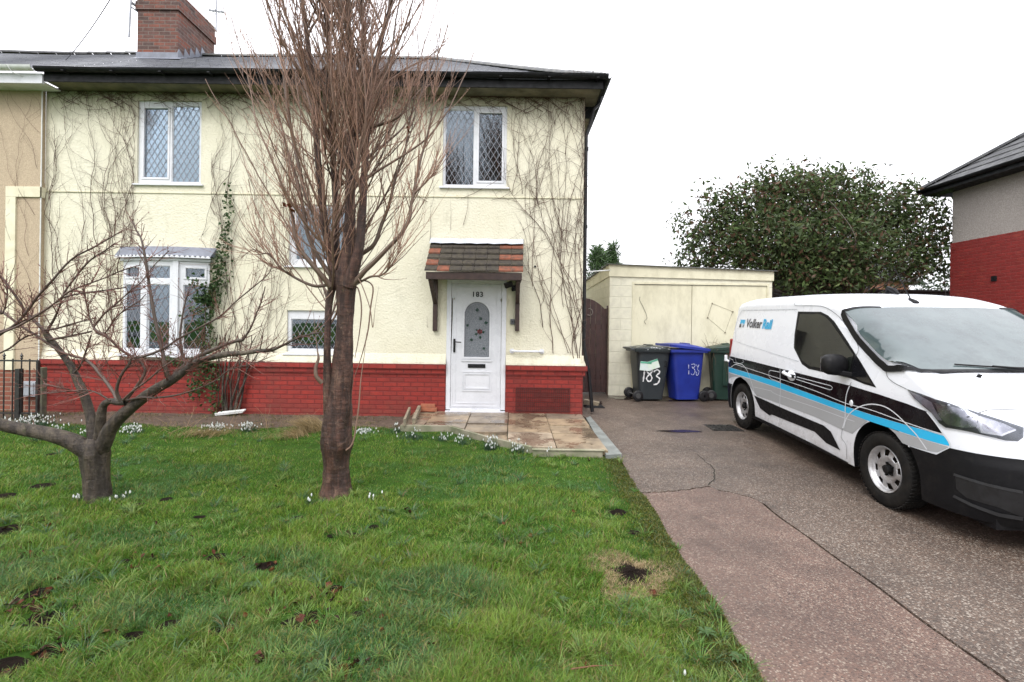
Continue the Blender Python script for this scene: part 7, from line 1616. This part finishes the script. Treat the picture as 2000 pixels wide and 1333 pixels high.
def grass_set(name, n, y0, y1, pw, hmin, hmax, wk, kindstuff=True):
    x, y = lawn_points(n, y0, y1, pw); keep = np.ones(len(x), bool); bd = 6.95+.12*np.sin(x*1.9)+.06*np.sin(x*5.3); keep &= (y < bd+.10*rg.random(len(x)))
    bf = np.zeros(len(x))
    for bx, by, br in bare: bf = np.maximum(bf, np.exp(-(((x-bx)/br)**2+((y-by)/(br*.8))**2)))
    keep &= rg.random(len(x)) > bf*1.9
    dd = np.hypot(x-dead[0], (y-dead[1])*.9); keep &= rg.random(len(x)) > np.exp(-(dd/.22)**4)*.9
    thin = n2(x, y, 5.3, 1.0)+n2(x, y, 13.0, 4.0)*.7; keep &= rg.random(len(x)) > np.clip((thin-.52)*2.2, 0, .85)
    x, y = x[keep], y[keep]; n = len(x); ex = np.interp(y, np.linspace(1, 8, 60), [edgeX(v) for v in np.linspace(1, 8, 60)]); de = ex-x
    cl = n2(x, y, 3.1, 2.0)+.6*n2(x, y, 9.0, 7.0); h = (hmin+(hmax-hmin)*np.clip(.5+cl*.9, 0, 1))*rg.uniform(.55, 1.25, n)
    near = np.clip((4.6-y)/2.5, 0, 1); h *= .75+.55*near; h *= np.clip(.35+de*1.6, .35, 1); h *= np.where(y > 5.2, .9, 1)
    hue = n2(x, y, 2.3, 5.0)+.5*n2(x, y, 11.0, 3.0)
    g1 = np.array([.100,.225,.026]); g2 = np.array([.185,.300,.040]); g3 = np.array([.085,.200,.070]); ye = np.array([.28,.29,.06]); st = np.array([.30,.22,.10])
    k = np.clip(.5+hue*.9, 0, 1)[:, None]; c = g1*(1-k)+g2*k; bl = np.clip((n2(x, y, 1.7, 9.0)-.12)*3, 0, 1)[:, None]; c = c*(1-bl*.8)+g3*bl*.8
    ms = np.clip(1-de/.42, 0, 1)[:, None]*.75; c = c*(1-ms)+(np.array([.085,.085,.018])*(.6+.8*rg.random((n,1))))*ms
    yy = (rg.random(n) < .14)[:, None]; c = np.where(yy, ye, c); yy = (rg.random(n) < .05+.07*near)[:, None]; c = np.where(yy, st*rg.uniform(.5, 1.1, (n,1)), c); c = c*rg.uniform(.5, 1.5, (n,1))
    w = wk*(.8+y*.18)*rg.uniform(.7, 1.3, n); z = hz_arr(x, y)-.004
    dirs = 2.5*n2(x, y, 4.7, 3.0)+rg.normal(size=n)*1.6
    o = blades(name, x, y, h, w, c, rg.uniform(.25, .95, n), MT['blades'], z, dirs=dirs); return o
o = grass_set('grass', 620000, 1.75, 7.35, 1.85, .022, .080, .0026); tag(o, 'rough green winter lawn grass with bare and mossy patches', 'grass', kind='stuff')
# longer tufts as clumps
tx = []; ty = []; td = []; th = []; tc = []
cx, cy = lawn_points(1500, 1.85, 6.5, 2.0); keep_ = np.ones(len(cx), bool)
for (px, py) in ((480,1120),(450,1100),(1290,1225),(1270,1190),(350,1060),(1050,1120),(880,1100),(250,1000),(330,1030),(700,1120),(410,1140),(1220,1260),(960,1150),(150,1180),(570,1230),(800,1270)):
    p = atz(px, py, .02); cx = np.append(cx, [p.x]*2); cy = np.append(cy, [p.y]*2)
for i, (a, b) in enumerate(zip(cx, cy)):
    if math.hypot(a-dead[0], b-dead[1]) < .3: continue
    m = rg.integers(14, 40); ang = rg.uniform(0, 6.28, m); tx += list(a+np.cos(ang)*rg.uniform(0, .03, m)); ty += list(b+np.sin(ang)*rg.uniform(0, .03, m)); td += list(ang+rg.normal(size=m)*.3); hh = rg.uniform(.045, .12); th += list(rg.uniform(.5, 1.1, m)*hh)
    c = [(.10,.215,.045),(.16,.27,.055),(.095,.185,.085),(.20,.29,.07)][rg.integers(0, 4)]; tc += [np.array(c)*rg.uniform(.75, 1.3) if rg.random() > .08 else np.array((.30,.20,.09)) for _ in range(m)]
tx, ty = np.array(tx), np.array(ty); o = blades('grass_tufts', tx, ty, np.array(th), .0036*(.8+ty*.16), np.array(tc), rg.uniform(.5, 1.15, len(tx)), MT['blades'], hz_arr(tx, ty)-.004, dirs=np.array(td)); tag(o, 'longer clumps of coarse grass scattered over the lawn', 'grass', kind='stuff')
# dead patch by the drive
n = 9000; a = rg.uniform(0, 6.28, n); r_ = np.sqrt(rg.random(n))*.27*(1+.28*np.sin(a*3+1)+.15*np.sin(a*5)); x = dead[0]+r_*np.cos(a); y = dead[1]+r_*np.sin(a)*1.05; mid = np.exp(-(r_/.13)**2); k = (rg.random(n) > mid*1.3) & (x < np.array([edgeX(v) for v in y])-.05); x, y = x[k], y[k]; n = len(x)
c = np.array([.46,.35,.19])*rg.uniform(.45, 1.3, (n,1)); o = blades('dead_grass', x, y, rg.uniform(.012, .045, n), np.full(n, .003), c, rg.uniform(.8, 1.5, n), MT['blades'], hz_arr(x, y)-.003); tag(o, 'straw-coloured dead patch of lawn with dark soil in the middle near the drive', 'dead grass', kind='stuff')
mb = MB(); V = []; Fc = []; q = 24                     # soil heap in its middle
for i in range(9):
    for j in range(q): r_ = .16*i/8*(1+.25*math.sin(j*1.3)); a = 2*math.pi*j/q; V.append((dead[0]+r_*math.cos(a), dead[1]+r_*math.sin(a), hz(dead[0], dead[1])+.022*math.cos(min(1.5, i/8*1.7))+.008*noise.noise(Vector((i*.9, j*.8, 1)))-.004))
for i in range(8):
    for j in range(q): Fc.append((i*q+j, i*q+(j+1)%q, (i+1)*q+(j+1)%q, (i+1)*q+j))
mb.add(V, Fc); tag(mb.build('soil_patch', soil, None, smooth=True), kind='structure')
for i, (bx, by, br) in enumerate(bare):                # bare earth where the grass is gone
    mb = MB(); V = []
    for j in range(16): a = 2*math.pi*j/16; k = .72+.3*noise.noise(Vector((math.cos(a)*1.6+i*3, math.sin(a)*1.6, i))); V.append((bx+br*k*math.cos(a), by+br*.8*k*math.sin(a), hz(bx+br*k*math.cos(a), by+br*.8*k*math.sin(a))+.003))
    V.append((bx, by, hz(bx, by)+.006)); mb.add(V, [(j, (j+1)%16, 16) for j in range(16)]); tag(mb.build('soil_patch', soil, None, fixn=False), kind='structure')
# moss along the drive edge
n = 26000; y = 1.9+rg.random(n)**1.3*4.2; d = np.abs(rg.normal(size=n))*.10; x = np.array([edgeX(v) for v in y])+.014-d; c = np.where((rg.random(n) < .55)[:, None], np.array([.15,.145,.025]), np.array([.06,.11,.025]))*rg.uniform(.5, 1.35, (n,1)); tuft = n2(x, y, 9, 2)
o = blades('edge_moss', x, y, (.012+.020*np.clip(tuft+.4, 0, 1))*rg.uniform(.6,1.3,n), .0042+y*.0006, c, rg.uniform(.3, 1.1, n), MT['blades'], hz_arr(x, y)-.003); tag(o, 'yellow-green moss and short grass fringing the drive edge', 'moss', kind='stuff')
# sparse moss, seedlings and straw in the flower bed
n = 9000; x = rg.uniform(-8.6, PF[0].x, n); y = rg.uniform(6.85, 7.85, n); k = (n2(x, y, 4.1, 2.0)+.5*n2(x, y, 11, 1.0)+rg.normal(size=n)*.2) > .12; x, y = x[k], y[k]; n = len(x)
c = np.where((rg.random(n) < .5)[:, None], np.array([.085,.12,.03]), np.array([.30,.22,.11]))*rg.uniform(.5, 1.3, (n,1)); o = blades('bed_growth', x, y, rg.uniform(.02, .07, n), np.full(n, .005), c, rg.uniform(.4, 1.3, n), MT['blades'], hz_arr(x, y)+.01); tag(o, 'sparse moss, seedlings and straw growing in the brown flower bed', 'ground cover', kind='stuff')
# ---- snowdrops
def snowdrops(px, py, wpx, npl, nfl, label, Y=None, z=.03, h=.12):
    c = atz(px, py, z); s = wpx/2*c.y/F; o = empty('snowdrop_clump', (c.x, c.y, z-.02), label=label, cat='snowdrops', group='snowdrop clumps')
    x = c.x+rg.normal(size=npl)*s*.5; y = c.y+rg.normal(size=npl)*s*.35; gc = np.array([.055,.115,.062])*rg.uniform(.7, 1.3, (npl,1)); hh = h*rg.uniform(.6, 1.1, npl); blades('leaves', x, y, hh, np.full(npl, .0055+c.y*.0002), gc, rg.uniform(.3, .9, npl), MT['blades'], np.full(npl, z-.01), o, o.location)
    V = []; Fc = []; SP = []
    for k in range(nfl):
        fx, fy = c.x+rg.normal()*s*.46, c.y+rg.normal()*s*.5-.01; fz = z+h*rg.uniform(.4, 1.35); dx, dy = rg.normal()*.012, rg.normal()*.012; b = len(V); r = .0068*rg.uniform(.8, 1.25)
        SP.append((smooth_path([(fx,fy,z-.01),(fx,fy,fz),(fx+dx*.6,fy+dy*.6,fz+.006),(fx+dx,fy+dy,fz-.006)], 3), np.full(10, .0012)))
        for i, (rr, zz) in enumerate(((.25,-.0),(.9,-.011),(1.0,-.020),(.45,-.028))):
            for j in range(6): a = j*math.pi/3+k; q = rr*r*(1.15 if j % 2 else .85); V.append((fx+dx+q*math.cos(a), fy+dy+q*math.sin(a), fz-.004+zz))
        for i in range(3):
            for j in range(6): Fc.append((b+i*6+j, b+i*6+(j+1)%6, b+(i+1)*6+(j+1)%6, b+(i+1)*6+j))
    if nfl:
        V2, F2 = tubes_mesh(SP, 3); np_mesh('stalks', V2, F2, MT['blades'], o, o.location, colr=np.tile([.07,.13,.05], (len(V2), 1))); np_mesh('flowers', np.array(V), np.array(Fc), MT['petal'], o, o.location, True, np.tile([.80,.82,.80], (len(V), 1)))
    return o
for px, py, w_, a, b, lab, hh in ((32,838,66,190,75,'large snowdrop clump at the foot of the black railing',.14),(76,834,60,170,60,'large snowdrop clump by the timber post at the railing end',.14),(125,840,60,50,22,'sparse snowdrops between the railing and the fruit tree stem',.08),(175,850,26,20,9,'small snowdrop clump right behind the fruit tree trunk',.08),
 (258,846,44,90,60,'round white snowdrop clump just right of the fruit tree in the bed',.10),(420,842,50,95,70,'dense snowdrop clump in front of the pale plastic offcut',.09),(484,843,34,70,46,'tall snowdrop clump in the bed midway to the tall tree',.11),(712,845,36,50,56,'low white snowdrop cushion just right of the tall tree trunk',.05),
 (776,846,20,60,12,'snowdrops at the left corner of the patio kerb',.12),(805,858,44,150,12,'blue-green snowdrop foliage left of centre along the patio kerb',.12),(868,861,34,40,18,'snowdrops under the bend of the patio kerb',.10),(905,868,36,60,18,'snowdrops along the slanting kerb left of the bushy clump',.10),
 (958,880,28,110,30,'bushy snowdrop clump halfway down the slanting kerb',.15),(1010,885,38,80,26,'snowdrops at the inner corner of the patio front',.13),(1074,892,22,20,10,'few snowdrops at the middle of the patio front edge',.10),
 (160,975,30,60,11,'snowdrops left of the fruit tree foot in the grass',.06),(236,974,28,60,9,'snowdrops right of the fruit tree foot in the grass',.06),(735,975,30,16,5,'few single snowdrops in the grass right of the tall tree foot',.06),(604,985,16,30,4,'pale snowdrops in the grass left of the tall tree foot',.07),(1320,1332,24,12,3,'lone white flowers at the bottom edge of the lawn',.05)):
    snowdrops(px, py, w_, a, b, lab, h=hh)
# ---- dry tussock and straw in the bed
def tussock(px, py, wpx, n, h, label, lean=1.0, dirm=None, name='dry_tussock', colr=(.36,.27,.13)):
    c = atz(px, py, .03); s = wpx/2*c.y/F; x = c.x+rg.normal(size=n)*s*.5; y = c.y+rg.normal(size=n)*.10; cc = np.array(colr)*rg.uniform(.5, 1.3, (n,1)); o = empty(name, (c.x, c.y, 0), label=label, cat='dry grass')
    d = rg.uniform(0, 6.28, n) if dirm is None else dirm+rg.normal(size=n)*.5
    blades('stems', x, y, h*rg.uniform(.4, 1.3, n), np.full(n, .006), cc, rg.uniform(.5, 1.0, n)*lean*1.4, MT['blades'], np.full(n, .02), o, o.location, d)
tussock(612, 842, 40, 900, .26, 'tan tussock of dead grass leaning left behind the tall tree trunk', 1.0, math.pi)
tussock(585, 850, 50, 350, .14, 'flattened straw at the left foot of the tan tussock', 1.2, math.pi, 'straw')
tussock(395, 850, 90, 420, .15, 'dry straw lying in the bed below the ivy', 1.3, .3, 'straw'); tussock(540, 855, 80, 160, .09, 'thin straw along the bed edge before the tan tussock', 1.4, None, 'straw')
P = []
for k in range(46):
    px, py = rc.uniform(300, 610), rc.uniform(828, 852); p = atz(px, py, .03); q = wander((p.x, p.y, .03), (rc.normal(), rc.normal()*.3, rc.uniform(.2, 1.6)), rc.uniform(.12, .5), .03, (0,0,-1.2), .3, rc); P.append((q, np.linspace(.003, .001, len(q))))
V, Fc = tubes_mesh(P, 4); o = np_mesh('dead_stems', V, Fc, MT['twig'], None, colr=twig_cols(P, 4, (.34,.24,.13), (.30,.20,.11), rc)); tag(o, 'loose dead stalks littering the flower bed below the bricks', 'dead stalks', kind='stuff')
# ---- dead leaves on the lawn, each an object
base = []
for v in range(5):
    bm = bmesh.new(); n = 7; L_ = .05; rows = []
    for i in range(n+1):
        t_ = i/n; w_ = .020*math.sin(math.pi*min(1, t_*.92+.05))**.8*(1+.15*math.sin(i*2+v)); x = L_*(t_-.5); zc = .012*math.sin(t_*3.0+v)+.010*(t_-.5)**2*30*(.4+v*.15)*.1
        rows.append([bm.verts.new((x, -w_, zc+.012*(1+.4*v)*.6+random.uniform(0,.004))), bm.verts.new((x, 0, zc)), bm.verts.new((x, w_, zc+.010+random.uniform(0,.006)))])
    for a, b in zip(rows, rows[1:]):
        for j in range(2): bm.faces.new([a[j], a[j+1], b[j+1], b[j]])
    me = bpy.data.meshes.new('fallen_leaf'); bm.to_mesh(me); bm.free(); me.shade_smooth(); c = [(.075,.024,.013),(.10,.033,.016),(.035,.015,.010),(.14,.06,.022),(.05,.02,.013)][v]; me.materials.append(simple('dead_leaf', c, tuple(k*.45 for k in c), .6, 60, Specular_IOR_Level=.15)); base.append(me)
spots = [(75,1165,1.5),(95,1160,1.4),(30,1180,1.2),(100,1290,1.3),(20,1320,1.5),(440,1205,1.2),(450,1240,1.4),(430,1200,1.1),(665,1315,1.8),(650,1290,1.2),(845,1262,1.4),(800,1287,1.2),(1050,1045,1.0),(1018,1058,1.0),(800,1000,1.3),(795,997,1.0),(665,1155,1.3),(680,1040,.9),(720,1193,1.0),(855,1130,1.1),(895,1140,1.1),(890,1138,.9),(470,1092,.8),(530,1115,1.1),(525,1100,1.0),(585,1215,1.2),(655,1157,1.2),(160,1025,1.1),(95,1028,1.2),(90,1165,1.1),(330,1200,1.0),(300,1150,.9),(1095,1260,1.0),(735,1310,1.3),(510,1290,1.2),(580,1180,1.0),(240,1315,1.2),(540,950,1.0),(560,1018,.9),(1185,1060,.8),(1230,1150,.9),(1275,1155,1.0),(125,1275,1.2),(745,1230,1.0),(1150,900,1.0),(400,1085,1.0),(415,1080,1.0),(640,1190,.9),(855,1185,.9),(620,1100,.8),(205,1235,1.1),(170,1250,.9),(360,1285,1.0),(1120,1000,.8),(980,1240,.9),(1010,1305,1.0),(60,1065,1.0),(12,1035,1.2)]
rl_ = random.Random(3)
while len(spots) < 185: 
    px, py = rl_.uniform(0, 1250), 1000+330*rl_.random()**.8
    if rl_.random() < .6: cq = rl_.choice(((60,1180),(20,1310),(100,1280),(430,1210),(450,1090),(590,1215),(655,1160),(660,1310),(90,1030),(260,1100),(530,1110))); px, py = cq[0]+rl_.gauss(0,28), cq[1]+rl_.gauss(0,18)
    if atz(px, py, .02).x < edgeX(atz(px, py, .02).y)-.2: spots.append((px, py, rl_.uniform(.6, 1.1)))
for i, (px, py, s) in enumerate(spots):
    p = atz(px, py, .04); o = bpy.data.objects.new('fallen_leaf', base[i % 5]); COL.objects.link(o); o.location = (p.x, p.y, hz(p.x, p.y)+.010+.014*rl_.random()); o.rotation_euler = (rl_.uniform(-.7,.7), rl_.uniform(-.7,.7), rl_.uniform(0,6.28)); k = s*rl_.uniform(.55,.9); o.scale = (k, k*rl_.uniform(.8,1.3), k)
    tag(o, 'curled brown fallen leaf lying in the lawn grass', 'leaf', 'fallen leaves on the lawn')
# ---- broad-leaved weeds
def weed_mesh(v):
    V = []; Fc = []; C = []; n = 8+v
    for k in range(n):
        a = 2*math.pi*k/n+random.uniform(-.3,.3); L_ = random.uniform(.05,.085); m = 5; b = len(V)
        for i in range(m+1):
            t_ = i/m; w_ = .013*math.sin(math.pi*(t_*.85+.08))*(1.25 if i % 2 else .85); r_ = L_*t_; z = .03*math.sin(t_*2.4)+.004
            for s in (-1, 0, 1): V.append((r_*math.cos(a)-s*w_*math.sin(a), r_*math.sin(a)+s*w_*math.cos(a), z+abs(s)*.005)); C.append(np.array((.060,.115,.035))*random.uniform(.9, 1.1))
        for i in range(m):
            for j in range(2): q = b+i*3+j; Fc.append((q, q+1, q+4, q+3))
    return np.array(V), np.array(Fc), np.array(C)
wm_ = []
for v in range(3): V, Fc, C = weed_mesh(v); o = np_mesh('broadleaf_weed', V, Fc, MT['leaf'], None, colr=C); wm_.append(o.data); bpy.data.objects.remove(o)
for i, (px, py, s) in enumerate(((150,1130,1.5),(120,1150,1.3),(115,1080,1.3),(95,1095,1.0),(235,1265,1.2),(490,1150,1.2),(745,1000,1.0),(765,1003,.9),(420,1070,.9),(260,1190,.9),(620,1310,1.3),(1080,1165,.9),(905,1170,.9),(1100,1175,.8),(1330,1200,.7),(1380,1240,1.1),(660,1010,.7),(30,1015,.9),(560,1130,1.0),(385,925,.8),(1440,1290,1.0),(980,1095,.7),(200,1310,1.2),(880,1225,.8))):
    p = atz(px, py, .03); o = bpy.data.objects.new('broadleaf_weed', wm_[i % 3]); COL.objects.link(o); o.location = (p.x, p.y, hz(p.x, p.y)+.012); o.rotation_euler = (0,0,rl_.uniform(0,6)); o.scale = (s*.6, s*.6, s*.6)
    tag(o, 'flat rosette of broad green weed leaves growing in the lawn', 'weed', 'weeds in the lawn')
p = atz(1158, 1318, .03); mb = MB(); mb.tube([(p.x-.10,p.y-.01,.06),(p.x,p.y+.005,.065),(p.x+.13,p.y+.02,.06)], [.004,.003,.002], 6); tag(mb.build('fallen_twig', simple('red_twig', (.16,.05,.03), None, .6)), 'thin reddish twig lying on the grass at the bottom of the lawn', 'twig')

# a tall bare street tree behind the photographer, seen mirrored in the upper windows
st_ = copy_tree(tall); st_.location = (-.6, -8.5, 0); st_.scale = (2.1, 2.1, 2.1); st_.rotation_euler = (0, 0, 1.1); tag(st_, 'tall bare street tree seen only as a reflection in the upper right window', 'tree')
EXPO = 0.9
# ================================================================== LIGHT
w = bpy.data.worlds.new('World'); SC.world = w; w.use_nodes = True; nt = w.node_tree; bg = nt.nodes['Background']
sky = nt.nodes.new('ShaderNodeTexSky'); sky.sky_type = 'NISHITA'; sky.sun_disc = False
SE, SR = math.radians(48), math.radians(205)
sky.sun_elevation = SE; sky.sun_rotation = SR; sky.air_density = 1.0; sky.dust_density = 4.0; sky.ozone_density = 1.0
hs = nt.nodes.new('ShaderNodeHueSaturation'); hs.inputs['Saturation'].default_value = .22
nt.links.new(sky.outputs[0], hs.inputs['Color']); 
mx_ = nt.nodes.new('ShaderNodeMix'); mx_.data_type = 'RGBA'; mx_.inputs[0].default_value = .9; tc_ = nt.nodes.new('ShaderNodeTexCoord'); sx_ = nt.nodes.new('ShaderNodeSeparateXYZ'); nt.links.new(tc_.outputs['Generated'], sx_.inputs[0]); cr_ = nt.nodes.new('ShaderNodeMapRange'); nt.links.new(sx_.outputs[2], cr_.inputs[0]); cr_.inputs[1].default_value = 0; cr_.inputs[2].default_value = 1; cr_.inputs[3].default_value = 4.9; cr_.inputs[4].default_value = 13.0; cb_ = nt.nodes.new('ShaderNodeCombineColor'); ml_ = nt.nodes.new('ShaderNodeMath'); ml_.operation = 'MULTIPLY'; ml_.inputs[1].default_value = 1.05; nt.links.new(cr_.outputs[0], ml_.inputs[0]); nt.links.new(cr_.outputs[0], cb_.inputs[0]); nt.links.new(cr_.outputs[0], cb_.inputs[1]); nt.links.new(ml_.outputs[0], cb_.inputs[2]); nt.links.new(cb_.outputs[0], mx_.inputs[7])   # an even layer of cloud over the clear-sky model
nt.links.new(hs.outputs[0], mx_.inputs[6]); nt.links.new(mx_.outputs[2], bg.inputs[0]); bg.inputs[1].default_value = .15
sl_ = bpy.data.lights.new('sun', 'SUN'); sl_.energy = .9; sl_.angle = math.radians(25); sl_.color = (1, .97, .93)
so = bpy.data.objects.new('sun', sl_); COL.objects.link(so)
d = Vector((math.sin(SR)*math.cos(SE), math.cos(SR)*math.cos(SE), math.sin(SE)))   # direction towards the sun
so.rotation_euler = d.to_track_quat('Z', 'Y').to_euler()
vs = SC.view_settings; vs.view_transform = 'Standard'; vs.look = 'None'; vs.gamma = 1.0; vs.exposure = EXPO; vs.use_curve_mapping = False
